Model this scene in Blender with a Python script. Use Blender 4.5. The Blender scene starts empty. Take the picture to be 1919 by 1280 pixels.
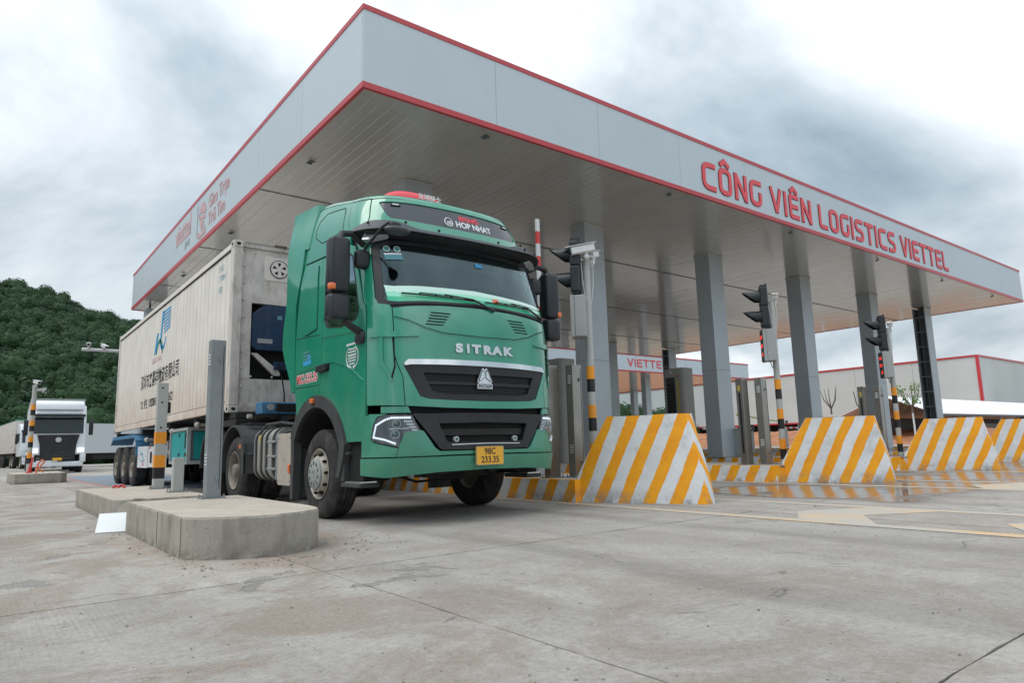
import bpy, bmesh, math, random
from mathutils import Vector, Matrix, noise
R = math.radians
random.seed(7)
S = bpy.context.scene
C = S.collection

# ------------------------------------------------------------------ camera
cam = bpy.data.cameras.new('camera'); cam_o = bpy.data.objects.new('camera', cam); C.objects.link(cam_o)
F_PX = 1272.68
cam.sensor_width = 36.0; cam.lens = 36.0 * F_PX / 1919.0
cam.clip_start = 0.05; cam.clip_end = 3000
_yaw, _pit, _rol = 0.664793, 0.152193, -0.0268143
_f = Vector((math.sin(_yaw) * math.cos(_pit), math.cos(_yaw) * math.cos(_pit), math.sin(_pit)))
_r = Vector((math.cos(_yaw), -math.sin(_yaw), 0)); _u = _r.cross(_f)
_c, _s = math.cos(_rol), math.sin(_rol)
_r2 = _c * _r + _s * _u; _u2 = -_s * _r + _c * _u
cam_o.matrix_world = Matrix(((_r2.x, _u2.x, -_f.x, 0), (_r2.y, _u2.y, -_f.y, 0), (_r2.z, _u2.z, -_f.z, 0.80), (0, 0, 0, 1)))
S.camera = cam_o

# ------------------------------------------------------------------ world: overcast sky with soft cloud banks
SUN_EL, SUN_AZ = R(60), R(287)      # azimuth clockwise from +Y: high up on the left
world = bpy.data.worlds.new("World"); S.world = world; world.use_nodes = True
nt = world.node_tree; nt.nodes.clear(); N = nt.nodes.new; Lk = nt.links.new
out = N('ShaderNodeOutputWorld'); bg = N('ShaderNodeBackground'); Lk(bg.outputs[0], out.inputs[0])
sky = N('ShaderNodeTexSky'); sky.sky_type = 'NISHITA'; sky.sun_disc = False
sky.sun_elevation = SUN_EL; sky.sun_rotation = SUN_AZ; sky.air_density = 1.6; sky.dust_density = 3.0
skyS = N('ShaderNodeVectorMath'); skyS.operation = 'SCALE'; skyS.inputs['Scale'].default_value = 0.075
Lk(sky.outputs[0], skyS.inputs[0])
tc = N('ShaderNodeTexCoord'); sx = N('ShaderNodeSeparateXYZ'); Lk(tc.outputs['Generated'], sx.inputs[0])
# project direction on a cloud layer: xy / (z + .22)
CLOUD_Z = 9.4
az = N('ShaderNodeMath'); az.operation = 'MAXIMUM'; Lk(sx.outputs[2], az.inputs[0]); az.inputs[1].default_value = 0.0
ad = N('ShaderNodeMath'); ad.operation = 'ADD'; Lk(az.outputs[0], ad.inputs[0]); ad.inputs[1].default_value = 0.42
dx_ = N('ShaderNodeMath'); dx_.operation = 'DIVIDE'; Lk(sx.outputs[0], dx_.inputs[0]); Lk(ad.outputs[0], dx_.inputs[1])
dy_ = N('ShaderNodeMath'); dy_.operation = 'DIVIDE'; Lk(sx.outputs[1], dy_.inputs[0]); Lk(ad.outputs[0], dy_.inputs[1])
cb = N('ShaderNodeCombineXYZ'); Lk(dx_.outputs[0], cb.inputs[0]); Lk(dy_.outputs[0], cb.inputs[1]); cb.inputs[2].default_value = CLOUD_Z
n1 = N('ShaderNodeTexNoise'); n1.inputs['Scale'].default_value = 1.35; n1.inputs['Detail'].default_value = 7; n1.inputs['Roughness'].default_value = 0.55
n1.inputs['Distortion'].default_value = 0.35
Lk(cb.outputs[0], n1.inputs['Vector'])
r1 = N('ShaderNodeValToRGB'); Lk(n1.outputs[0], r1.inputs[0])
e = r1.color_ramp.elements; e[0].position = 0.34; e[0].color = (0.205, 0.275, 0.330, 1); e[1].position = 0.63; e[1].color = (0.72, 0.755, 0.79, 1)
m_ = e.new(0.47); m_.color = (0.395, 0.462, 0.515, 1)
n2 = N('ShaderNodeTexNoise'); n2.inputs['Scale'].default_value = 0.55; n2.inputs['Detail'].default_value = 2; Lk(cb.outputs[0], n2.inputs['Vector'])
r2_ = N('ShaderNodeMapRange'); Lk(n2.outputs[0], r2_.inputs[0]); r2_.inputs[1].default_value = 0.35; r2_.inputs[2].default_value = 0.68; r2_.inputs[3].default_value = 0.86; r2_.inputs[4].default_value = 1.12
# overcast skies brighten towards the zenith
zr = N('ShaderNodeMapRange'); Lk(sx.outputs[2], zr.inputs[0]); zr.inputs[1].default_value = 0.0; zr.inputs[2].default_value = 1.0; zr.inputs[3].default_value = 0.97; zr.inputs[4].default_value = 1.75
mm = N('ShaderNodeMath'); mm.operation = 'MULTIPLY'; Lk(r2_.outputs[0], mm.inputs[0]); Lk(zr.outputs[0], mm.inputs[1])
cs = N('ShaderNodeVectorMath'); cs.operation = 'SCALE'; Lk(r1.outputs[0], cs.inputs[0]); Lk(mm.outputs[0], cs.inputs['Scale'])
mx = N('ShaderNodeMix'); mx.data_type = 'RGBA'; mx.inputs[0].default_value = 0.93
Lk(skyS.outputs[0], mx.inputs[6]); Lk(cs.outputs[0], mx.inputs[7])
Lk(mx.outputs[2], bg.inputs[0]); bg.inputs[1].default_value = 1.0

sun = bpy.data.lights.new('sun', 'SUN'); sun.energy = 1.25; sun.angle = R(50); sun.color = (1.0, 0.965, 0.91)
sun_o = bpy.data.objects.new('sun', sun); C.objects.link(sun_o)
sd = Vector((math.sin(SUN_AZ) * math.cos(SUN_EL), math.cos(SUN_AZ) * math.cos(SUN_EL), math.sin(SUN_EL)))
sun_o.rotation_euler = sd.to_track_quat('Z', 'Y').to_euler()
S.view_settings.view_transform = 'Standard'; S.view_settings.look = 'None'
S.view_settings.exposure = 0.48; S.view_settings.gamma = 1.0; S.view_settings.use_curve_mapping = False
S.cycles.max_bounces = 7; S.cycles.transparent_max_bounces = 12

# ------------------------------------------------------------------ materials
M = {}
def base(name, col, rough=0.6, metal=0.0, spec=0.5, coat=0.0, coat_r=0.1):
    m = bpy.data.materials.new(name); m.use_nodes = True
    b = m.node_tree.nodes['Principled BSDF']
    b.inputs['Base Color'].default_value = (*col, 1); b.inputs['Roughness'].default_value = rough
    b.inputs['Metallic'].default_value = metal; b.inputs['Specular IOR Level'].default_value = spec
    b.inputs['Coat Weight'].default_value = coat; b.inputs['Coat Roughness'].default_value = coat_r
    M[name] = m
    return m, m.node_tree, b
def nodes(t):
    return t.nodes.new, t.links.new
def world_pos(t):
    g = t.nodes.new('ShaderNodeNewGeometry'); return g.outputs['Position']
def obj_pos(t):
    g = t.nodes.new('ShaderNodeTexCoord'); return g.outputs['Object']
def nz(t, vec, scale, detail=4, rough=0.5, dist=0.0, stretch=None):
    n, l = nodes(t)
    if stretch:
        mp = n('ShaderNodeMapping'); mp.inputs['Scale'].default_value = stretch; l(vec, mp.inputs[0]); vec = mp.outputs[0]
    a = n('ShaderNodeTexNoise'); a.inputs['Scale'].default_value = scale; a.inputs['Detail'].default_value = detail
    a.inputs['Roughness'].default_value = rough; a.inputs['Distortion'].default_value = dist; l(vec, a.inputs['Vector'])
    return a.outputs[0]
def rng(t, v, a, b, c=0.0, d=1.0, smooth=False):
    n, l = nodes(t); m = n('ShaderNodeMapRange')
    if smooth: m.interpolation_type = 'SMOOTHSTEP'
    l(v, m.inputs[0]); m.inputs[1].default_value = a; m.inputs[2].default_value = b; m.inputs[3].default_value = c; m.inputs[4].default_value = d
    return m.outputs[0]
def mth(t, op, a, b=None, c=None):
    n, l = nodes(t); m = n('ShaderNodeMath'); m.operation = op
    for i, v in enumerate((a, b, c)):
        if v is None: continue
        if isinstance(v, (int, float)): m.inputs[i].default_value = v
        else: l(v, m.inputs[i])
    return m.outputs[0]
def mixc(t, fac, a, b, mode='MIX'):
    n, l = nodes(t); m = n('ShaderNodeMix'); m.data_type = 'RGBA'; m.blend_type = mode
    if isinstance(fac, (int, float)): m.inputs[0].default_value = fac
    else: l(fac, m.inputs[0])
    for i, v in ((6, a), (7, b)):
        if isinstance(v, tuple): m.inputs[i].default_value = (*v, 1)
        else: l(v, m.inputs[i])
    return m.outputs[2]
def bump(t, b, h, strength=0.3, dist=0.01):
    n, l = nodes(t); q = n('ShaderNodeBump'); q.inputs['Strength'].default_value = strength; q.inputs['Distance'].default_value = dist
    l(h, q.inputs['Height']); l(q.outputs[0], b.inputs['Normal'])
def worn(name, col, rough=0.5, metal=0.0, spec=0.5, var=0.12, sc=3.0, dirt=(0.30, 0.24, 0.18), dirt_amt=0.25, coat=0.0, coat_r=0.1, bmp=0.0, low=None):
    """painted or metal surface with tone variation and a dust layer; low=(z0,z1): dust thrown up from the road"""
    m, t, b = base(name, col, rough, metal, spec, coat, coat_r)
    p = world_pos(t)
    a = nz(t, p, sc, 5, 0.6); c1 = tuple(x * (1 - var) for x in col); c2 = tuple(min(1, x * (1 + var)) for x in col)
    cc = mixc(t, rng(t, a, 0.3, 0.7), c1, c2)
    d = nz(t, p, sc * 2.3, 6, 0.7, stretch=(1, 1, 0.35))
    f = rng(t, d, 0.48, 0.78, 0, dirt_amt)
    if low:
        s = t.nodes.new('ShaderNodeSeparateXYZ'); t.links.new(p, s.inputs[0])
        k = rng(t, s.outputs[2], low[0], low[1], low[2] if len(low) > 2 else 0.6, 0.0)
        k = mth(t, 'MULTIPLY', k, rng(t, nz(t, p, 2.2, 5, 0.6), 0.25, 0.65, 0.35, 1.1))
        f = mth(t, 'MINIMUM', mth(t, 'ADD', f, k), 0.95)
    cc = mixc(t, f, cc, dirt)
    t.links.new(cc, b.inputs['Base Color'])
    t.links.new(rng(t, f, 0, 0.8, rough, min(1, rough + 0.4)), b.inputs['Roughness'])
    if coat: t.links.new(rng(t, f, 0, 0.5, coat, 0.0), b.inputs['Coat Weight'])
    if bmp: bump(t, b, nz(t, p, 60, 3, 0.6), bmp, 0.004)
    return m
# concrete paving ---------------------------------------------------------------------------------
def wv_pos(t, p):
    a = t.nodes.new('ShaderNodeTexNoise'); a.inputs['Scale'].default_value = 9; a.inputs['Detail'].default_value = 3; t.links.new(p, a.inputs['Vector'])
    s = t.nodes.new('ShaderNodeVectorMath'); s.operation = 'SCALE'; s.inputs['Scale'].default_value = .12; t.links.new(a.outputs['Color'], s.inputs[0])
    d = t.nodes.new('ShaderNodeVectorMath'); d.operation = 'ADD'; t.links.new(p, d.inputs[0]); t.links.new(s.outputs[0], d.inputs[1]); return d.outputs[0]
def concrete_road():
    m, t, b = base('concrete_road', (0.36, 0.35, 0.33), 0.85, spec=0.35)
    n, l = nodes(t); p = world_pos(t)
    s = n('ShaderNodeSeparateXYZ'); l(p, s.inputs[0])
    big = nz(t, p, 0.42, 6, 0.62, 0.6)
    mid = nz(t, p, 1.9, 7, 0.68, 0.4)
    fine = nz(t, p, 26, 6, 0.75)
    lanes = nz(t, p, 1.0, 5, 0.6, 0.3, stretch=(1.5, 0.16, 1))
    c = mixc(t, rng(t, mid, 0.34, 0.66), (0.335, 0.300, 0.262), (0.50, 0.472, 0.435))
    c = mixc(t, rng(t, big, 0.35, 0.62), c, (0.44, 0.42, 0.395))
    c = mixc(t, mth(t, 'MULTIPLY', rng(t, lanes, 0.46, 0.68), 0.55), c, (0.25, 0.225, 0.205))
    # red-brown dust that trucks carry in, thickest by the unfinished islands on the left
    left = rng(t, s.outputs[0], 4.5, 0.6, 0.28, 0.75)
    blot = rng(t, nz(t, p, 0.95, 8, 0.72, 0.9), 0.44, 0.60, smooth=True)
    c = mixc(t, mth(t, 'MULTIPLY', blot, left), c, (0.27, 0.205, 0.158))
    blot2 = rng(t, nz(t, p, 3.1, 8, 0.7, 0.5), 0.53, 0.66, 0, 0.35)
    c = mixc(t, blot2, c, (0.31, 0.27, 0.235))
    # scaled-off laitance patches: darker, sharp-edged
    sc = rng(t, nz(t, p, 0.75, 9, 0.66, 1.6), 0.615, 0.632)
    c = mixc(t, mth(t, 'MULTIPLY', sc, rng(t, s.outputs[0], 5.0, 2.5, 0.15, 0.75)), c, (0.245, 0.235, 0.225))
    # grain and pits
    c = mixc(t, rng(t, fine, 0.36, 0.60, 0.36, 0.0), c, (0.15, 0.135, 0.12))
    micro = nz(t, p, 95, 3, 0.6)
    c = mixc(t, rng(t, micro, 0.50, 0.68, 0.0, 0.28), c, (0.55, 0.53, 0.50))
    pit = n('ShaderNodeTexVoronoi'); pit.inputs['Scale'].default_value = 14; l(p, pit.inputs['Vector'])
    sel = rng(t, nz(t, p, 5.0, 3), 0.5, 0.6)
    pm = mth(t, 'MULTIPLY', rng(t, pit.outputs['Distance'], 0.035, 0.10, 1, 0), sel)
    c = mixc(t, mth(t, 'MULTIPLY', pm, 0.8), c, (0.07, 0.065, 0.06))
    # hairline cracks
    wv = n('ShaderNodeVectorMath'); wv.operation = 'ADD'
    nn = n('ShaderNodeTexNoise'); nn.inputs['Scale'].default_value = 2.2; nn.inputs['Detail'].default_value = 5; l(p, nn.inputs['Vector'])
    ws = n('ShaderNodeVectorMath'); ws.operation = 'SCALE'; ws.inputs['Scale'].default_value = 0.55; l(nn.outputs['Color'], ws.inputs[0])
    l(p, wv.inputs[0]); l(ws.outputs[0], wv.inputs[1])
    ck = n('ShaderNodeTexVoronoi'); ck.feature = 'DISTANCE_TO_EDGE'; ck.inputs['Scale'].default_value = 0.36; l(wv.outputs[0], ck.inputs['Vector'])
    cm = mth(t, 'MULTIPLY', rng(t, ck.outputs['Distance'], 0.0009, 0.003, 1, 0), rng(t, nz(t, p, 0.6, 2), 0.56, 0.64))
    c = mixc(t, mth(t, 'MULTIPLY', cm, 0.85), c, (0.10, 0.095, 0.09))
    # rubber left by tyres along the wheel paths, and oil drips between them
    for xt, wd, am in ((3.42, .26, .38), (5.45, .26, .34), (8.95, .3, .30), (10.9, .3, .30), (0.1, .35, .22)):
        dd = mth(t, 'ABSOLUTE', mth(t, 'SUBTRACT', mth(t, 'ADD', s.outputs[0], rng(t, nz(t, p, .35, 2), .3, .7, -.16, .16)), xt))
        tk = mth(t, 'MULTIPLY', rng(t, dd, wd, .06, 0, am, True), rng(t, nz(t, p, 2.4, 6, .7, stretch=(1.6, .25, 1)), .35, .62, .25, 1.0))
        c = mixc(t, tk, c, (0.175, 0.16, 0.147))
    oil = n('ShaderNodeTexVoronoi'); oil.inputs['Scale'].default_value = 1.7; oil.inputs['Randomness'].default_value = 1; l(wv_pos(t, p), oil.inputs['Vector'])
    om = mth(t, 'MULTIPLY', rng(t, oil.outputs['Distance'], .03, .085, 1, 0, True), rng(t, nz(t, p, .9, 2), .56, .60))
    c = mixc(t, mth(t, 'MULTIPLY', om, .6), c, (0.09, 0.082, 0.075))
    # brown silt washed against the foot of the near island
    cx_ = n('ShaderNodeVectorMath'); cx_.operation = 'SUBTRACT'; l(p, cx_.inputs[0]); cx_.inputs[1].default_value = (1.86, 6.9, 0)
    sc2 = n('ShaderNodeVectorMath'); sc2.operation = 'MULTIPLY'; l(cx_.outputs[0], sc2.inputs[0]); sc2.inputs[1].default_value = (1.0, .42, 1)
    ln_ = n('ShaderNodeVectorMath'); ln_.operation = 'LENGTH'; l(sc2.outputs[0], ln_.inputs[0])
    silt = mth(t, 'MULTIPLY', rng(t, ln_.outputs['Value'], 1.15, .60, 0, 1, True), rng(t, nz(t, p, 4.5, 7, .7), .36, .60))
    c = mixc(t, mth(t, 'MULTIPLY', silt, .6), c, (0.30, 0.215, 0.155))
    # standing water in the lane beyond the first island
    wreg = mth(t, 'MULTIPLY', rng(t, s.outputs[0], 8.2, 9.0), mth(t, 'MULTIPLY', rng(t, s.outputs[1], 2.9, 3.8), rng(t, s.outputs[1], 8.8, 6.5)))
    wn = nz(t, p, 0.8, 5, 0.55, 0.3, stretch=(0.7, 1.3, 1))
    wet = rng(t, mth(t, 'MULTIPLY', wreg, wn), 0.32, 0.40, smooth=True)
    damp = rng(t, mth(t, 'MULTIPLY', wreg, wn), 0.15, 0.42)
    pool = rng(t, mth(t, 'MULTIPLY', wreg, wn), 0.425, 0.45, smooth=True)
    c = mixc(t, mth(t, 'MULTIPLY', damp, 0.55), c, (0.15, 0.145, 0.14))
    c = mixc(t, mth(t, 'MULTIPLY', wet, 0.6), c, (0.10, 0.095, 0.09))
    oi = n('ShaderNodeObjectInfo')
    v = rng(t, oi.outputs['Random'], 0, 1, 0.93, 1.06)
    hs = n('ShaderNodeHueSaturation'); l(c, hs.inputs['Color']); l(v, hs.inputs['Value'])
    l(hs.outputs[0], b.inputs['Base Color'])
    rr = mth(t, 'SUBTRACT', 0.84, mth(t, 'MULTIPLY', damp, 0.34))
    rr = mth(t, 'SUBTRACT', rr, mth(t, 'MULTIPLY', wet, 0.32))
    rr = mth(t, 'SUBTRACT', rr, mth(t, 'MULTIPLY', pool, 0.14))
    l(rr, b.inputs['Roughness'])
    l(mth(t, 'ADD', 0.35, mth(t, 'MULTIPLY', wet, 0.3)), b.inputs['Specular IOR Level'])
    # relief: tined finish, grain, scaling
    w = n('ShaderNodeTexWave'); w.wave_type = 'BANDS'; w.bands_direction = 'X'; w.inputs['Scale'].default_value = 11.5
    w.inputs['Distortion'].default_value = 5.0; w.inputs['Detail'].default_value = 4; w.inputs['Detail Scale'].default_value = 1.6; w.inputs['Detail Roughness'].default_value = 0.7
    mp = n('ShaderNodeMapping'); mp.inputs['Scale'].default_value = (1, 0.06, 1); l(p, mp.inputs[0]); l(mp.outputs[0], w.inputs['Vector'])
    tin = mth(t, 'MULTIPLY', w.outputs[1], rng(t, nz(t, p, 0.7, 4), 0.42, 0.62, 0.0, 0.8))
    h = mth(t, 'ADD', mth(t, 'MULTIPLY', tin, 0.20), mth(t, 'MULTIPLY', fine, 0.9))
    h = mth(t, 'ADD', h, mth(t, 'MULTIPLY', mid, 1.2))
    h = mth(t, 'SUBTRACT', h, mth(t, 'MULTIPLY', pm, 0.8)); h = mth(t, 'SUBTRACT', h, mth(t, 'MULTIPLY', cm, 1.2)); h = mth(t, 'SUBTRACT', h, mth(t, 'MULTIPLY', sc, 0.5))
    h = mth(t, 'MULTIPLY', h, rng(t, pool, 0, 1, 1, 0.03))
    bump(t, b, h, 0.95, 0.016)
concrete_road()
def rough_concrete(name, c1, c2, stain=(0.16, 0.145, 0.12), z0=0.0):
    m, t, b = base(name, c1, 0.88, spec=0.3); n, l = nodes(t); p = world_pos(t)
    s = n('ShaderNodeSeparateXYZ'); l(p, s.inputs[0])
    c = mixc(t, rng(t, nz(t, p, 2.1, 7, 0.65, 0.4), 0.35, 0.65), c1, c2)
    dr = nz(t, p, 5.0, 6, 0.65, 0.3, stretch=(1, 1, 0.28))
    c = mixc(t, rng(t, dr, 0.50, 0.70, 0, 0.6), c, stain)
    foot = mth(t, 'MULTIPLY', rng(t, s.outputs[2], z0 + 0.11, z0, 0, 1), rng(t, nz(t, p, 7, 6, 0.7), 0.35, 0.6))
    c = mixc(t, mth(t, 'MULTIPLY', foot, 0.75), c, (0.13, 0.11, 0.09))
    fine = nz(t, p, 45, 5, 0.75)
    c = mixc(t, rng(t, fine, 0.3, 0.65, 0.35, 0), c, (0.16, 0.15, 0.135))
    v = n('ShaderNodeTexVoronoi'); v.inputs['Scale'].default_value = 26; l(p, v.inputs['Vector'])
    pm = mth(t, 'MULTIPLY', rng(t, v.outputs['Distance'], 0.06, 0.16, 1, 0), rng(t, nz(t, p, 6, 3), 0.52, 0.6))
    c = mixc(t, mth(t, 'MULTIPLY', pm, 0.75), c, (0.08, 0.075, 0.07))
    l(c, b.inputs['Base Color'])
    bump(t, b, mth(t, 'SUBTRACT', mth(t, 'ADD', fine, nz(t, p, 8, 4)), pm), 0.6, 0.008)
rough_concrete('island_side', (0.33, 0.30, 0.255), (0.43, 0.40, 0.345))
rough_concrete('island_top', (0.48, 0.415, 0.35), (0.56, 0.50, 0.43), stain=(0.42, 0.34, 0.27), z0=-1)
rough_concrete('plinth_concrete', (0.40, 0.40, 0.39), (0.5, 0.5, 0.49), z0=-1)
def kerb_paint():
    m, t, b = base('kerb_paint', (0.7, 0.7, 0.7), 0.6, spec=0.4); n, l = nodes(t); p = world_pos(t)
    uv = n('ShaderNodeUVMap'); uv.uv_map = 'paint'; s = n('ShaderNodeSeparateXYZ'); l(uv.outputs[0], s.inputs[0])
    z = n('ShaderNodeSeparateXYZ'); l(p, z.inputs[0])
    wob = mth(t, 'ADD', rng(t, nz(t, p, 9, 4, 0.7), 0.2, 0.8, -0.035, 0.035), rng(t, nz(t, p, 1.5, 2, 0.5), 0.2, 0.8, -0.05, 0.05))
    u = mth(t, 'FRACT', mth(t, 'ADD', mth(t, 'ADD', s.outputs[0], wob), 100.0))
    st = mth(t, 'MULTIPLY', rng(t, u, 0.0, 0.014), rng(t, u, 0.50, 0.486))
    white = mixc(t, rng(t, nz(t, p, 3.2, 6, 0.6), 0.35, 0.65), (0.70, 0.72, 0.74), (0.82, 0.835, 0.85))
    white = mixc(t, rng(t, nz(t, p, 2.6, 7, 0.7), 0.56, 0.66, 0, 0.5), white, (0.42, 0.43, 0.44))
    orange = mixc(t, rng(t, nz(t, p, 4, 5), 0.35, 0.65), (0.95, 0.35, 0.0), (1.0, 0.43, 0.0))
    c = mixc(t, st, white, orange)
    scuff = mth(t, 'MULTIPLY', rng(t, z.outputs[2], 0.22, 0.0, 0, 1), rng(t, nz(t, p, 3.5, 6, 0.7), 0.45, 0.62))
    c = mixc(t, mth(t, 'MULTIPLY', scuff, 0.8), c, (0.22, 0.21, 0.20))
    vv = n('ShaderNodeTexVoronoi'); vv.inputs['Scale'].default_value = 13; l(p, vv.inputs['Vector'])
    chip = mth(t, 'MULTIPLY', rng(t, vv.outputs['Distance'], 0.06, 0.13, 1, 0), rng(t, nz(t, p, 4, 3), 0.57, 0.60))
    c = mixc(t, mth(t, 'MULTIPLY', chip, 0.8), c, (0.2, 0.2, 0.2))
    c = mixc(t, rng(t, nz(t, p, 30, 4, 0.7), 0.3, 0.6, 0.12, 0), c, (0.35, 0.33, 0.30))
    l(c, b.inputs['Base Color'])
    bump(t, b, mth(t, 'ADD', nz(t, p, 14, 6, 0.7), mth(t, 'MULTIPLY', nz(t, p, 3, 3), 1.5)), 0.55, 0.012)
kerb_paint()
def yellow_marking():
    m, t, b = base('road_yellow', (0.7, 0.42, 0.16), 0.75, spec=0.35); n, l = nodes(t); p = world_pos(t)
    c = mixc(t, rng(t, nz(t, p, 2.5, 6, 0.7), 0.35, 0.65), (0.70, 0.41, 0.14), (0.60, 0.42, 0.24))
    c = mixc(t, rng(t, nz(t, p, 3, 8, 0.75, 0.4, stretch=(1.4, .4, 1)), 0.38, 0.54, 0.22, 1.0), c, (0.43, 0.41, 0.375))
    l(c, b.inputs['Base Color']); bump(t, b, nz(t, p, 26, 6, 0.75), 0.5, 0.01)
yellow_marking()
# painted and metal surfaces ---------------------------------------------------------------------
G_ = (0.008, 0.262, 0.155)
worn('truck_green', G_, 0.32, spec=0.5, var=0.10, sc=1.2, dirt=(0.13, 0.20, 0.15), dirt_amt=0.24, coat=1.0, coat_r=0.05, low=(0.45, 1.5, 0.50)); M['truck_green'].node_tree.nodes['Principled BSDF'].inputs['Coat IOR'].default_value = 1.7; _t = M['truck_green'].node_tree; bump(_t, _t.nodes['Principled BSDF'], nz(_t, world_pos(_t), 2.6, 3, 0.5), 0.10, 0.02)
worn('white_cab', (0.72, 0.75, 0.78), 0.4, var=0.05, dirt_amt=0.15, coat=0.3)
worn('black_plastic', (0.012, 0.013, 0.016), 0.45, var=0.3, dirt=(0.05, 0.05, 0.05), dirt_amt=0.35)
worn('mirror_black', (0.014, 0.017, 0.022), 0.38, var=0.15, dirt=(0.05, 0.055, 0.06), dirt_amt=0.25)
worn('visor_grey', (0.040, 0.046, 0.055), 0.42, var=0.15, dirt=(0.09, 0.095, 0.10), dirt_amt=0.4)
worn('dusty_plastic', (0.022, 0.025, 0.030), 0.55, var=0.3, dirt=(0.12, 0.115, 0.105), dirt_amt=0.5, low=(0.2, 1.6, 0.5))
worn('chassis_black', (0.012, 0.012, 0.012), 0.7, var=0.4, dirt=(0.06, 0.05, 0.042), dirt_amt=0.45)
base('seam_black', (0.004, 0.004, 0.004), 0.9)
base('interior_black', (0.008, 0.008, 0.009), 0.8)
worn('interior_mint', (0.42, 0.66, 0.55), 0.5, var=0.05, dirt_amt=0.05)
worn('tyre', (0.022, 0.021, 0.021), 0.82, var=0.3, sc=5, dirt=(0.13, 0.115, 0.10), dirt_amt=0.7)
worn('rim_cream', (0.42, 0.385, 0.32), 0.5, var=0.1, sc=6, dirt=(0.22, 0.19, 0.15), dirt_amt=0.6)
worn('hub_grey', (0.33, 0.355, 0.34), 0.5, var=0.1, sc=6, dirt=(0.2, 0.18, 0.15), dirt_amt=0.4)
base('strip_pale', (0.62, 0.86, 0.76), 0.25, coat=1.0, coat_r=0.02)
base('strip_mint', (0.30, 0.78, 0.56), 0.25, coat=1.0, coat_r=0.02)
base('strip_green', (0.04, 0.50, 0.27), 0.25, coat=1.0, coat_r=0.02)
base('form_line', (0.16, 0.15, 0.13), 0.9)
base('dark_hole', (0.006, 0.006, 0.006), 0.9)
base('chrome', (0.78, 0.79, 0.80), 0.10, 1.0)
base('badge_silver', (0.70, 0.72, 0.73), 0.28, 0.85)
base('lamp_orange', (0.75, 0.16, 0.03), 0.3, coat=0.5)
base('lamp_clear', (0.55, 0.58, 0.60), 0.15, 0.4, coat=1.0)
base('lamp_lens', (0.05, 0.10, 0.09), 0.06, 0.3, coat=1.0)
base('lamp_bezel', (0.03, 0.033, 0.036), 0.3, coat=0.6)
base('white_print', (0.72, 0.74, 0.75), 0.5)
base('red_print', (0.62, 0.05, 0.045), 0.5)
base('blue_print', (0.03, 0.30, 0.58), 0.5)
base('green_print', (0.03, 0.20, 0.16), 0.5)
base('black_print', (0.02, 0.02, 0.025), 0.6)
base('pale_red_print', (0.55, 0.36, 0.37), 0.6)
base('pale_green_print', (0.33, 0.42, 0.42), 0.6)
base('faint_blue_print', (0.10, 0.28, 0.33), 0.6)
base('plate_yellow', (0.80, 0.42, 0.035), 0.4)
def led(name, col, st):
    m, t, b = base(name, col, 0.3); b.inputs['Emission Color'].default_value = (*col, 1); b.inputs['Emission Strength'].default_value = st
led('led_white', (0.8, 0.85, 0.95), 0.55); led('led_red', (1.0, 0.05, 0.03), 0.9)
def glass(name, tint, mixf, ro=0.02):
    m, t, b = base(name, tint, ro, spec=0.8); n, l = nodes(t)
    tr = n('ShaderNodeBsdfTransparent'); tr.inputs[0].default_value = (*tint, 1)
    gl = n('ShaderNodeBsdfGlossy'); gl.inputs['Roughness'].default_value = ro; gl.inputs[0].default_value = (0.78, 0.92, 1, 1)
    lw = n('ShaderNodeLayerWeight'); lw.inputs[0].default_value = 0.5
    fr = mth(t, 'POWER', lw.outputs['Facing'], 4.0)
    mxs = n('ShaderNodeMixShader'); l(mth(t, 'ADD', mth(t, 'MULTIPLY', fr, 0.85), mixf), mxs.inputs[0]); l(tr.outputs[0], mxs.inputs[1]); l(gl.outputs[0], mxs.inputs[2])
    l(mxs.outputs[0], t.nodes['Material Output'].inputs[0])
glass('windscreen_glass', (0.80, 0.90, 0.88), 0.052); glass('side_glass', (0.10, 0.11, 0.12), 0.42)
base('mirror_glass', (0.5, 0.55, 0.6), 0.03, 1.0)
def container_white():
    m = worn('container_white', (0.74, 0.70, 0.645), 0.55, var=0.07, sc=1.5, dirt=(0.46, 0.33, 0.24), dirt_amt=0.16, low=(1.4, 3.1, 0.72))
    return m
container_white()
worn('container_dirty', (0.60, 0.57, 0.53), 0.6, var=0.14, sc=3, dirt=(0.18, 0.13, 0.10), dirt_amt=0.7, low=(1.4, 3.6, 0.3))
worn('reefer_blue', (0.006, 0.032, 0.085), 0.4, var=0.15, dirt=(0.10, 0.10, 0.10), dirt_amt=0.35)
worn('chassis_blue', (0.055, 0.19, 0.34), 0.5, var=0.15, dirt=(0.12, 0.13, 0.13), dirt_amt=0.6)
worn('teal_box', (0.012, 0.32, 0.32), 0.45, var=0.1, dirt=(0.10, 0.12, 0.11), dirt_amt=0.4)
worn('grey_frame', (0.22, 0.24, 0.25), 0.5, var=0.15, dirt_amt=0.3)
worn('tank_grey', (0.36, 0.355, 0.33), 0.42, var=0.1, dirt=(0.30, 0.26, 0.21), dirt_amt=0.55, metal=0.2)
worn('air_cleaner_beige', (0.44, 0.385, 0.33), 0.6, var=0.08, dirt=(0.30, 0.25, 0.2), dirt_amt=0.5)
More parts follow.
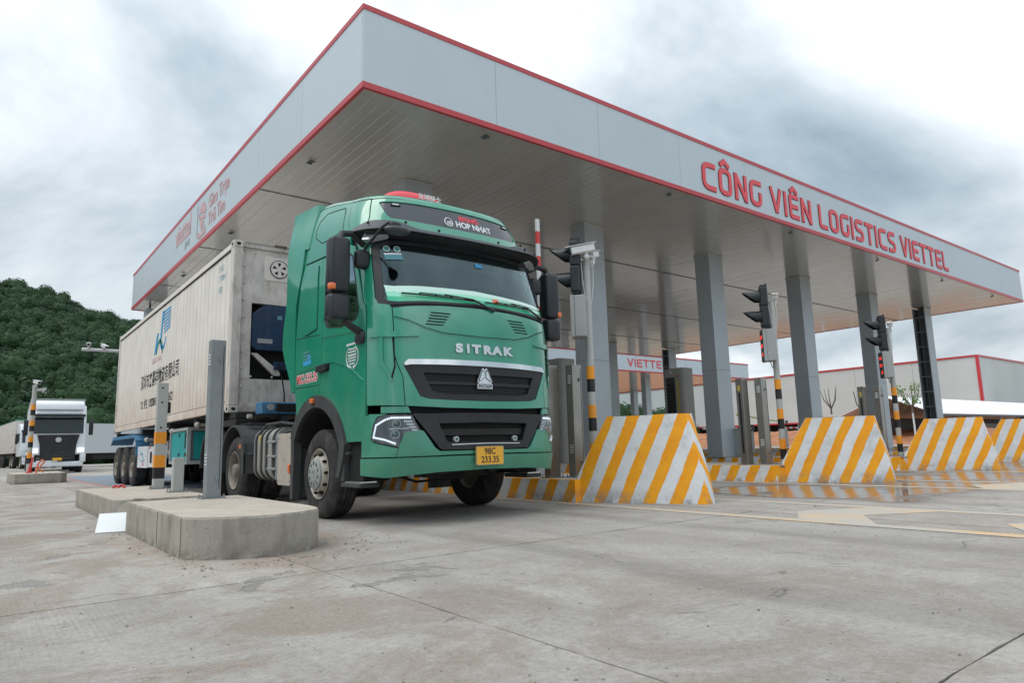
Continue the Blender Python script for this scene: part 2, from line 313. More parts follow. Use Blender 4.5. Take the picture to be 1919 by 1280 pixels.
# canopy
def metal_panel(name, col, rough, coat, coat_r, metal=0.0, streak=0.1):
    m, t, b = base(name, col, rough, metal, 0.5, coat, coat_r); n, l = nodes(t); p = world_pos(t)
    a = nz(t, p, 1.3, 5, 0.6, 0.2)
    oi = n('ShaderNodeObjectInfo')
    c = mixc(t, rng(t, a, 0.3, 0.7), tuple(x * (1 - streak) for x in col), tuple(min(1, x * (1 + streak)) for x in col))
    hs = n('ShaderNodeHueSaturation'); l(c, hs.inputs['Color']); l(rng(t, oi.outputs['Random'], 0, 1, 1 - streak * .5, 1 + streak * .5), hs.inputs['Value']); l(hs.outputs[0], b.inputs['Base Color'])
    bump(t, b, nz(t, p, 2.2, 3), 0.06, 0.02)
metal_panel('fascia_silver', (0.52, 0.59, 0.635), 0.42, 0.15, 0.25, 0.08, 0.02)
metal_panel('ceiling_metal', (0.52, 0.515, 0.49), 0.34, 1.0, 0.09, 0.25, 0.05)
metal_panel('column_cladding', (0.40, 0.445, 0.475), 0.40, 0.25, 0.22, 0.2, 0.05)
base('fascia_red', (0.50, 0.035, 0.045), 0.4, coat=0.3, coat_r=0.2)
base('sign_red', (0.78, 0.075, 0.095), 0.45)
base('sign_red_edge', (0.22, 0.03, 0.045), 0.5)
base('trim_pale', (0.5, 0.5, 0.48), 0.5)
worn('steel_dark', (0.10, 0.12, 0.135), 0.5, var=0.2, dirt_amt=0.2)
def brushed():
    m, t, b = base('brushed_steel', (0.36, 0.345, 0.32), 0.30, 0.95); n, l = nodes(t); p = world_pos(t)
    bump(t, b, nz(t, p, 90, 2, 0.5, stretch=(1, 1, 0.02)), 0.08, 0.002)
    l(rng(t, nz(t, p, 3, 4), 0.3, 0.7, 0.24, 0.42), b.inputs['Roughness'])
brushed()
worn('grey_paint', (0.36, 0.375, 0.37), 0.45, var=0.05, dirt=(0.30, 0.27, 0.23), dirt_amt=0.2)
worn('pole_grey', (0.44, 0.45, 0.43), 0.45, var=0.05, dirt=(0.33, 0.30, 0.25), dirt_amt=0.3)
worn('camera_white', (0.68, 0.69, 0.69), 0.4, var=0.04, dirt_amt=0.15)
worn('band_orange', (0.86, 0.32, 0.02), 0.5, var=0.06, dirt_amt=0.15)
worn('band_black', (0.012, 0.012, 0.014), 0.5, var=0.2, dirt=(0.1, 0.1, 0.1), dirt_amt=0.2)
worn('signal_black', (0.014, 0.018, 0.022), 0.35, var=0.2, dirt=(0.08, 0.08, 0.08), dirt_amt=0.25)
worn('kiosk_grey', (0.30, 0.295, 0.27), 0.4, var=0.05, dirt_amt=0.15)
base('kiosk_yellow', (0.46, 0.36, 0.06), 0.5)
base('fluoro_yellow', (0.62, 0.78, 0.05), 0.5)
base('board_white', (0.75, 0.77, 0.78), 0.5)
worn('wall_white', (0.55, 0.58, 0.60), 0.6, var=0.03, sc=0.3, dirt_amt=0.06)
def siding():
    m, t, b = base('siding_white', (0.52, 0.56, 0.56), 0.55); n, l = nodes(t); p = world_pos(t); s = n('ShaderNodeSeparateXYZ'); l(p, s.inputs[0])
    f = mth(t, 'FRACT', mth(t, 'MULTIPLY', s.outputs[2], 2.2)); g_ = rng(t, f, 0.0, 0.10, 1, 0)
    c = mixc(t, rng(t, nz(t, p, .12, 4), .3, .7), (0.50, 0.54, 0.54), (0.58, 0.62, 0.615)); c = mixc(t, mth(t, 'MULTIPLY', g_, .25), c, (.3, .33, .33)); l(c, b.inputs['Base Color']); bump(t, b, f, .3, .03)
siding()
worn('roof_white', (0.78, 0.80, 0.83), 0.5, var=0.03, sc=0.3, dirt_amt=0.03)
worn('red_soil', (0.33, 0.135, 0.062), 0.95, var=0.3, sc=0.6, dirt=(0.42, 0.26, 0.15), dirt_amt=0.7, bmp=0.6)
worn('soil_ground', (0.30, 0.26, 0.21), 0.95, var=0.2, sc=0.5, dirt=(0.35, 0.2, 0.12), dirt_amt=0.6, bmp=0.5)
worn('bark', (0.13, 0.105, 0.085), 0.9, var=0.3, sc=9, dirt_amt=0.2)
worn('lime_wash', (0.62, 0.63, 0.64), 0.8, var=0.1, sc=6, dirt_amt=0.3)
worn('rim_dusty', (0.23, 0.20, 0.165), 0.6, var=0.15, sc=6, dirt=(0.16, 0.135, 0.11), dirt_amt=0.7)
worn('lane_blue', (0.17, 0.21, 0.26), 0.6, var=0.2, sc=1.5, dirt=(0.30, 0.30, 0.29), dirt_amt=0.6)
worn('lane_red', (0.36, 0.17, 0.13), 0.6, var=0.2, sc=1.5, dirt=(0.30, 0.28, 0.26), dirt_amt=0.6)
worn('pebble', (0.16, 0.14, 0.125), 0.9, var=0.4, sc=30)
def leafmat(name, c1, c2):
    m, t, b = base(name, c1, 0.65, spec=0.25); n, l = nodes(t)
    oi = n('ShaderNodeObjectInfo'); g = n('ShaderNodeNewGeometry')
    c = mixc(t, oi.outputs['Random'], c1, c2)
    c = mixc(t, mth(t, 'MULTIPLY', g.outputs['Random Per Island'], 0.8), c, tuple(x * 1.7 for x in c2))
    tr = n('ShaderNodeBsdfTranslucent'); l(c, tr.inputs[0]); l(c, b.inputs['Base Color'])
    ms = n('ShaderNodeMixShader'); ms.inputs[0].default_value = 0.22; l(b.outputs[0], ms.inputs[1]); l(tr.outputs[0], ms.inputs[2])
    l(ms.outputs[0], t.nodes['Material Output'].inputs[0])
leafmat('forest_leaf', (0.009, 0.029, 0.017), (0.029, 0.068, 0.024))
leafmat('fresh_leaf', (0.08, 0.16, 0.03), (0.12, 0.22, 0.05))
base('hill_soil', (0.018, 0.034, 0.016), 0.95)

# ------------------------------------------------------------------ mesh helpers
def link(name, me, mat=None, parent=None, smooth=False, loc=None):
    o = bpy.data.objects.new(name, me); C.objects.link(o)
    if mat and me is not None and not me.materials:
        me.materials.append(M[mat] if isinstance(mat, str) else mat)
    if smooth:
        me.shade_smooth(); me.set_sharp_from_angle(angle=R(smooth if smooth is not True else 35))
    if parent: o.parent = parent
    if loc: o.location = loc
    return o
def empty(name, loc=(0, 0, 0), rz=0.0, parent=None):
    o = bpy.data.objects.new(name, None); C.objects.link(o); o.location = loc; o.rotation_euler = (0, 0, rz); o.empty_display_size = 0.2
    if parent: o.parent = parent
    return o
def tag(o, label=None, cat=None, group=None, kind=None):
    if label: o['label'] = label
    if cat: o['category'] = cat
    if group: o['group'] = group
    if kind: o['kind'] = kind
    return o
def copy_tree(o, parent=None, **kw):
    c = o.copy(); C.objects.link(c)
    if parent: c.parent = parent; c.matrix_parent_inverse = o.matrix_parent_inverse
    for ch in list(o.children): copy_tree(ch, c)
    return c
class MB:
    def __init__(s): s.bm = bmesh.new()
    def box(s, x0, x1, y0, y1, z0, z1, bev=0.0, seg=1, mtx=None):
        r = bmesh.ops.create_cube(s.bm, size=1.0)
        vs = r['verts']
        for v in vs:
            v.co = Vector((x0 + (v.co.x + .5) * (x1 - x0), y0 + (v.co.y + .5) * (y1 - y0), z0 + (v.co.z + .5) * (z1 - z0)))
        if bev:
            es = list({e for v in vs for e in v.link_edges})
            rb = bmesh.ops.bevel(s.bm, geom=es, offset=bev, segments=seg, affect='EDGES', profile=0.5)
            vs = list({v for f in rb['faces'] for v in f.verts} | {v for v in vs if v.is_valid})
        if mtx:
            for v in vs: v.co = mtx @ v.co
        return s
    def prism(s, poly, z0, z1, axis='z', bev=0.0, seg=1):
        """poly in the plane perpendicular to axis: z:(x,y) y:(x,z) x:(y,z)"""
        def P(a, b, h):
            return {'z': (a, b, h), 'y': (a, h, b), 'x': (h, a, b)}[axis]
        lo = [s.bm.verts.new(P(a, b, z0)) for a, b in poly]; hi = [s.bm.verts.new(P(a, b, z1)) for a, b in poly]
        n = len(poly); fs = [s.bm.faces.new(lo[::-1]), s.bm.faces.new(hi)]
        for i in range(n): fs.append(s.bm.faces.new((lo[i], lo[(i + 1) % n], hi[(i + 1) % n], hi[i])))
        bmesh.ops.recalc_face_normals(s.bm, faces=fs)
        if bev:
            es = list({e for f in fs for e in f.edges})
            bmesh.ops.bevel(s.bm, geom=es, offset=bev, segments=seg, affect='EDGES', profile=0.5)
        return s
    def cyl(s, p0, p1, r0, r1=None, n=16, caps=True):
        p0 = Vector(p0); p1 = Vector(p1); r1 = r0 if r1 is None else r1
        d = p1 - p0; q = d.to_track_quat('Z', 'Y')
        ra, rb = [], []
        for i in range(n):
            a = 2 * math.pi * i / n; v = Vector((math.cos(a), math.sin(a), 0))
            ra.append(s.bm.verts.new(p0 + q @ (v * r0))); rb.append(s.bm.verts.new(p1 + q @ (v * r1)))
        for i in range(n): s.bm.faces.new((ra[i], ra[(i + 1) % n], rb[(i + 1) % n], rb[i]))
        if caps: s.bm.faces.new(ra[::-1]); s.bm.faces.new(rb)
        return s
    def tube(s, pts, r, n=8, caps=True):
        pts = [Vector(p) for p in pts]; rings = []
        q = None
        for i, p in enumerate(pts):
            a = pts[max(i - 1, 0)]; b = pts[min(i + 1, len(pts) - 1)]; d = (b - a).normalized()
            if q is None: q = d.to_track_quat('Z', 'Y'); dl = d
            else: q = dl.rotation_difference(d) @ q; dl = d
            rr = r[i] if isinstance(r, (list, tuple)) else r
            rings.append([s.bm.verts.new(p + q @ Vector((math.cos(2 * math.pi * k / n) * rr, math.sin(2 * math.pi * k / n) * rr, 0))) for k in range(n)])
        for A, B in zip(rings, rings[1:]):
            for k in range(n): s.bm.faces.new((A[k], A[(k + 1) % n], B[(k + 1) % n], B[k]))
        if caps: s.bm.faces.new(rings[0][::-1]); s.bm.faces.new(rings[-1])
        return s
    def lathe(s, prof, n=48, axis='x', centre=(0, 0, 0)):
        """prof: (offset along axis, radius); revolve round the axis"""
        rings = []
        for h, r in prof:
            ring = []
            for k in range(n):
                a = 2 * math.pi * k / n; c_, s_ = math.cos(a) * r, math.sin(a) * r
                v = {'x': (h, c_, s_), 'y': (c_, h, s_), 'z': (c_, s_, h)}[axis]
                ring.append(s.bm.verts.new(Vector(v) + Vector(centre)))
            rings.append(ring)
        for A, B in zip(rings, rings[1:]):
            for k in range(n): s.bm.faces.new((A[k], A[(k + 1) % n], B[(k + 1) % n], B[k]))
        for ring, rev, rr_ in ((rings[0], True, prof[0][1]), (rings[-1], False, prof[-1][1])):
            if rr_ < .03: s.bm.faces.new(ring[::-1] if rev else ring)
        return s
    def sphere(s, c, r, n=12, sc=(1, 1, 1)):
        rr = bmesh.ops.create_uvsphere(s.bm, u_segments=n, v_segments=max(6, n // 2), radius=r)
        for v in rr['verts']: v.co = Vector((v.co.x * sc[0], v.co.y * sc[1], v.co.z * sc[2])) + Vector(c)
        return s
    def mesh(s, name='m'):
        bmesh.ops.recalc_face_normals(s.bm, faces=s.bm.faces[:])
        me = bpy.data.meshes.new(name); s.bm.to_mesh(me); s.bm.free(); return me
    def build(s, name, mat, parent=None, smooth=False, loc=None):
        return link(name, s.mesh(name), mat, parent, smooth, loc)
def lerp(a, b, t): return a + (b - a) * t
def smoothstep(a, b, x):
    t = max(0.0, min(1.0, (x - a) / (b - a))); return t * t * (3 - 2 * t)
def curve_mesh_text(body, size, extrude=0.002, offset=0.0, align='CENTER', space=1.0, sx=1.0, shear=0.0):
    cu = bpy.data.curves.new('t', 'FONT'); cu.body = body; cu.size = size; cu.extrude = extrude; cu.offset = offset
    cu.align_x = align; cu.space_character = space; cu.resolution_u = 4; cu.shear = shear
    o = bpy.data.objects.new('t', cu); C.objects.link(o)
    me = bpy.data.meshes.new_from_object(o, depsgraph=bpy.context.evaluated_depsgraph_get())
    bpy.data.objects.remove(o); bpy.data.curves.remove(cu)
    for v in me.vertices: v.co.x *= sx
    return me
def text_on(name, body, size, mat, org, ux, uz, parent=None, **kw):
    """flat lettering: ux = reading direction, uz = up direction, org = baseline anchor"""
    me = curve_mesh_text(body, size, **kw); me.materials.clear()
    ux = Vector(ux).normalized(); uz = Vector(uz).normalized(); nn = ux.cross(uz)
    for v in me.vertices:
        v.co = Vector(org) + ux * v.co.x + uz * v.co.y + nn * v.co.z
    return link(name, me, mat, parent)
def ribbon(mb, pts, w, depth, closed=False, org=(0, 0, 0), ux=(1, 0, 0), uz=(0, 0, 1)):
    """flat stroke of width w with mitred joints, extruded by depth towards ux x uz"""
    n = len(pts); P = [Vector(p) for p in pts]; L, Rr = [], []
    for i in range(n):
        a = P[(i - 1) % n] if (closed or i > 0) else None; b = P[(i + 1) % n] if (closed or i < n - 1) else None
        d1 = (P[i] - a).normalized() if a is not None else None; d2 = (b - P[i]).normalized() if b is not None else None
        if d1 is None: d1 = d2
        if d2 is None: d2 = d1
        n1 = Vector((-d1.y, d1.x)); n2 = Vector((-d2.y, d2.x)); m = (n1 + n2)
        m = m.normalized() if m.length > 1e-6 else n1
        k = min(2.0, 1.0 / max(0.4, m.dot(n1)))
        L.append(P[i] + m * w / 2 * k); Rr.append(P[i] - m * w / 2 * k)
    ux = Vector(ux).normalized(); uz = Vector(uz).normalized(); nn = ux.cross(uz); org = Vector(org)
    T = lambda p, h: mb.bm.verts.new(org + ux * p.x + uz * p.y + nn * h)
    Lt = [T(p, depth) for p in L]; Rt = [T(p, depth) for p in Rr]; Lb = [T(p, 0) for p in L]; Rb = [T(p, 0) for p in Rr]
    for i in range(n if closed else n - 1):
        j = (i + 1) % n
        for q in ((Lt[i], Rt[i], Rt[j], Lt[j]), (Lb[i], Lb[j], Rb[j], Rb[i]), (Lt[i], Lt[j], Lb[j], Lb[i]), (Rt[i], Rb[i], Rb[j], Rt[j])): mb.bm.faces.new(q)
    if not closed:
        mb.bm.faces.new((Lt[0], Lb[0], Rb[0], Rt[0])); mb.bm.faces.new((Lt[-1], Rt[-1], Rb[-1], Lb[-1]))
def rrect(x0, x1, y0, y1, r, n=4):
    pts = []
    for cx, cy, a0 in ((x1 - r, y1 - r, 0), (x0 + r, y1 - r, 90), (x0 + r, y0 + r, 180), (x1 - r, y0 + r, 270)):
        for k in range(n + 1):
            a = R(a0 + 90 * k / n); pts.append((cx + r * math.cos(a), cy + r * math.sin(a)))
    return pts
# ================================================================== GROUND
LP = 5.04                                    # lane pitch
XI = [7.22 + LP * i for i in range(6)]       # island centre lines
mb = MB(); bmesh.ops.create_grid(mb.bm, x_segments=40, y_segments=40, size=700)
for v in mb.bm.verts:
    v.co.y += 500; v.co.z = -0.03
tag(mb.build('ground', 'soil_ground'), kind='structure')
# cast concrete slabs with open joints
def slab_mesh(seed, w=LP - 0.008, d=3.5 - 0.008):
    rnd = random.Random(seed); pts = []
    def edge(a, b, n=46):
        for i in range(n):
            t = i / n; x = lerp(a[0], b[0], t); y = lerp(a[1], b[1], t)
            j = (rnd.random() ** 5) * 0.010 if 0 < i else 0
            s = 0.0015 * math.sin(i * .7 + seed)
            cx, cy = w / 2, d / 2
            pts.append((x + (j + s) * (1 if x < cx else -1) * (a[0] == b[0]), y + (j + s) * (1 if y < cy else -1) * (a[1] == b[1])))
    edge((0, 0), (w, 0)); edge((w, 0), (w, d)); edge((w, d), (0, d)); edge((0, d), (0, 0))
    m = MB(); m.prism(pts, -0.14, 0.0); return m.mesh('slab')
slabs = [slab_mesh(k) for k in range(5)]
for s_ in slabs: s_.materials.append(M['concrete_road'])
pav = tag(empty('pavement'), kind='structure')
k = 0
for i in range(-4, 9):
    for j in range(-2, 17):
        if i > 6 and j > 9: continue
        o = link('concrete_slab', slabs[(i * 3 + j * 7) % 5], None, pav); k += 1
        o.location = (1.885 + LP * i + 0.004, 1.02 + 3.5 * j + 0.004, random.uniform(-0.002, 0.0))
o = MB().box(-18.2, 47.2, -6.2, 62, -0.20, -0.022).build('joint_bed', 'seam_black', pav)
# far apron beyond the slabs, same concrete
mb = MB(); mb.box(-120, 47, 61.9, 86, -0.2, -0.002); mb.box(-120, -18.35, -6, 61.9, -0.2, -0.002)
mb.box(47.3, 62, -6, 43, -0.2, -0.004)
tag(mb.build('yard', 'concrete_road'), kind='structure')
# painted lane floor under the lorry and its red border line
tag(MB().box(2.9, 6.2, 17.5, 34, 0.0, 0.004).build('painted_lane', 'lane_blue'), kind='structure')
tag(MB().box(2.72, 2.84, 16.5, 34, 0.0, 0.004).build('lane_border_line', 'lane_red'), kind='structure')
# worn yellow gore markings in front of every island nose
def gore(xc):
    m = MB(); z0, z1 = 0.001, 0.004
    xl, xr = xc - .83, xc + .72
    m.box(xl - .06, xl + .12, -4, 9.5, z0, z1); m.box(xr, xr + .18, -4, 7.4, z0, z1)
    for y in (4.15, 2.2, .25, -1.7):
        m.prism([(xl + .12, y - 1.15), (xl + .12, y - .40), (xc - .04, y), (xr, y - .40), (xr, y - 1.15), (xc - .04, y - .72)], z0, z1)
    return m
o = tag(gore(XI[0]).build('gore_marking', 'road_yellow'), kind='structure')
for x in XI[1:4]:
    c_ = o.copy(); C.objects.link(c_); c_.location.x = x - XI[0]
# crumbs of concrete and grit
mb = MB(); rnd = random.Random(3)
def grit(x, y, r):
    h = r * rnd.uniform(.4, .8); a = rnd.uniform(0, 6)
    vs = [mb.bm.verts.new((x + math.cos(a + t) * r * rnd.uniform(.6, 1.2), y + math.sin(a + t) * r * rnd.uniform(.6, 1.2), 0.0)) for t in (0, 1.6, 3.1, 4.7)]
    tp = mb.bm.verts.new((x + rnd.uniform(-.3, .3) * r, y + rnd.uniform(-.3, .3) * r, h))
    for q in range(4): mb.bm.faces.new((vs[q], vs[(q + 1) % 4], tp))
for _ in range(300):
    t = rnd.random()
    if t < .3: x, y = rnd.uniform(1.1, 1.32), rnd.uniform(4.9, 9.5)
    elif t < .75: x = rnd.uniform(1.2, 2.6); y = 5.4 - .2 * math.sin((x - 1.2) / 1.4 * 3.1) + abs(rnd.gauss(0, .18)) * -1 + .05
    else: x, y = rnd.uniform(2.4, 3.1), rnd.uniform(5.1, 6.3)
    grit(x, y, abs(rnd.gauss(0, .006)) + .003)
for _ in range(420):
    d = rnd.uniform(1.6, 9); a = _yaw + rnd.uniform(-.62, .62)
    grit(d * math.sin(a), d * math.cos(a), abs(rnd.gauss(0, .0035)) + .0018)
tag(mb.build('grit', 'pebble'), kind='stuff')

# ================================================================== LEFT ISLANDS (bare concrete)
def island(name, outline, h, lab, split=None):
    r = empty(name, (outline[0][0], outline[0][1], 0))
    ox, oy = outline[0]
    pl = [(x - ox, y - oy) for x, y in outline]
    m = MB(); bm = m.bm
    n = len(pl); rnd = random.Random(n)
    dense = []
    for i in range(n):
        a, b = pl[i], pl[(i + 1) % n]; L_ = math.hypot(b[0] - a[0], b[1] - a[1]); k = max(1, int(L_ / .07))
        for q in range(k): dense.append((lerp(a[0], b[0], q / k), lerp(a[1], b[1], q / k)))
    cx = sum(p[0] for p in dense) / len(dense); cy = sum(p[1] for p in dense) / len(dense)
    def ring(z, inset, jit):
        out = []
        for x, y in dense:
            d = Vector((cx - x, cy - y)); d.normalize(); j = inset + rnd.random() ** 3 * jit
            out.append(bm.verts.new((x + d.x * j, y + d.y * j, z + (rnd.uniform(-.4, .4) * jit if jit else 0))))
        return out
    rs = [ring(0, -0.004, 0.012), ring(0.03, 0, 0.004), ring(h - .02, 0, 0.002), ring(h - .004, 0.006, 0.010)]
    for A, B in zip(rs, rs[1:]):
        for i in range(len(A)): bm.faces.new((A[i], A[(i + 1) % len(A)], B[(i + 1) % len(A)], B[i]))
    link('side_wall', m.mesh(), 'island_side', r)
    m = MB(); pts = []
    for x, y in dense:
        d = Vector((cx - x, cy - y)); d.normalize(); pts.append((x + d.x * .010, y + d.y * .010))
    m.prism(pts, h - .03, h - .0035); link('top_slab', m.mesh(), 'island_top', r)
    for (a, b) in (split or []):
        m = MB(); m.cyl((a - ox, b - oy, .02), (a - ox, b - oy, h - .012), .004, n=6); m.build('form_joint', 'form_line', r)
    tag(r, lab, 'traffic island'); return r
nose = [(1.29, 8.32), (1.29, 5.87), (1.35, 5.74), (1.46, 5.63), (1.58, 5.53), (1.72, 5.465), (1.86, 5.445), (2.0, 5.465), (2.13, 5.52), (2.25, 5.61), (2.33, 5.70), (2.37, 5.84), (2.40, 6.1), (2.42, 8.32)]
island('concrete_island', nose, 0.32, 'bare concrete island with rounded nose in front of the green lorry', [(1.29, 6.75), (1.29, 5.87)])
nose2 = [(1.33, 13.4), (1.33, 9.62), (1.40, 9.50), (1.62, 9.40), (1.9, 9.46), (2.42, 9.40), (2.42, 13.4)]
i2 = island('concrete_island', nose2, 0.28, 'second bare concrete island, carrying the orange and black banded square post')
island('concrete_island', [(0.9, 30.5), (0.9, 27.0), (1.0, 26.7), (1.5, 26.6), (2.2, 26.65), (2.38, 26.9), (2.38, 30.5)], 0.32, 'far concrete island carrying the banded camera pole at the left edge')
# broken rubble bridge between the two near islands
mb = MB(); rnd = random.Random(11)
for _ in range(60):
    x, y = rnd.uniform(1.40, 2.3), rnd.uniform(8.4, 9.4); s_ = rnd.uniform(.04, .13)
    mt = Matrix.Translation((x, y, rnd.uniform(.03, .17))) @ Matrix.Rotation(rnd.uniform(0, 3), 4, Vector((rnd.random(), rnd.random(), rnd.random())).normalized())
    mb.box(-s_, s_, -s_, s_, -s_ * .5, s_ * .5, mtx=mt)
tag(mb.build('rubble', 'island_side'), kind='stuff')
# white board leaning in the gap
bd = MB(); bd.box(-.17, .13, -.012, .012, 0, .29)
o = bd.build('white_board', 'board_white'); o.matrix_world = Matrix.Translation((1.20, 8.45, 0.0)) @ Matrix.Rotation(R(-15), 4, 'Z') @ Matrix.Rotation(R(-52), 4, 'X')
tag(o, 'small white board leaning against the near concrete island', 'board')
rb = MB(); rb.tube([(1.80, 14.2 - 1.2, .29), (1.84, 13.02, .315), (1.88, 12.98, .30), (1.93, 13.03, .32), (1.97, 12.98, .29)], .022, 6)
tag(rb.build('red_scrap', 'red_print'), 'crumpled red scrap lying on top of the second concrete island', 'scrap')

# ================================================================== PAINTED ISLANDS AND CRASH BLOCKS
def cval(y, z): return 1.3 * z + 3.1 * (y - 5.38)
def kval(y, z): return 1.3 * z + 2.35 * (y - 5.38)
def paint_mesh(quads):
    """quads: list of (verts, cvalues)"""
    bm = bmesh.new(); uvl = bm.loops.layers.uv.new('paint')
    for vs, cs_ in quads:
        f = bm.faces.new([bm.verts.new(v) for v in vs])
        for lp_, cc in zip(f.loops, cs_): lp_[uvl].uv = (cc, 0)
    bmesh.ops.remove_doubles(bm, verts=bm.verts[:], dist=1e-5)
    bmesh.ops.recalc_face_normals(bm, faces=bm.faces[:])
    me = bpy.data.meshes.new('paint'); bm.to_mesh(me); bm.free(); me.materials.append(M['kerb_paint']); return me
HI = 0.31
def grid_quad(a, b, c, d, ca, cb_, cc, cd, nu, nv, jit=0.0, seed=0, nrm=(0, 0, 0)):
    """bilinear patch a-b (bottom) d-c (top) with small surface unevenness"""
    A, B, Cc, D = map(Vector, (a, b, c, d)); nrm = Vector(nrm); out = []
    def P(u, v):
        p = (A * (1 - u) + B * u) * (1 - v) + (D * (1 - u) + Cc * u) * v
        j = noise.noise(p * 2.3 + Vector((seed, 0, 0))) * jit
        return p + nrm * j
    def Q(u, v): return (ca * (1 - u) + cb_ * u) * (1 - v) + (cd * (1 - u) + cc * u) * v
    for i in range(nu):
        for j in range(nv):
            u0, u1, v0, v1 = i / nu, (i + 1) / nu, j / nv, (j + 1) / nv
            out.append(([P(u0, v0), P(u1, v0), P(u1, v1), P(u0, v1)], [Q(u0, v0), Q(u1, v0), Q(u1, v1), Q(u0, v1)]))
    return out
def crash_block():
    x0 = -7.22
    lv = [(0.0, [(6.56, 7.12), (7.30, 5.38), (7.50, 5.44), (7.90, 7.12)]),
          (0.36, [(6.60, 7.05), (7.295, 5.42), (7.49, 5.48), (7.86, 7.05)]),
          (1.16, [(6.80, 6.62), (7.24, 5.60), (7.40, 5.64), (7.66, 6.62)])]
    quads = []
    for (za, pa), (zb, pb) in zip(lv, lv[1:]):
        for k in range(4):
            (ax, ay), (bx_, by) = pa[k], pa[(k + 1) % 4]; (cx, cy), (dx, dy) = pb[(k + 1) % 4], pb[k]
            def cv(x, y, z, k=k):
                if k == 0: return cval(y, z)
                if k == 1: return cval(5.38 + (z * .19), z) + (x - lerp(7.30, 7.24, z / 1.16)) * 4.0
                if k == 2: return cval(y, z) + .8
                return cval(7.1, z) + (x - 6.6) * .4
            nrm = (-1, -.25, 0) if k == 0 else (0, -1, 0) if k == 1 else (0, 0, 0)
            quads += grid_quad((ax + x0, ay, za), (bx_ + x0, by, za), (cx + x0, cy, zb), (dx + x0, dy, zb), cv(ax, ay, za), cv(bx_, by, za), cv(cx, cy, zb), cv(dx, dy, zb), 8, 5, 0.0)
    t_ = [(x + x0, y, 1.16) for x, y in lv[2][1]]
    quads.append((t_, [cval(y, 1.16) for _, y in lv[2][1]]))
    me = paint_mesh(quads)
    bm = bmesh.new(); bm.from_mesh(me)
    bmesh.ops.remove_doubles(bm, verts=bm.verts[:], dist=1e-4)
    for v in bm.verts:
        k = .010 * noise.noise(v.co * 3.1); v.co.x += k; v.co.y += .008 * noise.noise(v.co * 2.7 + Vector((5, 0, 0))); v.co.z += (.008 * noise.noise(v.co * 2.3 + Vector((9, 0, 0))) if v.co.z > .1 else 0)
    es = [e_ for e_ in bm.edges if len(e_.link_faces) == 2 and e_.calc_face_angle(0) > .5 and min(v.co.z for v in e_.verts) > -.01]
    bmesh.ops.bevel(bm, geom=es, offset=.022, segments=3, affect='EDGES', profile=.5)
    bm.to_mesh(me); bm.free(); me.shade_smooth(); me.set_sharp_from_angle(angle=R(50))
    return me
crash_me = crash_block()
def kerb_mesh():
    q = []; xl, xr, y0, y1 = -.70, .72, 7.0, 28.0
    q += grid_quad((xl, y1, 0), (xl, y0, 0), (xl, y0, HI), (xl, y1, HI), kval(y1, 0), kval(y0, 0), kval(y0, HI), kval(y1, HI), 60, 1)
    q += grid_quad((xr, y0, 0), (xr, y1, 0), (xr, y1, HI), (xr, y0, HI), kval(y0, 0), kval(y1, 0), kval(y1, HI), kval(y0, HI), 60, 1)
    q.append(([(xr, y1, 0), (xl, y1, 0), (xl, y1, HI), (xr, y1, HI)], [0, 1.4, 1.6, .3]))
    q.append(([(xl, y0, 0), (xr, y0, 0), (xr, y0, HI), (xl, y0, HI)], [0, 1.4, 1.6, .3]))
    # painted rim on top
    for a, b in ((xl, xl + .10), (xr - .10, xr)):
        q.append(([(a, y0, HI), (b, y0, HI), (b, y1, HI), (a, y1, HI)], [.2, .2, .2, .2]))
    return paint_mesh(q)
kerb_me = kerb_mesh()
ktop = MB().box(-.60, .62, 7.0, 28, HI - .05, HI - .002).mesh(); ktop.materials.append(M['plinth_concrete'])
where = ['beside the green lorry', 'second from the green lorry', 'third from the green lorry', 'fourth from the green lorry', 'fifth from the green lorry', 'sixth and farthest from the green lorry']
for i, x in enumerate(XI):
    r = empty('toll_island', (x, 0, 0))
    link('kerb', kerb_me, None, r); link('island_top', ktop, None, r)
    tag(r, 'orange and white striped kerbed toll island ' + where[i], 'toll island', 'striped toll islands between the lanes')
    if i < 5:
        o = link('crash_block', crash_me, None, None, loc=(x + (0, .17, .34, .38, .4)[i], 0, 0))
        tag(o, 'sloping orange and white striped concrete crash block, ' + where[i], 'crash block', 'striped crash blocks at the island noses')

# ================================================================== MAIN CANOPY
CX0, CX1, CY0, CY1, ZC, ZT = 4.21, 34.5, 8.86, 28.6, 6.24, 7.62
can = tag(empty('toll_canopy', (CX0, CY0, 0)), 'large silver canopy with red edges and red lettering over the toll lanes', 'canopy')
def cb(o):  # parent while keeping world coordinates
    o.parent = can; o.matrix_parent_inverse = Matrix.Translation((-CX0, -CY0, 0)); return o
nP = 12; w = (CX1 - CX0) / nP
me = MB().box(0.003, w - .003, 0, .04, 0, ZT - ZC - .16).mesh(); me.materials.append(M['fascia_silver'])
for i in range(nP):
    for y in (CY0, CY1 - .04): cb(link('fascia_panel', me, loc=(CX0 + i * w, y, ZC + .08)))
nQ = 8; w2 = (CY1 - CY0 - .08) / nQ
me = MB().box(0, .04, 0.003, w2 - .003, 0, ZT - ZC - .16).mesh(); me.materials.append(M['fascia_silver'])
for i in range(nQ):
    for x in (CX0, CX1 - .04): cb(link('fascia_panel', me, loc=(x, CY0 + .04 + i * w2, ZC + .08)))
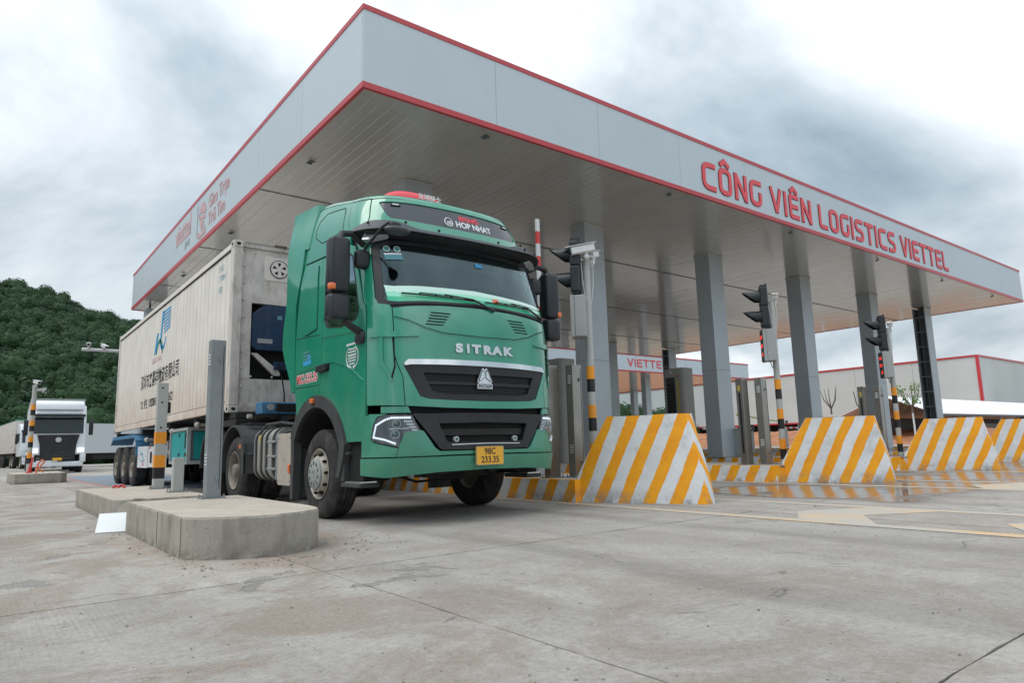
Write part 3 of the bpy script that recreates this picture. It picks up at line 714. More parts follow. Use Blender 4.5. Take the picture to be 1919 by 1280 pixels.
def frame_ring(z0, z1, o_, th):
    m = MB()
    m.box(CX0 - o_, CX1 + o_, CY0 - o_, CY0 - o_ + th, z0, z1); m.box(CX0 - o_, CX1 + o_, CY1 + o_ - th, CY1 + o_, z0, z1)
    m.box(CX0 - o_, CX0 - o_ + th, CY0 - o_ + th, CY1 + o_ - th, z0, z1); m.box(CX1 + o_ - th, CX1 + o_, CY0 - o_ + th, CY1 + o_ - th, z0, z1)
    return m
cb(frame_ring(ZC - .005, ZC + .09, .012, .06).build('lower_edge_trim', 'fascia_red'))
cb(frame_ring(ZT - .085, ZT, .012, .06).build('upper_edge_trim', 'fascia_red'))
cb(frame_ring(ZC + .0902, ZC + .10, .006, .05).build('bright_bead', 'trim_pale'))
cb(MB().box(CX0 + .06, CX1 - .06, CY0 + .06, CY1 - .06, ZC + .30, ZT - .12).build('roof_deck', 'steel_dark'))
nC = 151; wc = (CX1 - CX0 - .12) / nC
m = MB(); m.prism([(-wc / 2 + .0018, .02), (-wc / 2 + .0018, .004), (-wc / 2 + .007, 0), (wc / 2 - .007, 0), (wc / 2 - .0018, .004), (wc / 2 - .0018, .02)], 0, CY1 - CY0 - .14, axis='y')
cme = m.mesh(); cme.materials.append(M['ceiling_metal'])
rnd = random.Random(5)
for i in range(nC):
    o = cb(link('ceiling_panel', cme, loc=(CX0 + .06 + wc * (i + .5), CY0 + .07, ZC + .012 + rnd.uniform(-.0015, .0015))))
    o.rotation_euler = (R(rnd.gauss(0, .012)), R(rnd.gauss(0, .13)), 0)
cb(MB().box(CX0 + .06, CX1 - .06, CY0 + .062, CY1 - .062, ZC + .05, ZC + .07).build('ceiling_void', 'steel_dark'))
for y in (13.87, 18.82, 23.8): cb(MB().box(CX0 + .06, CX1 - .06, y - .012, y + .012, ZC - .002, ZC + .008).build('ceiling_joint', 'steel_dark'))
def ceiling_lamp():
    m = MB(); m.box(-.06, .06, -.02, .02, -.035, -.012); m.box(-.01, .01, -.01, .01, -.012, .01); m.box(-.09, .015, .021, .035, -.07, -.035); return m.mesh()
lm = ceiling_lamp(); lm.materials.append(M['steel_dark'])
for p in [(4.6, 11.86)] + [(6.7 + 5.0 * i, 9.12) for i in range(6)] + [(4.6, 17), (4.6, 22)]:
    cb(link('floodlight', lm, loc=(p[0], p[1], ZC)))
# columns (clad), the sixth one still open on its left side
def clad_column(x, y):
    r = cb(empty('column', (x, y, HI)))
    m = MB(); h = ZC - HI
    m.box(0, .66, 0, .03, 0, h - .03); m.box(0, .66, .47, .50, 0, h - .03); m.box(0, .03, .0302, .4698, 0, h - .03); m.box(.63, .66, .0302, .4698, 0, h - .03)
    link('cladding', m.mesh(), 'column_cladding', r)
    m = MB(); m.box(-.008, .668, -.008, .508, 2.49, 2.495)
    link('base_collar', MB().box(-.03, .69, -.03, .53, 0, .012).mesh(), 'steel_dark', r)
    link('cladding_joint', m.mesh(), 'steel_dark', r)
    m = MB(); m.box(-.02, .68, -.02, 0, h - .03, h + .004); m.box(-.02, .68, .50, .52, h - .03, h + .004); m.box(-.02, 0, 0.0002, .4998, h - .03, h + .004); m.box(.66, .68, .0002, .4998, h - .03, h + .004)
    link('collar', m.mesh(), 'trim_pale', r)
    return r
def open_column(x, y):
    r = cb(empty('column', (x, y, HI))); h = ZC - HI
    m = MB(); m.box(0, .66, 0, .03, 0, h - .03); m.box(.62, .66, .0302, .4698, 0, h - .03); m.box(0, .66, .47, .50, 0, h - .03); link('cladding', m.mesh(), 'column_cladding', r)
    for yy in (.05, .25, .42):
        m = MB(); m.box(.1, .16, yy, yy + .035, 0, h - .04); link('stud', m.mesh(), 'steel_dark', r)
    for k in range(9):
        z = .35 + k * .64
        m = MB(); m.box(.02, .06, .032, .468, z, z + .04); link('rung', m.mesh(), 'grey_frame', r)
    m = MB(); m.box(.25, .45, .1, .4, 0, h - .05); link('core', m.mesh(), 'steel_dark', r)
    m = MB(); m.box(-.02, .68, -.02, 0, h - .03, h + .004); m.box(.66, .68, .0002, .4998, h - .03, h + .004); link('collar', m.mesh(), 'trim_pale', r)
for i in range(6):
    x = 6.48 + LP * i - .02
    for y in (11.64, 25.5):
        (open_column if i == 5 or (i == 4 and False) else clad_column)(x, y)

r = cb(empty('column', (4.45, 27.0, HI))); link('cladding', MB().box(0, .66, 0, .5, -.3, 5.75).mesh(), 'column_cladding', r); link('bracket', MB().box(.1, .16, .1, .16, 5.75, 5.95).mesh(), 'steel_dark', r)
# stroke lettering ---------------------------------------------------------------------------------
def rnd_poly(pts, r, closed=False, n=5):
    out = []; N_ = len(pts)
    for i, p in enumerate(pts):
        if not closed and i in (0, N_ - 1): out.append(p); continue
        a = Vector(pts[i - 1]); b = Vector(p); c_ = Vector(pts[(i + 1) % N_])
        d1 = (a - b); d2 = (c_ - b); rr = min(r, d1.length * .48, d2.length * .48)
        p1 = b + d1.normalized() * rr; p2 = b + d2.normalized() * rr
        for k in range(n + 1):
            t = k / n; q = p1 * (1 - t) ** 2 + b * 2 * t * (1 - t) + p2 * t * t; out.append((q.x, q.y))
    return out
def glyph(ch, w=.60, k=.16):
    h = k / 2; a, b, lo, hi = h, w - h, h, 1 - h
    Rr = .26
    g = {'C': [rnd_poly([(w - .02, hi), (a, hi), (a, lo), (w - .02, lo)], Rr)],
         'O': [('c', rnd_poly([(a, hi), (a, lo), (b, lo), (b, hi)], Rr, True))],
         'G': [rnd_poly([(w - .02, hi), (a, hi), (a, lo), (b, lo), (b, .55)], Rr), ],
         'N': [[(a, 0), (a, 1)], [(a + .0, .97), (b, .03)], [(b, 0), (b, 1)]],
         'V': [[(.05, 1), (w / 2, .03)], [(w - .05, 1), (w / 2, .03)]],
         'I': [[(h, 0), (h, 1)]],
         'E': [rnd_poly([(w - .06, hi), (a, hi), (a, lo), (w - .06, lo)], .10), [(a + .03, .5), (w - .10, .5)]],
         'L': [rnd_poly([(a, 1), (a, lo), (w - .08, lo)], .14)],
         'S': [rnd_poly([(w - .05, hi), (a, hi), (a, .52), (b, .48), (b, lo), (.05, lo)], .2)],
         'T': [[(0, hi), (w, hi)], [(w / 2, hi), (w / 2, 0)]]}
    if ch == 'Ô' or ch == 'Ê':
        base_ = glyph('O' if ch == 'Ô' else 'E', w, k)
        return base_[0] + [[(w / 2 - .2, 1.10), (w / 2, 1.27), (w / 2 + .2, 1.10)]], base_[1]
    ww = {'I': k, 'L': w - .06, 'E': w - .04, 'T': w}.get(ch, w)
    return g[ch], ww
def sign(text, x0, x1, z0, cap, y, parent_fn, gap=.115, space=.32, stroke=.168, prefix='lettering'):
    tot = 0; items = []
    for ch in text:
        if ch == ' ': tot += space; continue
        st, ww = glyph(ch); items.append((st, tot)); tot += ww + gap
    tot -= gap; sc = (x1 - x0) / tot
    for st, off in items:
        for dep, wd, mt, y_ in ((.016, stroke + .03, 'sign_red_edge', y), (.022, stroke, 'sign_red', y)):
            m = MB()
            for q_i, s_ in enumerate(st):
                closed = isinstance(s_, tuple) and s_[0] == 'c'; pts = s_[1] if closed else s_
                pp = [((x_ + off) * sc, z_ * cap) for x_, z_ in pts]
                if not closed and wd > stroke + .01:      # outline runs past the stroke ends
                    for (i_, j_) in ((0, 1), (-1, -2)):
                        d = Vector(pp[i_]) - Vector(pp[j_]); d.normalize(); pp[i_] = tuple(Vector(pp[i_]) + d * .012)
                ribbon(m, pp, wd * cap, dep + .0009 * q_i, closed, (x0, y_ - .0003 * q_i, z0))
            parent_fn(m.build('letter' if mt == 'sign_red' else 'letter_edge', mt))
sign('CÔNG VIÊN LOGISTICS VIETTEL', 12.55, 26.62, 6.47, .66, CY0 - .001, cb)
LX = CX0 - .001
def lt(name, body, size, mat, y, z, **kw):
    return cb(text_on(name, body, size, mat, (LX, y, z), (0, -1, 0), (0, 0, 1), extrude=.01, align='LEFT', **kw))
lt('lettering', 'viettel', .92, 'pale_red_print', 21.45, 6.83, sx=.82, offset=.008)
lt('lettering', 'post', .34, 'pale_green_print', 20.2, 6.55, sx=.9)
cb(MB().box(LX - .006, LX, 18.86, 18.89, 6.5, 7.4).build('divider', 'grey_frame'))
lt('lettering', 'Giao Trọn', .50, 'pale_red_print', 17.75, 6.98, sx=.86, offset=.004)
lt('lettering', 'Trái Tim', .50, 'pale_red_print', 17.75, 6.52, sx=.86, offset=.004)
# carrier-figure emblem: cap, heart and folded base
m = MB()
m.prism([(18.72, 6.98), (18.62, 7.20), (18.40, 7.34), (18.12, 7.28), (17.98, 7.06), (18.02, 6.98), (18.60, 7.10)], LX - .012, LX, axis='x')
m.prism([(18.66, 6.92), (18.60, 7.02), (18.06, 6.94), (18.0, 6.84)], LX - .012, LX, axis='x')
cb(m.build('emblem_cap', 'pale_red_print'))
m = MB(); m.prism([(18.58, 6.78), (18.50, 6.88), (18.38, 6.80), (18.26, 6.88), (18.18, 6.78), (18.38, 6.56)], LX - .012, LX, axis='x'); cb(m.build('emblem_heart', 'pale_red_print'))
m = MB(); m.prism([(18.74, 6.62), (18.74, 6.42), (18.02, 6.42), (18.02, 6.62), (18.38, 6.48)], LX - .012, LX, axis='x'); cb(m.build('emblem_base', 'pale_red_print'))

# ================================================================== SECOND CANOPY FURTHER BACK
can2 = tag(empty('toll_canopy', (25, 35.6, 0)), 'second, smaller looking canopy with red lettering, standing behind the main one', 'canopy')
def c2(o): o.parent = can2; o.matrix_parent_inverse = Matrix.Translation((-25, -35.6, 0)); return o
AX0, AX1, AY0, AY1 = 22.0, 55.4, 35.6, 52.1
for k in range(11):
    x = AX0 + k * (AX1 - AX0) / 11
    c2(MB().box(x + .01, x + (AX1 - AX0) / 11 - .01, AY0, AY0 + .05, ZC + .08, ZT - .08).build('fascia_panel', 'fascia_silver'))
for k in range(6):
    y = AY0 + .05 + k * (AY1 - AY0 - .05) / 6
    c2(MB().box(AX1 - .05, AX1, y + .01, y + (AY1 - AY0 - .05) / 6 - .01, ZC + .08, ZT - .08).build('fascia_panel', 'fascia_silver'))
    c2(MB().box(AX0, AX0 + .05, y + .01, y + (AY1 - AY0 - .05) / 6 - .01, ZC + .08, ZT - .08).build('fascia_panel', 'fascia_silver'))
for z in (ZC - .02, ZT - .1):
    m = MB(); m.box(AX0 - .02, AX1 + .02, AY0 - .02, AY0 + .06, z, z + .11); m.box(AX1 - .04, AX1 + .02, AY0 + .061, AY1, z, z + .11); m.box(AX0 - .02, AX0 + .04, AY0 + .061, AY1, z, z + .11); m.box(AX0 - .02, AX1 + .02, AY1, AY1 + .05, z, z + .11)
    c2(m.build('edge_trim', 'fascia_red'))
c2(MB().box(AX0 + .06, AX1 - .06, AY0 + .07, AY1 - .01, ZC, ZC + .1).build('ceiling', 'ceiling_metal'))
c2(MB().box(AX0 + .06, AX1 - .06, AY0 + .07, AY1 - .01, ZT - .3, ZT - .15).build('roof_deck', 'steel_dark'))
sign('VIETTEL', 39.2, 43.9, 6.62, .62, AY0 - .001, c2)
for x in (24.4, 29.4, 34.5, 39.5, 44.6, 49.6, 54.2):
    for y in (38.6, 48.6):
        c2(MB().box(x, x + .66, y, y + .5, 0, ZC).build('column', 'column_cladding'))
# ================================================================== SIGNAL POLES
def bands(root, r, zs, sq=False, n=20):
    """zs: list of (z0, z1, material); each band a sleeve a little proud of the pole"""
    for z0, z1, mt in zs:
        m = MB()
        if sq: m.box(-r, r, -r, r, z0, z1)
        else: m.cyl((0, 0, z0), (0, 0, z1), r, n=n)
        m.build('painted_band', mt, root, smooth=not sq)
def bullet_camera(root, loc, yaw, pitch=-12, s=1.0, name='camera'):
    r = empty(name, loc, R(yaw), root)
    m = MB(); mt = Matrix.Translation((0, 0, .09 * s)) @ Matrix.Rotation(R(pitch), 4, 'X')
    m.box(-.05 * s, .05 * s, -.04 * s, .26 * s, -.045 * s, .045 * s, bev=.014 * s, seg=2, mtx=mt)
    m.box(-.06 * s, .06 * s, -.06 * s, .33 * s, .05 * s, .058 * s, mtx=mt); m.build('camera_housing', 'camera_white', r)
    m = MB(); m.cyl(mt @ Vector((0, .255 * s, 0)), mt @ Vector((0, .275 * s, 0)), .034 * s, n=14); m.build('camera_lens', 'signal_black', r)
    m = MB(); m.cyl((0, .06 * s, -.05 * s), (0, .06 * s, .05 * s), .022 * s, n=10); m.sphere((0, .06 * s, -.02 * s), .035 * s, 10); m.tube([(0, .05 * s, .0), (0, -.05 * s, -.03 * s), (0, -.02 * s, -.12 * s)], .009 * s, 6); m.build('camera_bracket', 'camera_white', r)
    return r
def signal_pole(x, y, lab, led=True, top=3.47, z0=HI, cams=True):
    r = empty('signal_pole', (x, y, z0)); h = top - z0; q = .057
    m = MB(); m.cyl((0, 0, 0), (0, 0, h), q, n=20); m.cyl((0, 0, h), (0, 0, h + .012), q + .006, n=20); m.build('pole', 'pole_grey', r, smooth=True)
    m = MB(); m.box(-.13, .13, -.13, .13, 0, .015)
    for sx_ in (-1, 1):
        for sy_ in (-1, 1): m.cyl((sx_ * .1, sy_ * .1, .015), (sx_ * .1, sy_ * .1, .05), .010, n=8)
    m.build('base_plate', 'grey_frame', r)
    zs = []; z = .10
    for k in range(3):
        zs += [(z, z + .19, 'band_black'), (z + .19, z + .38, 'band_orange')]; z += .57
    bands(r, q + .0025, zs)
    hd = empty('traffic_light', (-.17, .06, 0), R(40), r)
    m = MB(); zc = h - .12
    m.box(-.13, .13, -.075, .065, zc - .40, zc - .005, bev=.02, seg=2); m.box(-.13, .13, -.075, .065, zc + .005, zc + .38, bev=.02, seg=2); m.box(-.10, .10, -.06, .05, zc - .43, zc + .42)
    m.box(-.02, .02, -.085, -.055, zc - .46, zc + .46); m.build('signal_housing', 'signal_black', hd)
    for dz in (-.2, .19):
        m = MB(); c0 = Vector((0, .066, zc + dz)); n = 22; ra = .118
        ring = []
        for k in range(n + 1):      # hood: open below, longer above
            a = R(-50) + R(280) * k / n; dx_ = math.cos(a) * ra; dz_ = math.sin(a) * ra
            ln = .05 + .27 * (0.5 + .5 * math.sin(a)) ** 1.0
            ring.append(((dx_, dz_), ln))
        vo = [m.bm.verts.new(c0 + Vector((p[0], 0, p[1]))) for p, l_ in ring]; vf = [m.bm.verts.new(c0 + Vector((p[0] * .97, l_, p[1] * .97))) for p, l_ in ring]
        vi = [m.bm.verts.new(c0 + Vector((p[0] * .96, 0, p[1] * .96))) for p, l_ in ring]; vg = [m.bm.verts.new(c0 + Vector((p[0] * .93, l_, p[1] * .93))) for p, l_ in ring]
        for k in range(n):
            for A, B in ((vo, vf), (vf, vg), (vg, vi)): m.bm.faces.new((A[k], A[k + 1], B[k + 1], B[k]))
        m.build('visor', 'signal_black', hd, smooth=True)
        m = MB(); m.cyl(c0, c0 + Vector((0, .012, 0)), .10, n=24); m.build('signal_lens', 'dark_hole', hd)
    m = MB(); m.tube([(.02, -.06, zc - .25), (.12, -.12, zc - .28), (.16, -.16, zc - .3)], .012, 6); m.tube([(.02, -.06, zc + .25), (.12, -.12, zc + .22), (.16, -.16, zc + .2)], .012, 6); m.build('bracket', 'pole_grey', hd)
    bx = empty('display_box', (-.15, .05, 0), R(40), r); zb = h - .58
    m = MB(); m.box(-.15, .15, -.12, .04, zb - .62, zb, bev=.008); m.build('cabinet', 'grey_paint', bx)
    m = MB(); m.box(-.155, .155, .042, .10, zb - .625, zb + .004, bev=.004); m.build('display_frame', 'grey_paint', bx)
    if led:
        m = MB(); m.box(-.14, .14, .1005, .112, zb - .61, zb - .01); m.build('display_screen', 'signal_black', bx)
        rr = random.Random(int(x * 10))
        for k, zz in enumerate((.13, .30, .47)):
            m = MB()
            for q_ in range(3 - (k == 2)):
                xx = -.10 + q_ * .07
                m.box(xx, xx + .05, .1125, .116, zb - zz, zb - zz + .012); m.box(xx, xx + .010, .1125, .116, zb - zz - .05, zb - zz); m.box(xx + .02, xx + .05, .1125, .116, zb - zz - .05, zb - zz - .038)
            m.build('display_digits', 'led_red', bx)
    m = MB(); m.tube([(0, -.02, zb - .62), (.05, -.06, zb - .74), (.12, -.12, zb - .72), (.20, -.17, zb - .70), (.26, -.16, zb - .76), (.27, -.14, zb - .86), (.20, -.14, zb - .93)], .010, 6); m.build('conduit', 'grey_frame', bx, smooth=True)
    if cams:
        if not led: bullet_camera(r, (-.04, -.16, h + .03), 62, -12, 1.25)
        bullet_camera(r, (.08, -.05, h - .0), -62, 14, 1.0)
        m = MB(); m.tube([(-.16, .02, h), (.16, -.03, h - .03)], .014, 6); m.tube([(.12, -.03, h - .05), (.10, -.04, h - .35), (.08, -.02, h - .60), (.06, 0, h - .75)], .007, 6)
        m.tube([(-.1, 0, h - .05), (-.11, -.03, h - .3), (-.09, -.04, h - .55), (-.05, -.03, h - .62)], .007, 6); m.build('cable', 'camera_white', r, smooth=True)
    return tag(r, lab, 'signal pole', 'banded signal poles on the striped islands')
signal_pole(XI[0] - .13, 7.18, 'banded pole with black traffic light, grey box and two white cameras beside the green lorry', led=False, top=3.56)
signal_pole(XI[1] - .13, 7.18, 'banded signal pole with red figures, second from the green lorry', top=3.48)
signal_pole(XI[2] - .13, 7.18, 'banded signal pole with red figures, farthest right', top=3.36)

# ================================================================== STEEL POSTS, TICKET KIOSKS, GATES, CABINETS
def vent(root, x, z, face_y, n=4, w=.05):
    for k in range(n):
        m = MB(); m.box(x - w, x + w, face_y - .004, face_y - .0005, z + k * .035, z + k * .035 + .016); m.build('vent_slot', 'white_print', root)
def steel_post(x, y, z0, lab, slot=False, sq=.20, dp=.13, h=1.68, mat='brushed_steel', group='steel sensor posts', base_=True):
    r = empty('sensor_post', (x, y, z0))
    m = MB(); m.box(-sq / 2, sq / 2, -dp / 2, dp / 2, .012, h, bev=.004); m.build('post_body', mat, r)
    if base_:
        m = MB(); m.box(-sq / 2 - .05, sq / 2 + .05, -dp / 2 - .03, dp / 2 + .03, 0, .012)
        for a in (-1, 1):
            for b_ in (-1, 1): m.cyl((a * (sq / 2 + .03), b_ * (dp / 2 + .01), .012), (a * (sq / 2 + .03), b_ * (dp / 2 + .01), .045), .009, n=8)
        m.build('base_plate', 'grey_frame', r)
    if slot:
        m = MB(); m.box(-sq / 2 - .004, -sq / 2 - .0005, -.022, .022, .22, h - .28); m.build('light_slot', 'signal_black', r)
        m = MB(); m.box(-sq / 2 - .02, -sq / 2 - .001, -.03, .03, h - .25, h - .14, bev=.008); m.build('warning_lamp', 'kiosk_yellow', r)
    else:
        for zz in (h - .28, .36):
            for k in range(4):
                m = MB(); m.box(-sq / 2 - .003, -sq / 2 - .0005, -.045, .03, zz + k * .035, zz + k * .035 + .014); m.build('vent_slot', 'white_print', r)
        m = MB(); m.cyl((sq / 2 - .05, -dp / 2 - .0005, h - .22), (sq / 2 - .05, -dp / 2 - .02, h - .22), .02, n=12); m.box(sq / 2 - .058, sq / 2 - .042, -dp / 2 - .026, -dp / 2 - .02, h - .26, h - .20); m.build('lock', 'grey_frame', r)
        m = MB(); m.cyl((sq / 2 - .05, -dp / 2 - .0005, .22), (sq / 2 - .05, -dp / 2 - .02, .22), .02, n=12); m.build('lock', 'grey_frame', r)
        m = MB(); m.box(sq / 2 - .026, sq / 2 - .021, -dp / 2 - .003, -dp / 2 - .0005, .10, h - .06); m.build('door_seam', 'seam_black', r)
    return tag(r, lab, 'post', group)
steel_post(2.05, 7.99, .3165, 'tall grey steel post with vent slots on the near concrete island', sq=.155, dp=.13, h=1.74, mat='grey_frame')
# banded square post and low stub on the second bare island
r = empty('banded_post', (2.27, 11.98, .2765)); m = MB(); m.box(-.075, .075, -.06, .06, .01, 1.66, bev=.003); m.build('post_body', 'pole_grey', r)
for z0, z1, mt in ((.16, .33, 'band_black'), (.33, .52, 'band_orange'), (.70, .88, 'band_orange')):
    MB().box(-.0775, .0775, -.0625, .0625, z0, z1).build('painted_band', mt, r)
m = MB(); m.box(-.12, .12, -.11, .11, 0, .01)
for a in (-1, 1):
    for b_ in (-1, 1): m.cyl((a * .095, b_ * .085, .01), (a * .095, b_ * .085, .045), .009, n=8)
m.prism([(-.12, .011), (-.0755, .011), (-.0755, .06)], -.004, .004, axis='y'); m.prism([(.12, .011), (.0755, .011), (.0755, .06)], -.004, .004, axis='y'); m.build('base_plate', 'grey_frame', r)
for z in (.95, 1.35, 1.58):
    for dx_ in (-.03,):
        m = MB(); m.cyl((dx_ + .02, -.0605, z), (dx_ + .02, -.066, z), .014, n=12); m.build('bolt_hole', 'dark_hole', r)
m = MB(); m.box(.08, .13, -.02, .05, 1.18, 1.36, bev=.015, seg=2); m.build('sensor_eye', 'signal_black', r)
tag(r, 'square grey post with orange and black bands on the second concrete island', 'post')
r = empty('stub_post', (2.26, 10.62, .2765)); m = MB(); m.box(-.07, .07, -.055, .055, .01, .48, bev=.004); m.build('post_body', 'pole_grey', r)
m = MB(); m.box(-.13, .13, -.10, .10, 0, .01)
for a in (-1, 1):
    for b_ in (-1, 1): m.cyl((a * .105, b_ * .075, .01), (a * .105, b_ * .075, .05), .009, n=8)
m.build('base_plate', 'grey_frame', r)
tag(r, 'short light grey stub post between the banded post and the tall steel post', 'post')
for i, (w_, ) in enumerate([('beside the green lorry',), ('second from the green lorry',), ('third from the green lorry',), ]):
    x = XI[i]
    steel_post(x - .12, 7.56, HI, 'steel post with vent slots, on the island ' + w_, sq=.19, dp=.15, h=1.68)
    steel_post(x - .40, 7.80, HI, 'steel post with slot and yellow lamp, on the island ' + w_, slot=True, sq=.19, dp=.15, h=1.68)
def kiosk(i, lab):
    x = XI[i]; r = empty('ticket_kiosk', (x - .05, 13.2, HI)); h = 2.74
    m = MB(); m.prism(rrect(-.30, .30, 0, .72, .10, 5), 0, h); m.build('kiosk_body', 'kiosk_grey', r, smooth=30)
    m = MB(); m.box(-.306, -.3005, .28, .62, .25, h - .28); m.build('screen_recess', 'signal_black', r)
    for k in range(14):
        z = .9 + k * .1
        m = MB(); m.box(-.311, -.3065, .30, .60, z, z + .05); m.build('louvre', 'interior_black', r)
    m = MB(); m.box(-.306, -.3005, .14, .21, .5, h - .4); m.box(-.306, -.3005, .10, .64, .12, .19); m.build('yellow_stripe', 'kiosk_yellow', r)
    m = MB(); m.box(-.315, -.3066, .12, .17, 1.15, 1.35); m.build('handle', 'signal_black', r)
    m = MB(); m.box(-.306, -.3005, .11, .26, h - .26, h - .23); m.build('red_print', 'red_print', r)
    m = MB(); m.sphere((-.30, .42, h - .12), .045, 10); m.build('dome_camera', 'camera_white', r)
    tag(r, lab, 'ticket kiosk', 'tall grey ticket kiosks')
kiosk(1, 'tall grey ticket kiosk with yellow stripe just right of the green lorry')
kiosk(2, 'tall grey ticket kiosk with black louvred face left of a grey column')
def cabinet(x, y, lab, h=.78):
    r = empty('control_cabinet', (x, y, HI))
    m = MB(); m.box(0, .34, 0, .50, .02, h, bev=.006); m.build('cabinet_body', 'grey_paint', r)
    m = MB(); m.box(-.006, -.0005, .03, .47, .06, h - .04, bev=.002); m.build('door', 'grey_paint', r)
    m = MB(); m.cyl((-.0065, .40, h * .5), (-.02, .40, h * .5), .014, n=10); m.build('lock', 'dark_hole', r)
    m = MB(); m.box(-.02, .36, -.02, .52, h, h + .02); m.build('lid', 'grey_frame', r)
    tag(r, lab, 'cabinet', 'low grey control cabinets')
cabinet(17.15, 11.3, 'low grey control cabinet at the foot of the column behind the second crash block')
cabinet(7.15, 9.6, 'low grey vented cabinet partly hidden by the green lorry bumper', .5)
cabinet(22.2, 11.3, 'low grey control cabinet behind the third crash block')
def gate(x, y, up, lab, ln=3.4, z=1.25, tilt=0, colors=('camera_white', 'red_print'), dirn=-1):
    r = empty('lane_gate', (x, y, HI))
    m = MB(); m.box(-.13, .13, -.15, .15, 0, .98, bev=.01); m.build('gate_housing', 'grey_paint', r)
    a = empty('gate_arm', (0, -.19, z - HI), 0, r); n = int(ln / .22)
    for k in range(n):
        m = MB(); s0, s1 = .1 + k * .22, .1 + (k + 1) * .22
        if up: m.box(-.035, .035, -.02, .02, s0, s1)
        else: m.box(*sorted((dirn * s0, dirn * s1)), -.02, .02, -.04, .04)
        m.build('arm_stripe', colors[k % 2], a)
    m = MB(); m.box(-.08, .08, -.03, .03, -.08, .12); m.build('arm_clamp', 'signal_black', a)
    if tilt: a.rotation_euler = (0, R(tilt), 0)
    tag(r, lab, 'lane gate', 'red and white lane gates')
gate(7.33, 8.75, True, 'raised red and white gate arm standing upright behind the lorry mirror', ln=3.3)
gate(12.5, 14.6, False, 'lowered red and white gate arm crossing the second lane', ln=3.5, z=1.22)
gate(22.4, 14.6, False, 'lowered red and white gate arm on the far right, next to the third crash block', ln=3.0, z=1.2)
gate(27.4, 14.6, False, 'lowered red and white gate arm behind the fourth crash block', ln=3.0, z=1.2)
gate(34.0, 20.0, False, 'swing arm with fluorescent yellow and black marks in the distance', ln=4.6, z=1.62, tilt=5, colors=('camera_white', 'fluoro_yellow'))

# far left banded camera pole, camera gantry arm, small camera posts
def banded_pole(x, y, z0, h, lab, n=4, cams=True, rr=.075):
    r = empty('camera_pole', (x, y, z0)); m = MB(); m.cyl((0, 0, 0), (0, 0, h), rr - .003, n=18); m.build('pole', 'pole_grey', r, smooth=True)
    z = .3
    for k in range(n):
        bands(r, rr, [(z, z + .19, 'band_black'), (z + .19, z + .38, 'band_orange')]); z += .56
    if cams:
        bullet_camera(r, (0, 0, h), 200, -10, 1.2); bullet_camera(r, (.3, 0, h - .22), 90, -10, .9)
        m = MB(); m.tube([(0, 0, h - .2), (.3, 0, h - .2)], .012, 6); m.build('bracket', 'pole_grey', r)
    tag(r, lab, 'camera pole', 'banded camera poles')
banded_pole(1.45, 29.3, .32, 3.05, 'orange and black banded camera pole at the left edge before the far trucks')
banded_pole(21.0, 22.0, .0, 2.1, 'short banded camera pole seen between the steel posts of the second island', rr=.06)
banded_pole(15.6, 17.5, .0, 2.15, 'short white camera on a banded pole peeping over the first crash block', n=2, rr=.05)
r = empty('camera_gantry', (6.9, 26.9, 0)); m = MB(); m.cyl((0, 0, 0), (0, 0, 4.6), .09, n=16); m.build('pole', 'pole_grey', r, smooth=True)
m = MB(); m.cyl((0, 0, 4.42), (-4.35, 0, 4.42), .055, n=14); m.build('arm', 'camera_white', r, smooth=True)
bullet_camera(r, (-4.15, 0, 4.5), 170, -10, 1.1); bullet_camera(r, (-3.75, 0, 4.5), 200, -20, 1.0)
tag(r, 'white camera arm reaching out level behind the container against the wooded hill', 'camera arm')
def red_spike(x, y, lab):
    m = MB(); m.tube([(x, y, .32), (x + .04, y, .62), (x + .14, y, .75), (x + .22, y, .70), (x + .06, y, .46), (x + .2, y, .36)], .03, 6)
    tag(m.build('bent_red_rod', 'lamp_orange', None, True), lab, 'rod')
red_spike(1.55, 27.2, 'bent red rod on the far concrete island, right of the banded pole')
m = MB(); m.cyl((1.42, 28.2, .32), (1.42, 28.2, .36), .10, n=16); m.cyl((1.42, 28.2, .36), (1.5, 28.2, .85), .055, .02, n=16)
tag(m.build('red_cone', 'red_print', None, True), 'leaning red cone beside the banded pole on the far island', 'cone')

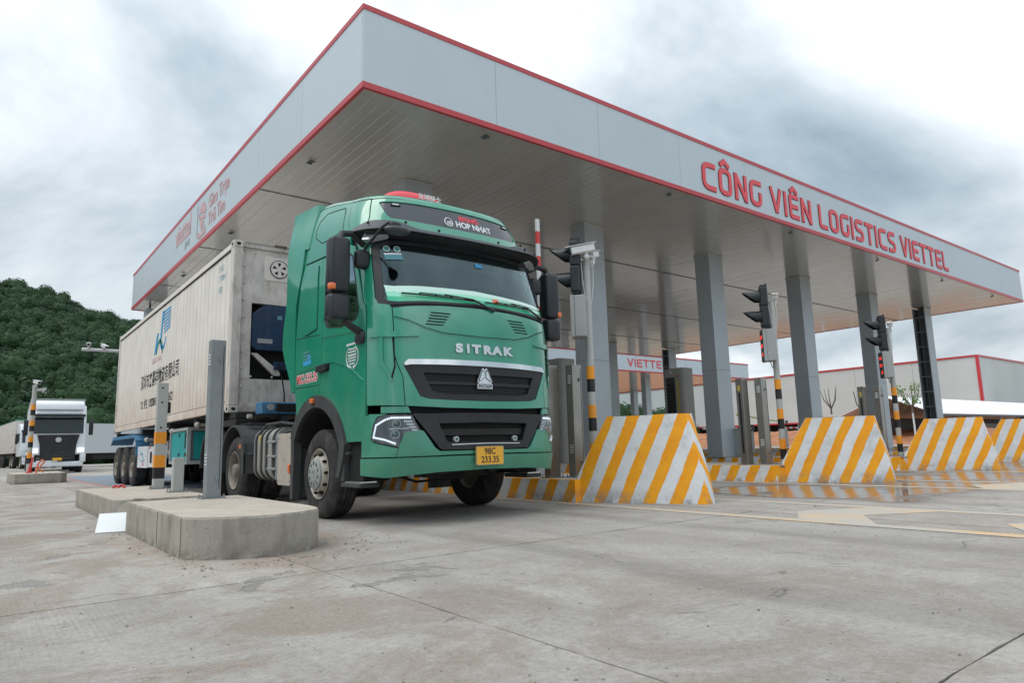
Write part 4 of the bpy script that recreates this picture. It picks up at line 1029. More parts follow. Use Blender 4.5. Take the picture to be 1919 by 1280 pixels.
# ================================================================== WAREHOUSES, SHED, SOIL, TREES
def warehouse():
    y0, x0 = 40.0, 127.7; zb, zt = 3.6, 13.3
    r = empty('warehouse', (x0, y0, 0)); tag(r, 'long white warehouse with red edges behind the toll plaza on the right', 'warehouse')
    x1, y1 = 260, 130
    for k in range(9):
        a = y0 + k * (y1 - y0) / 9; MB().box(x0, x0 + .3, a + .02, a + (y1 - y0) / 9 - .02, zb, zt).build('wall_panel', 'siding_white', r).matrix_parent_inverse = r.matrix_world.inverted() if False else Matrix.Translation((-x0, -y0, 0))
    for k in range(10):
        a = x0 + k * (x1 - x0) / 10; MB().box(a + .02, a + (x1 - x0) / 10 - .02, y0, y0 + .3, zb, zt).build('wall_panel', 'siding_white', r).matrix_parent_inverse = Matrix.Translation((-x0, -y0, 0))
    def W(m, n_, mt): m.build(n_, mt, r).matrix_parent_inverse = Matrix.Translation((-x0, -y0, 0))
    for z in (zb - .1, zt - .1):
        m = MB(); m.box(x0 - .15, x0 + .1, y0 + .21, y1, z, z + .30); m.box(x0 - .15, x1, y0 - .15, y0 + .2, z, z + .30); W(m, 'red_edge', 'fascia_red')
    W(MB().box(x0 - .2, x0 + .2, y0 - .2, y0 + .25, zb + .33, zt - .12), 'red_corner', 'fascia_red')
    W(MB().box(x0 + 2, x1, y0 + 2, y1, 0, zb), 'dark_undercroft', 'interior_black')
    W(MB().box(x0 + .4, x1, y0 + .4, y1, zt - .5, zt - .2), 'roof', 'roof_white')
    for k in range(12): W(MB().box(x0 + .5, x0 + .9, y0 + 4 + k * 7, y0 + 4.4 + k * 7, 0, zb), 'pillar', 'wall_white')
    for yy in (44.5, 49.0):
        m = MB(); m.tube([(x0 - .5, yy, zb - .4), (x0 - .5, yy, zb + 1.8), (x0 - .7, yy - .3, zb + 2.2), (x0 - 1.0, yy - .8, zb + 2.1)], .18, 8); W(m, 'vent_pipe', 'fascia_red')
warehouse()
r = empty('warehouse', (100, 110, 0)); tag(r, 'smaller white building with a red frame seen past the columns in the middle distance', 'warehouse')
for n_, b_, mt in (('wall_panel', (0, 14, 0, .4, 2.5, 9.5), 'wall_white'), ('red_edge', (-.3, 14.3, -.2, .0, 9.5, 9.9), 'fascia_red'), ('red_edge', (-.3, 14.3, -.2, 0, 2.1, 2.5), 'fascia_red'), ('red_corner', (-.4, 0, -.2, .4, 2.5, 9.5), 'fascia_red'), ('lower_wall', (0, 14, .5, 1, 0, 2.4), 'steel_dark')):
    MB().box(*b_).build(n_, mt, r)
# low shed with a white sheet roof
r = empty('open_shed', (74, 27, 0)); tag(r, 'low open shed with a white sheet roof at the right edge', 'shed')
for k in range(14):
    m = MB(); x = 0 + k * 4.0
    m.prism([(0, 2.80), (5.2, 4.90), (10.4, 2.80), (10.4, 2.73), (5.2, 4.83), (0, 2.73)], x + .01, x + 3.99, axis='x'); m.build('roof_sheet', 'roof_white', r)
m = MB(); m.box(0, 56, -.12, -.02, 2.58, 2.80); m.build('gutter', 'steel_dark', r)
for k in range(9):
    MB().box(.3 + k * 6, .55 + k * 6, .3, .55, 0, 2.70).build('pillar', 'wall_white', r)
MB().box(.6, 55, 7, 7.2, 0, 2.7).build('back_wall', 'steel_dark', r)
MB().box(8, 11, 2, 4, 0, 1.5).build('stored_crate', 'grey_frame', r); MB().box(20, 30, 3, 5, 0, 1.9).build('stored_stack', 'grey_paint', r)
# red earth beyond the yard
mb = MB(); bmesh.ops.create_grid(mb.bm, x_segments=70, y_segments=90, size=1)
for v in mb.bm.verts:
    x = 63 + (v.co.x + 1) / 2 * 70; y = 8 + (v.co.y + 1) / 2 * 130
    h = 2.1 * smoothstep(66, 88, x) * (0.75 + .5 * noise.noise(Vector((x * .09, y * .09, 0)))) + .5 * noise.noise(Vector((x * .35, y * .35, 4)))
    v.co = (x, y, max(-.1, h * smoothstep(6, 30, y) - .1))
tag(mb.build('earth_bank', 'red_soil', smooth=True), kind='structure')

def bare_tree(x, y, z, h, lab, leafy=False, seed=0):
    rnd = random.Random(seed); r = empty('young_tree', (x, y, z))
    m = MB(); m.tube([(0, 0, -.2), (.02, 0, h * .25), (0, .02, h * .52)], [.10, .085, .075], 8); m.build('trunk', 'lime_wash', r, True)
    m = MB()
    m.tube([(0, .02, h * .50), (.02, .02, h * .64)], [.095, .08], 8)
    tips = []
    for k in range(5):
        a = k * 1.26 + rnd.uniform(-.3, .3); rr = h * rnd.uniform(.10, .2); p1 = (math.cos(a) * rr * .7, math.sin(a) * rr * .7, h * .76); p2 = (math.cos(a) * rr, math.sin(a) * rr, h * rnd.uniform(.92, 1.05))
        m.tube([(0, 0, h * .6), p1, p2], [.06, .045, .02], 6); tips.append(p2); tips.append(p1)
    m.build('limb', 'bark', r, True)
    if leafy:
        m = MB()
        for t_ in tips:
            for _ in range(34):
                p = Vector(t_) + Vector((rnd.gauss(0, .16), rnd.gauss(0, .16), rnd.gauss(-.1, .25))); d = Vector((rnd.gauss(0, 1), rnd.gauss(0, 1), rnd.gauss(0, 1))).normalized() * .10; e_ = d.cross(Vector((rnd.gauss(0, 1), rnd.gauss(0, 1), 1))).normalized() * .06
                m.bm.faces.new([m.bm.verts.new(p + d), m.bm.verts.new(p + e_), m.bm.verts.new(p - d), m.bm.verts.new(p - e_)])
        m.build('crown', 'fresh_leaf', r)
    tag(r, lab, 'tree')
bare_tree(66, 33.6, .3, 5.4, 'bare lopped young tree with a whitewashed trunk above the second crash block', seed=1)
bare_tree(70, 32.6, .3, 5.0, 'thin bare young tree left of the fourth grey column', seed=2)
bare_tree(66, 26.2, .3, 4.9, 'young tree with fresh green leaves and a limed trunk beside the open column', True, seed=3)

# ------------------------------------------------------------------ wooded hill
def hill_h(x, y):
    rid = 13 + 36 / (1 + math.exp((x - 50) / 28)) + 8 / (1 + math.exp((x + 40) / 20))
    rid += 4 * math.exp(-((x - 330) / 90) ** 2)
    f = smoothstep(88, 250, y + 8 * noise.noise(Vector((x * .02, 0, 0)))) 
    n_ = noise.fractal(Vector((x * .018, y * .018, 1.3)), 1.0, 2.0, 4) * 4.0 * min(1, f * 2.5)
    return -1.0 + rid * f ** .9 * (1 - .35 * smoothstep(260, 420, y)) + n_
mb = MB(); nx, ny = 130, 60
gv = [[None] * (ny + 1) for _ in range(nx + 1)]
for i in range(nx + 1):
    for j in range(ny + 1):
        x = -160 + 700 * i / nx; y = 80 + 340 * j / ny; gv[i][j] = mb.bm.verts.new((x, y, hill_h(x, y)))
for i in range(nx):
    for j in range(ny): mb.bm.faces.new((gv[i][j], gv[i + 1][j], gv[i + 1][j + 1], gv[i][j + 1]))
tag(mb.build('hill', 'hill_soil', smooth=True), kind='structure')
def crown_mesh(seed, n=1500):
    rnd = random.Random(seed); m = MB(); lobes = []
    for _ in range(7): lobes.append((Vector((rnd.gauss(0, .42), rnd.gauss(0, .42), rnd.uniform(.1, .75))), rnd.uniform(.35, .6)))
    for _ in range(n):
        c, r_ = lobes[rnd.randrange(7)]
        d = Vector((rnd.gauss(0, 1), rnd.gauss(0, 1), rnd.gauss(.25, 1))).normalized()
        p = c + d * r_ * rnd.uniform(.86, 1.04); p.z = max(p.z, -.25)
        t1 = d.cross(Vector((rnd.gauss(0, 1), rnd.gauss(0, 1), rnd.gauss(0, 1)))).normalized(); t2 = (d.cross(t1) + d * rnd.uniform(-.28, .28)).normalized()
        s_ = rnd.uniform(.03, .075)
        m.bm.faces.new([m.bm.verts.new(p + t1 * s_), m.bm.verts.new(p + t2 * s_ * .8), m.bm.verts.new(p - t1 * s_), m.bm.verts.new(p - t2 * s_ * .8)])
    for c, r_ in lobes: m.sphere(c, r_ * .80, 10)
    me = m.mesh('crown'); me.materials.append(M['forest_leaf']); return me
crowns = [crown_mesh(k) for k in range(5)]
tr_m = MB(); tr_m.tube([(0, 0, -1.4), (.03, .02, -.5), (0, 0, .3)], [.06, .045, .03], 6); trunk_me = tr_m.mesh(); trunk_me.materials.append(M['bark'])
rnd = random.Random(21)
def forest_tree(x, y, s_):
    r = empty('forest_tree', (x, y, hill_h(x, y) + s_ * 1.0), rnd.uniform(0, 6)); r.scale = (s_, s_, s_ * rnd.uniform(.9, 1.35))
    link('crown', crowns[rnd.randrange(5)], None, r); link('trunk', trunk_me, None, r)
    return tag(r, 'dark green tree of the wooded hill, at its foot or on its skyline', 'tree', 'trees of the wooded hill')
for _ in range(46): forest_tree(rnd.uniform(-8, 34), rnd.uniform(90, 122), rnd.uniform(2.2, 3.4))
for _ in range(46):
    x = rnd.uniform(-14, 44); forest_tree(x, 246 + rnd.uniform(-8, 8), rnd.uniform(3.0, 4.6))
# the rest of the wood: one mass, instanced on points
pm = bpy.data.meshes.new('wood_points'); pts = []; scl = []
k = 0
def add_pts(n, x0, x1, y0, y1, s0, s1):
    for _ in range(n):
        x = rnd.uniform(x0, x1); y = rnd.uniform(y0, y1); s_ = rnd.uniform(s0, s1) * (1.35 if rnd.random() < .12 else 1)
        pts.append((x, y, hill_h(x, y) + s_ * .35)); scl.append(s_)
add_pts(4700, -30, 75, 92, 262, 1.6, 3.6); add_pts(3800, 75, 520, 92, 262, 3.0, 6.0); add_pts(900, -160, -30, 90, 250, 3, 6)
pm.from_pydata(pts, [], [])
at = pm.attributes.new('scl', 'FLOAT', 'POINT'); at.data.foreach_set('value', scl)
wood = bpy.data.objects.new('woodland', pm); C.objects.link(wood)
src = bpy.data.collections.new('crown_sources')
for me in crowns:
    o = bpy.data.objects.new('crown_source', me); src.objects.link(o)
ng = bpy.data.node_groups.new('scatter', 'GeometryNodeTree')
ng.interface.new_socket('Geometry', in_out='INPUT', socket_type='NodeSocketGeometry'); ng.interface.new_socket('Geometry', in_out='OUTPUT', socket_type='NodeSocketGeometry')
A = ng.nodes.new; gi = A('NodeGroupInput'); go = A('NodeGroupOutput'); iop = A('GeometryNodeInstanceOnPoints'); ci = A('GeometryNodeCollectionInfo')
ci.inputs[0].default_value = src; ci.inputs['Separate Children'].default_value = True; ci.inputs['Reset Children'].default_value = True
rv = A('FunctionNodeRandomValue'); rv.data_type = 'FLOAT_VECTOR'; rv.inputs[0].default_value = (-.15, -.15, 0); rv.inputs[1].default_value = (.15, .15, 6.28)
na = A('GeometryNodeInputNamedAttribute'); na.data_type = 'FLOAT'; na.inputs[0].default_value = 'scl'
ng.links.new(gi.outputs[0], iop.inputs['Points']); ng.links.new(ci.outputs[0], iop.inputs['Instance']); iop.inputs['Pick Instance'].default_value = True
ng.links.new(rv.outputs[0], iop.inputs['Rotation']); ng.links.new(na.outputs[0], iop.inputs['Scale']); ng.links.new(iop.outputs[0], go.inputs[0])
md = wood.modifiers.new('scatter', 'NODES'); md.node_group = ng
tag(wood, 'dense dark green woodland covering the hill', 'woodland', kind='stuff')
# ================================================================== GREEN TRACTOR
XC = 4.47
truck = tag(empty('tractor_unit', (XC, 7.97, 0)), 'green lorry tractor unit with a yellow number plate, passing the toll island', 'lorry')
TI = Matrix.Translation((-XC, -7.97, 0))
def tp(o, parent=None):
    """parent a world-space mesh to the tractor (or to one of its parts), keeping its place"""
    if parent is None: o.parent = truck; o.matrix_parent_inverse = TI
    else: o.parent = parent; o.matrix_parent_inverse = Matrix()
    return o
def hermite(xs, ys):
    n = len(xs); d = [(ys[i + 1] - ys[i]) / (xs[i + 1] - xs[i]) for i in range(n - 1)]
    m = [d[0]] + [0 if d[i - 1] * d[i] <= 0 else 2 * d[i - 1] * d[i] / (d[i - 1] + d[i]) for i in range(1, n - 1)] + [d[-1]]
    def f(x):
        if x <= xs[0]: return ys[0] + m[0] * (x - xs[0])
        if x >= xs[-1]: return ys[-1] + m[-1] * (x - xs[-1])
        i = max(k for k in range(n - 1) if xs[k] <= x); h = xs[i + 1] - xs[i]; t = (x - xs[i]) / h
        return (2 * t**3 - 3 * t**2 + 1) * ys[i] + (t**3 - 2 * t**2 + t) * h * m[i] + (-2 * t**3 + 3 * t**2) * ys[i + 1] + (t**3 - t**2) * h * m[i + 1]
    return f
# plan section: (dx, depth behind the foremost point), arc length s
PL = [(0, 0), (.25, .004), (.5, .018), (.75, .046), (.92, .082), (1.04, .130), (1.12, .190), (1.18, .265), (1.22, .35), (1.243, .44), (1.25, .53), (1.25, .62)]
sl = [0]
for a, b in zip(PL, PL[1:]): sl.append(sl[-1] + math.hypot(b[0] - a[0], b[1] - a[1]))
fx = hermite(sl, [p[0] for p in PL]); fy = hermite(sl, [p[1] for p in PL]); S_SIDE = sl[-1]
Y0 = hermite([.45, .62, .75, 1.15, 1.7, 2.2, 2.38, 3.10, 3.22, 3.34, 3.50, 3.74, 3.9], [6.27, 6.22, 6.20, 6.225, 6.24, 6.27, 6.31, 6.56, 6.60, 6.64, 6.70, 6.80, 6.92])
HW = hermite([.4, 2.3, 2.9, 3.25, 3.5, 3.72, 3.9], [1.25, 1.25, 1.245, 1.215, 1.16, 1.07, .96])
def rise(y): return .24 * smoothstep(6.9, 8.5, y)
YREAR = 8.62
def cabP(s, z, off=0.0):
    def base(s, z):
        a = abs(s); sg = 1 if s >= 0 else -1; k = HW(z) / 1.25; y0 = Y0(z)
        if a <= S_SIDE: x = fx(a) * k; y = y0 + fy(a)
        else: x = 1.25 * k; ys = y0 + .62; y = ys + (a - S_SIDE) * (9.2 - ys) / (9.2 - 6.9)
        zz = z + (rise(y) * (z - 3.2) / .52 if z > 3.2 else 0)
        return Vector((XC + sg * x, y, zz))
    p = base(s, z)
    if off:
        e_ = .004; n = (base(s + e_, z) - base(s - e_, z)).cross(base(s, z + e_) - base(s, z - e_)).normalized()
        p = p + n * off
    return p
def sy(y, z=2.0, side=-1):
    """s of the point of the cab side with absolute y"""
    ys = Y0(z) + .62
    if y >= ys: return side * (S_SIDE + (y - ys) * (9.2 - 6.9) / (9.2 - ys))
    lo, hi = 0, S_SIDE
    for _ in range(30):
        m_ = (lo + hi) / 2
        if Y0(z) + fy(m_) < y: lo = m_
        else: hi = m_
    return side * lo
def sx_(dx, z=2.0):
    """s of the point of the cab front at lateral offset dx"""
    k = HW(z) / 1.25; lo, hi = 0, S_SIDE
    for _ in range(30):
        m_ = (lo + hi) / 2
        if fx(m_) * k < abs(dx): lo = m_
        else: hi = m_
    return math.copysign(lo, dx)
def F(pts): return [(sx_(x, z), z) for x, z in pts]
def Sd(pts, side=-1): return [(sy(y, z, side), z) for y, z in pts]
def surf(name, outer, mat, holes=(), off=0.0, th=.028, parent=None, step=.07, smooth=28, fn=None):
    """slab that follows the cab skin, cut to a polygon in (s, z)"""
    fn = fn or cabP
    bm = bmesh.new(); edges = []
    for loop in [outer] + list(holes):
        vs = [bm.verts.new((a, b, 0)) for a, b in loop]
        edges += [bm.edges.new((vs[i], vs[(i + 1) % len(vs)])) for i in range(len(vs))]
    bmesh.ops.triangle_fill(bm, use_beauty=True, use_dissolve=False, edges=edges)
    if holes:      # drop faces that fill a hole
        def inside(p, poly):
            c_ = False; n = len(poly)
            for i in range(n):
                x1, y1 = poly[i]; x2, y2 = poly[(i + 1) % n]
                if (y1 > p[1]) != (y2 > p[1]) and p[0] < (x2 - x1) * (p[1] - y1) / (y2 - y1) + x1: c_ = not c_
            return c_
        bad = [f for f in bm.faces if any(inside(f.calc_center_median()[:2], h) for h in holes)]
        if bad: bmesh.ops.delete(bm, geom=bad, context='FACES_ONLY')
    xs = [v.co.x for v in bm.verts]; zs = [v.co.y for v in bm.verts]
    for lo, hi, ax in ((min(xs), max(xs), 0), (min(zs), max(zs), 1)):
        st = step if ax == 0 else step * 1.6
        k = math.ceil(lo / st)
        while k * st < hi - 1e-4:
            if k * st > lo + 1e-4:
                co = [0, 0, 0]; co[ax] = k * st; no = [0, 0, 0]; no[ax] = 1
                bmesh.ops.bisect_plane(bm, geom=bm.verts[:] + bm.edges[:] + bm.faces[:], plane_co=co, plane_no=no, dist=1e-5)
            k += 1
    bmesh.ops.triangulate(bm, faces=[f for f in bm.faces if len(f.verts) > 4])
    top = bm.faces[:]
    for f in top:
        if f.normal.z < 0: f.normal_flip()
    vmap = {}
    pv = [(v, v.co.x, v.co.y) for v in bm.verts]
    bd = [e_ for e_ in bm.edges if len(e_.link_faces) == 1]
    for v, a, b in pv: vmap[v] = bm.verts.new(fn(a, b, off - th))
    for f in top: bm.faces.new([vmap[v] for v in reversed(f.verts)])
    for e_ in bd:
        a, b = e_.verts; bm.faces.new((a, b, vmap[b], vmap[a]))
    for v, a, b in pv: v.co = fn(a, b, off)
    bmesh.ops.recalc_face_normals(bm, faces=bm.faces[:])
    me = bpy.data.meshes.new(name); bm.to_mesh(me); bm.free()
    return tp(link(name, me, mat, None, smooth), parent)
def mirror(pts): return [(-a, b) for a, b in reversed(pts)]
def both(name, pts, mat, **kw):
    a = surf(name, pts, mat, **kw); b = surf(name, mirror(pts), mat, **{k: v for k, v in kw.items() if k != 'holes'}, holes=[mirror(h) for h in kw.get('holes', ())]); return a, b
def map_text(name, body, size, mat, s0, z0, off=.004, parent=None, **kw):
    me = curve_mesh_text(body, size, **kw); me.materials.clear()
    for v in me.vertices: v.co = cabP(s0 + v.co.x, z0 + v.co.y, off + v.co.z)
    return tp(link(name, me, mat), parent)
worn('panel_slate', (0.030, 0.037, 0.050), 0.35, var=0.1, dirt=(0.09, 0.10, 0.11), dirt_amt=0.25, coat=0.6)
GR = 'truck_green'; g = .004
# -- inner liner so that the gaps between panels read black
def liner(z0, z1, s0, s1, off=-.05):
    m = MB(); nu, nv = 60, max(3, int((z1 - z0) / .08)); V = [[m.bm.verts.new(cabP(lerp(s0, s1, i / nu), lerp(z0, z1, j / nv), off)) for j in range(nv + 1)] for i in range(nu + 1)]
    for i in range(nu):
        for j in range(nv): m.bm.faces.new((V[i][j], V[i + 1][j], V[i + 1][j + 1], V[i][j + 1]))
    return m
SE = sy(8.5, 2.0, 1)
tp(liner(1.30, 2.26, -SE, SE, -.045).build('inner_shell', 'interior_black'))
tp(liner(3.12, 3.74, -SE, SE, -.045).build('inner_shell', 'interior_black'))
tp(liner(.62, 1.30, sx_(-1.2, .9), sx_(1.2, .9), -.10).build('inner_shell', 'interior_black'))
# -- front panel (hood) with grille opening
hood = [(-.955, 1.245), (-.975, 1.55), (-1.03, 1.70), (-1.05, 1.78), (-1.055, 2.30), (-.9, 2.325), (-.5, 2.362), (0, 2.375), (.5, 2.362), (.9, 2.325), (1.055, 2.30), (1.05, 1.78), (1.03, 1.70), (.975, 1.55), (.955, 1.245), (.5, 1.225), (0, 1.22), (-.5, 1.225)]
gr = [(-.80, 1.345), (-.965, 1.66), (-.97, 1.70), (-.93, 1.735), (-.5, 1.748), (0, 1.752), (.5, 1.748), (.93, 1.735), (.97, 1.70), (.965, 1.66), (.80, 1.345), (.70, 1.318), (.4, 1.306), (0, 1.302), (-.4, 1.306), (-.70, 1.318)]
hd = surf('hood', F(hood), GR, holes=[F(gr)], th=.045)
surf('grille_frame', F([(x * .995, 1.525 + (z - 1.525) * .985) for x, z in gr]), 'black_plastic', holes=[F([(-.66, 1.40), (-.76, 1.60), (.76, 1.60), (.66, 1.40), (.5, 1.375), (-.5, 1.375)])], off=-.006, th=.05)
surf('grille_back', F([(-.70, 1.35), (-.80, 1.62), (.80, 1.62), (.70, 1.35)]), 'dark_hole', off=-.055, th=.01)
surf('grille_bar', F([(-.745, 1.478), (-.755, 1.512), (.755, 1.512), (.745, 1.478)]), 'black_plastic', off=-.015, th=.03)
for k in range(11):
    z = 1.385 + k * .0195
    if 1.47 < z < 1.52: continue
    w_ = .655 + (z - 1.385) * .45
    surf('grille_mesh_bar', F([(-w_, z), (-w_, z + .006), (w_, z + .006), (w_, z)]), 'dusty_plastic', off=-.035, th=.012, step=.12)
surf('chrome_strip', F([(-.962, 1.672), (-.965, 1.70), (-.925, 1.738), (-.5, 1.751), (0, 1.755), (.5, 1.751), (.925, 1.738), (.965, 1.70), (.962, 1.672), (.9, 1.682), (.5, 1.692), (0, 1.696), (-.5, 1.692), (-.9, 1.682)]), 'chrome', off=.016, th=.03, step=.05)
# raised crease line under the windscreen, louvres
cr = [(-1.05, 2.21), (-.9, 2.17), (-.72, 2.10), (-.5, 2.052), (0, 2.04), (.5, 2.052), (.72, 2.10), (.9, 2.17), (1.05, 2.21)]
surf('hood_crease', F(cr + [(x, z - .011) for x, z in reversed(cr)]), 'seam_black', off=.0012, th=.003)
surf('hood_crease_lip', F([(x, z - .011) for x, z in cr] + [(x, z - .019) for x, z in reversed(cr)]), GR, off=.006, th=.008)
for sg in (-1, 1):
    for k in range(5):
        z = 2.275 - k * .034; xa = .40 + k * .022
        xa, xb = (.40 + k * .025, .64 + k * .018) if sg < 0 else (.40 + k * .025, .64 + k * .018)
        pts = [(sg * xa, z), (sg * xb, z), (sg * (xb + .004), z - .010), (sg * (xa + .006), z - .010)]
        surf('hood_louvre', F(pts if sg > 0 else pts[::-1]), 'seam_black', off=.0016, th=.006)
        pts = [(sg * xa, z + .002), (sg * xb, z + .002), (sg * xb, z + .009), (sg * xa, z + .009)]
        surf('louvre_lip', F(pts if sg > 0 else pts[::-1]), GR, off=.007, th=.008)
# badges
for ch, x0 in zip('SITRAK', (-.345, -.205, -.130, .020, .155, .310)):
    w_ = .135
    map_text('badge_letter', ch, .128, 'badge_silver', x0 - .02, 1.845, .010, offset=.0085, extrude=.006, align='LEFT', sx=1.42 if ch != 'I' else 1.1)
map_text('badge_letter_shadow', ' ', .1, 'badge_silver', 0, 1.85) if False else None
def badge():
    c = lambda x, z: (x * .76, z * .76 + 1.52)
    surf('emblem_outline', F([c(-.135, -.105), c(-.135, -.03), c(-.105, -.02), c(-.135, 0), c(-.045, .195), c(-.025, .205), c(0, .175), c(.025, .205), c(.045, .195), c(.135, 0), c(.105, -.02), c(.135, -.03), c(.135, -.105)][::-1]), 'badge_silver', off=.020, th=.02, step=.03)
    for p in ([c(-.122, 0), c(-.045, .178), c(-.010, .155), c(-.010, .055), c(-.09, .005)], [c(.122, 0), c(.09, .005), c(.010, .055), c(.010, .155), c(.045, .178)]):
        surf('emblem_field', F(p[::-1] if p[0][0] > 0 else p[::-1]), 'black_plastic', off=.022, th=.004)
    for p in ([c(-.108, .004), c(-.045, .160), c(-.018, .142), c(-.018, .062), c(-.09, .014)], [c(.108, .004), c(.09, .014), c(.018, .062), c(.018, .142), c(.045, .160)], [c(-.085, -.024), c(0, .038), c(.085, -.024)]):
        surf('emblem_facet', F(p[::-1]), 'chrome', off=.026, th=.004)
    surf('emblem_field', F([c(-.118, -.09), c(-.118, -.036), c(.118, -.036), c(.118, -.09)]), 'black_plastic', off=.022, th=.004)
    map_text('emblem_lettering', 'CNHTC', .047, 'badge_silver', 0, 1.456, .024, offset=.001, extrude=.001, sx=1.0)
badge()
# -- corner panels between hood and door
both('corner_panel', F([(-.963, 1.245), (-.983, 1.55), (-1.038, 1.70), (-1.058, 1.78), (-1.063, 2.30), (-1.10, 2.42)]) + Sd([(6.70, 2.42), (6.665, 2.0), (6.66, 1.6), (6.655, 1.26)]), GR, th=.03)
both('corner_rail', F([(-.80, 1.99), (-.80, 2.005), (-1.02, 2.032), (-1.16, 2.045)]) + Sd([(6.62, 2.03), (6.62, 1.985)]) + F([(-1.05, 1.975)]), GR, off=.028, th=.03)
def air_inlet(sg):
    P = lambda pts: pts if sg < 0 else mirror(pts)
    surf('air_inlet', P(F([(-1.075, 1.53), (-1.045, 1.66), (-1.06, 1.985), (-1.145, 1.975), (-1.145, 1.72), (-1.10, 1.60)])), GR if sg < 0 else 'seam_black', off=.001, th=.006)
    surf('inlet_gap', P(F([(-1.075, 1.53), (-1.045, 1.66), (-1.06, 1.985), (-1.072, 1.985), (-1.06, 1.665), (-1.088, 1.545)])), 'seam_black', off=.0025, th=.004)
    for k in range(3 if sg > 0 else 0):
        z = 1.78 + k * .07
        surf('inlet_fin', P(F([(-1.065, z), (-1.065, z + .018), (-1.14, z + .03), (-1.14, z + .012)])), 'black_plastic', off=.02, th=.02)
    surf('inlet_edge', P(F([(-1.145, 1.72), (-1.145, 1.98), (-1.165, 1.98), (-1.165, 1.70), (-1.11, 1.57), (-1.085, 1.50), (-1.07, 1.50), (-1.095, 1.585)])), GR, off=.018, th=.02)
air_inlet(-1); air_inlet(1)
# -- bumper: upper green wings, dark centre, lower lip
YB = 6.755
wingL = F([(-.60, .735), (-.655, .775), (-.80, .965), (-.83, .975), (-.95, .965), (-.985, .95), (-1.01, .90), (-1.055, .735)])
both('bumper_wing', [(sx_(-1.055, .8), .715), (sx_(-.52, .8), .72), (sx_(-.62, .8), .775), (sx_(-.655, .8), .80), (sx_(-.775, .9), .975), (sx_(-.80, .9), .985), (sx_(-.945, .9), .975), (sx_(-.98, .9), .955), (sx_(-1.03, .8), .83)], GR, th=.04, off=.006)
hl = F([(-1.035, .815), (-1.0, .925), (-.965, .955), (-.91, .968), (-.805, .968), (-.895, 1.145), (-.98, 1.152), (-1.13, 1.148)]) + Sd([(6.50, 1.125)]) + Sd([(6.545, 1.05), (6.575, .90), (6.54, .875)])
both('bumper_corner', Sd([(YB, .715), (YB, 1.125), (6.60, 1.165)]) + F([(-1.13, 1.16)]) + [(a, b + .006) for a, b in [hl[7]]] + Sd([(6.51, 1.134), (6.556, 1.052), (6.586, .897), (6.548, .866)]) + F([(-1.04, .803), (-1.06, .715)]), GR, th=.04)
surf('bumper_lip', Sd([(YB, .70), (YB + .0, .53)]) + [(sx_(-1.12, .6), .505), (sx_(-.9, .6), .525), (sx_(-.6, .6), .545), (0, .555), (sx_(.6, .6), .545), (sx_(.9, .6), .525), (sx_(1.12, .6), .505)] + Sd([(YB, .53), (YB, .70)], 1) + [(sx_(1.0, .7), .703), (sx_(.5, .7), .706), (0, .708), (sx_(-.5, .7), .706), (sx_(-1.0, .7), .703)], GR, th=.05, off=.010)
surf('bumper_centre_lip', F([(-.52, .722), (-.6, .762), (-.4, .760), (0, .762), (.4, .760), (.6, .762), (.52, .722), (0, .724)]), GR, th=.03, off=.006)
bg = [(-.885, 1.15), (-.60, .79), (-.57, .775), (0, .768), (.57, .775), (.60, .79), (.885, 1.15), (.5, 1.165), (0, 1.17), (-.5, 1.165)]
surf('bumper_grille', F(bg), 'black_plastic', holes=[F([(-.60, 1.055), (-.52, .87), (-.50, .855), (0, .848), (.50, .855), (.52, .87), (.60, 1.055), (0, 1.065)])], off=.012, th=.07)
surf('bumper_grille_back', F([(-.66, 1.08), (-.56, .84), (.56, .84), (.66, 1.08)]), 'dark_hole', off=-.06, th=.01)
surf('bumper_mesh', F([(-.55, 1.0), (-.53, .93), (.53, .93), (.55, 1.0)]), 'chassis_black', off=-.03, th=.01)
surf('bumper_chrome_line', F([(-.46, .822), (-.46, .831), (0, .838), (.46, .831), (.46, .822), (0, .829)]), 'badge_silver', off=.017, th=.01)
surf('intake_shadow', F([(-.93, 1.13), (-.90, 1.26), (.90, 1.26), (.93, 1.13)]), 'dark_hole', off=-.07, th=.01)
surf('intake_ledge', F([(-.88, 1.152), (-.88, 1.16), (.88, 1.16), (.88, 1.152)]), 'dusty_plastic', off=.0, th=.09)
for sg in (-1, 1):
    p = cabP(sx_(sg * .40, .9), .885, 0)
    m = MB(); m.cyl(p + Vector((0, .02, 0)), p + Vector((0, -.016, 0)), .030, n=16); tp(m.build('fog_lamp', 'lamp_clear', None, True))
    m = MB(); m.cyl(p + Vector((0, -.0165, 0)), p + Vector((0, -.020, 0)), .018, n=16); tp(m.build('fog_lens', 'lamp_lens', None, True))
both('bumper_ear', F([(-.90, 1.17), (-.93, 1.238), (-1.17, 1.238), (-1.17, 1.17)]), GR, off=-.01, th=.02)
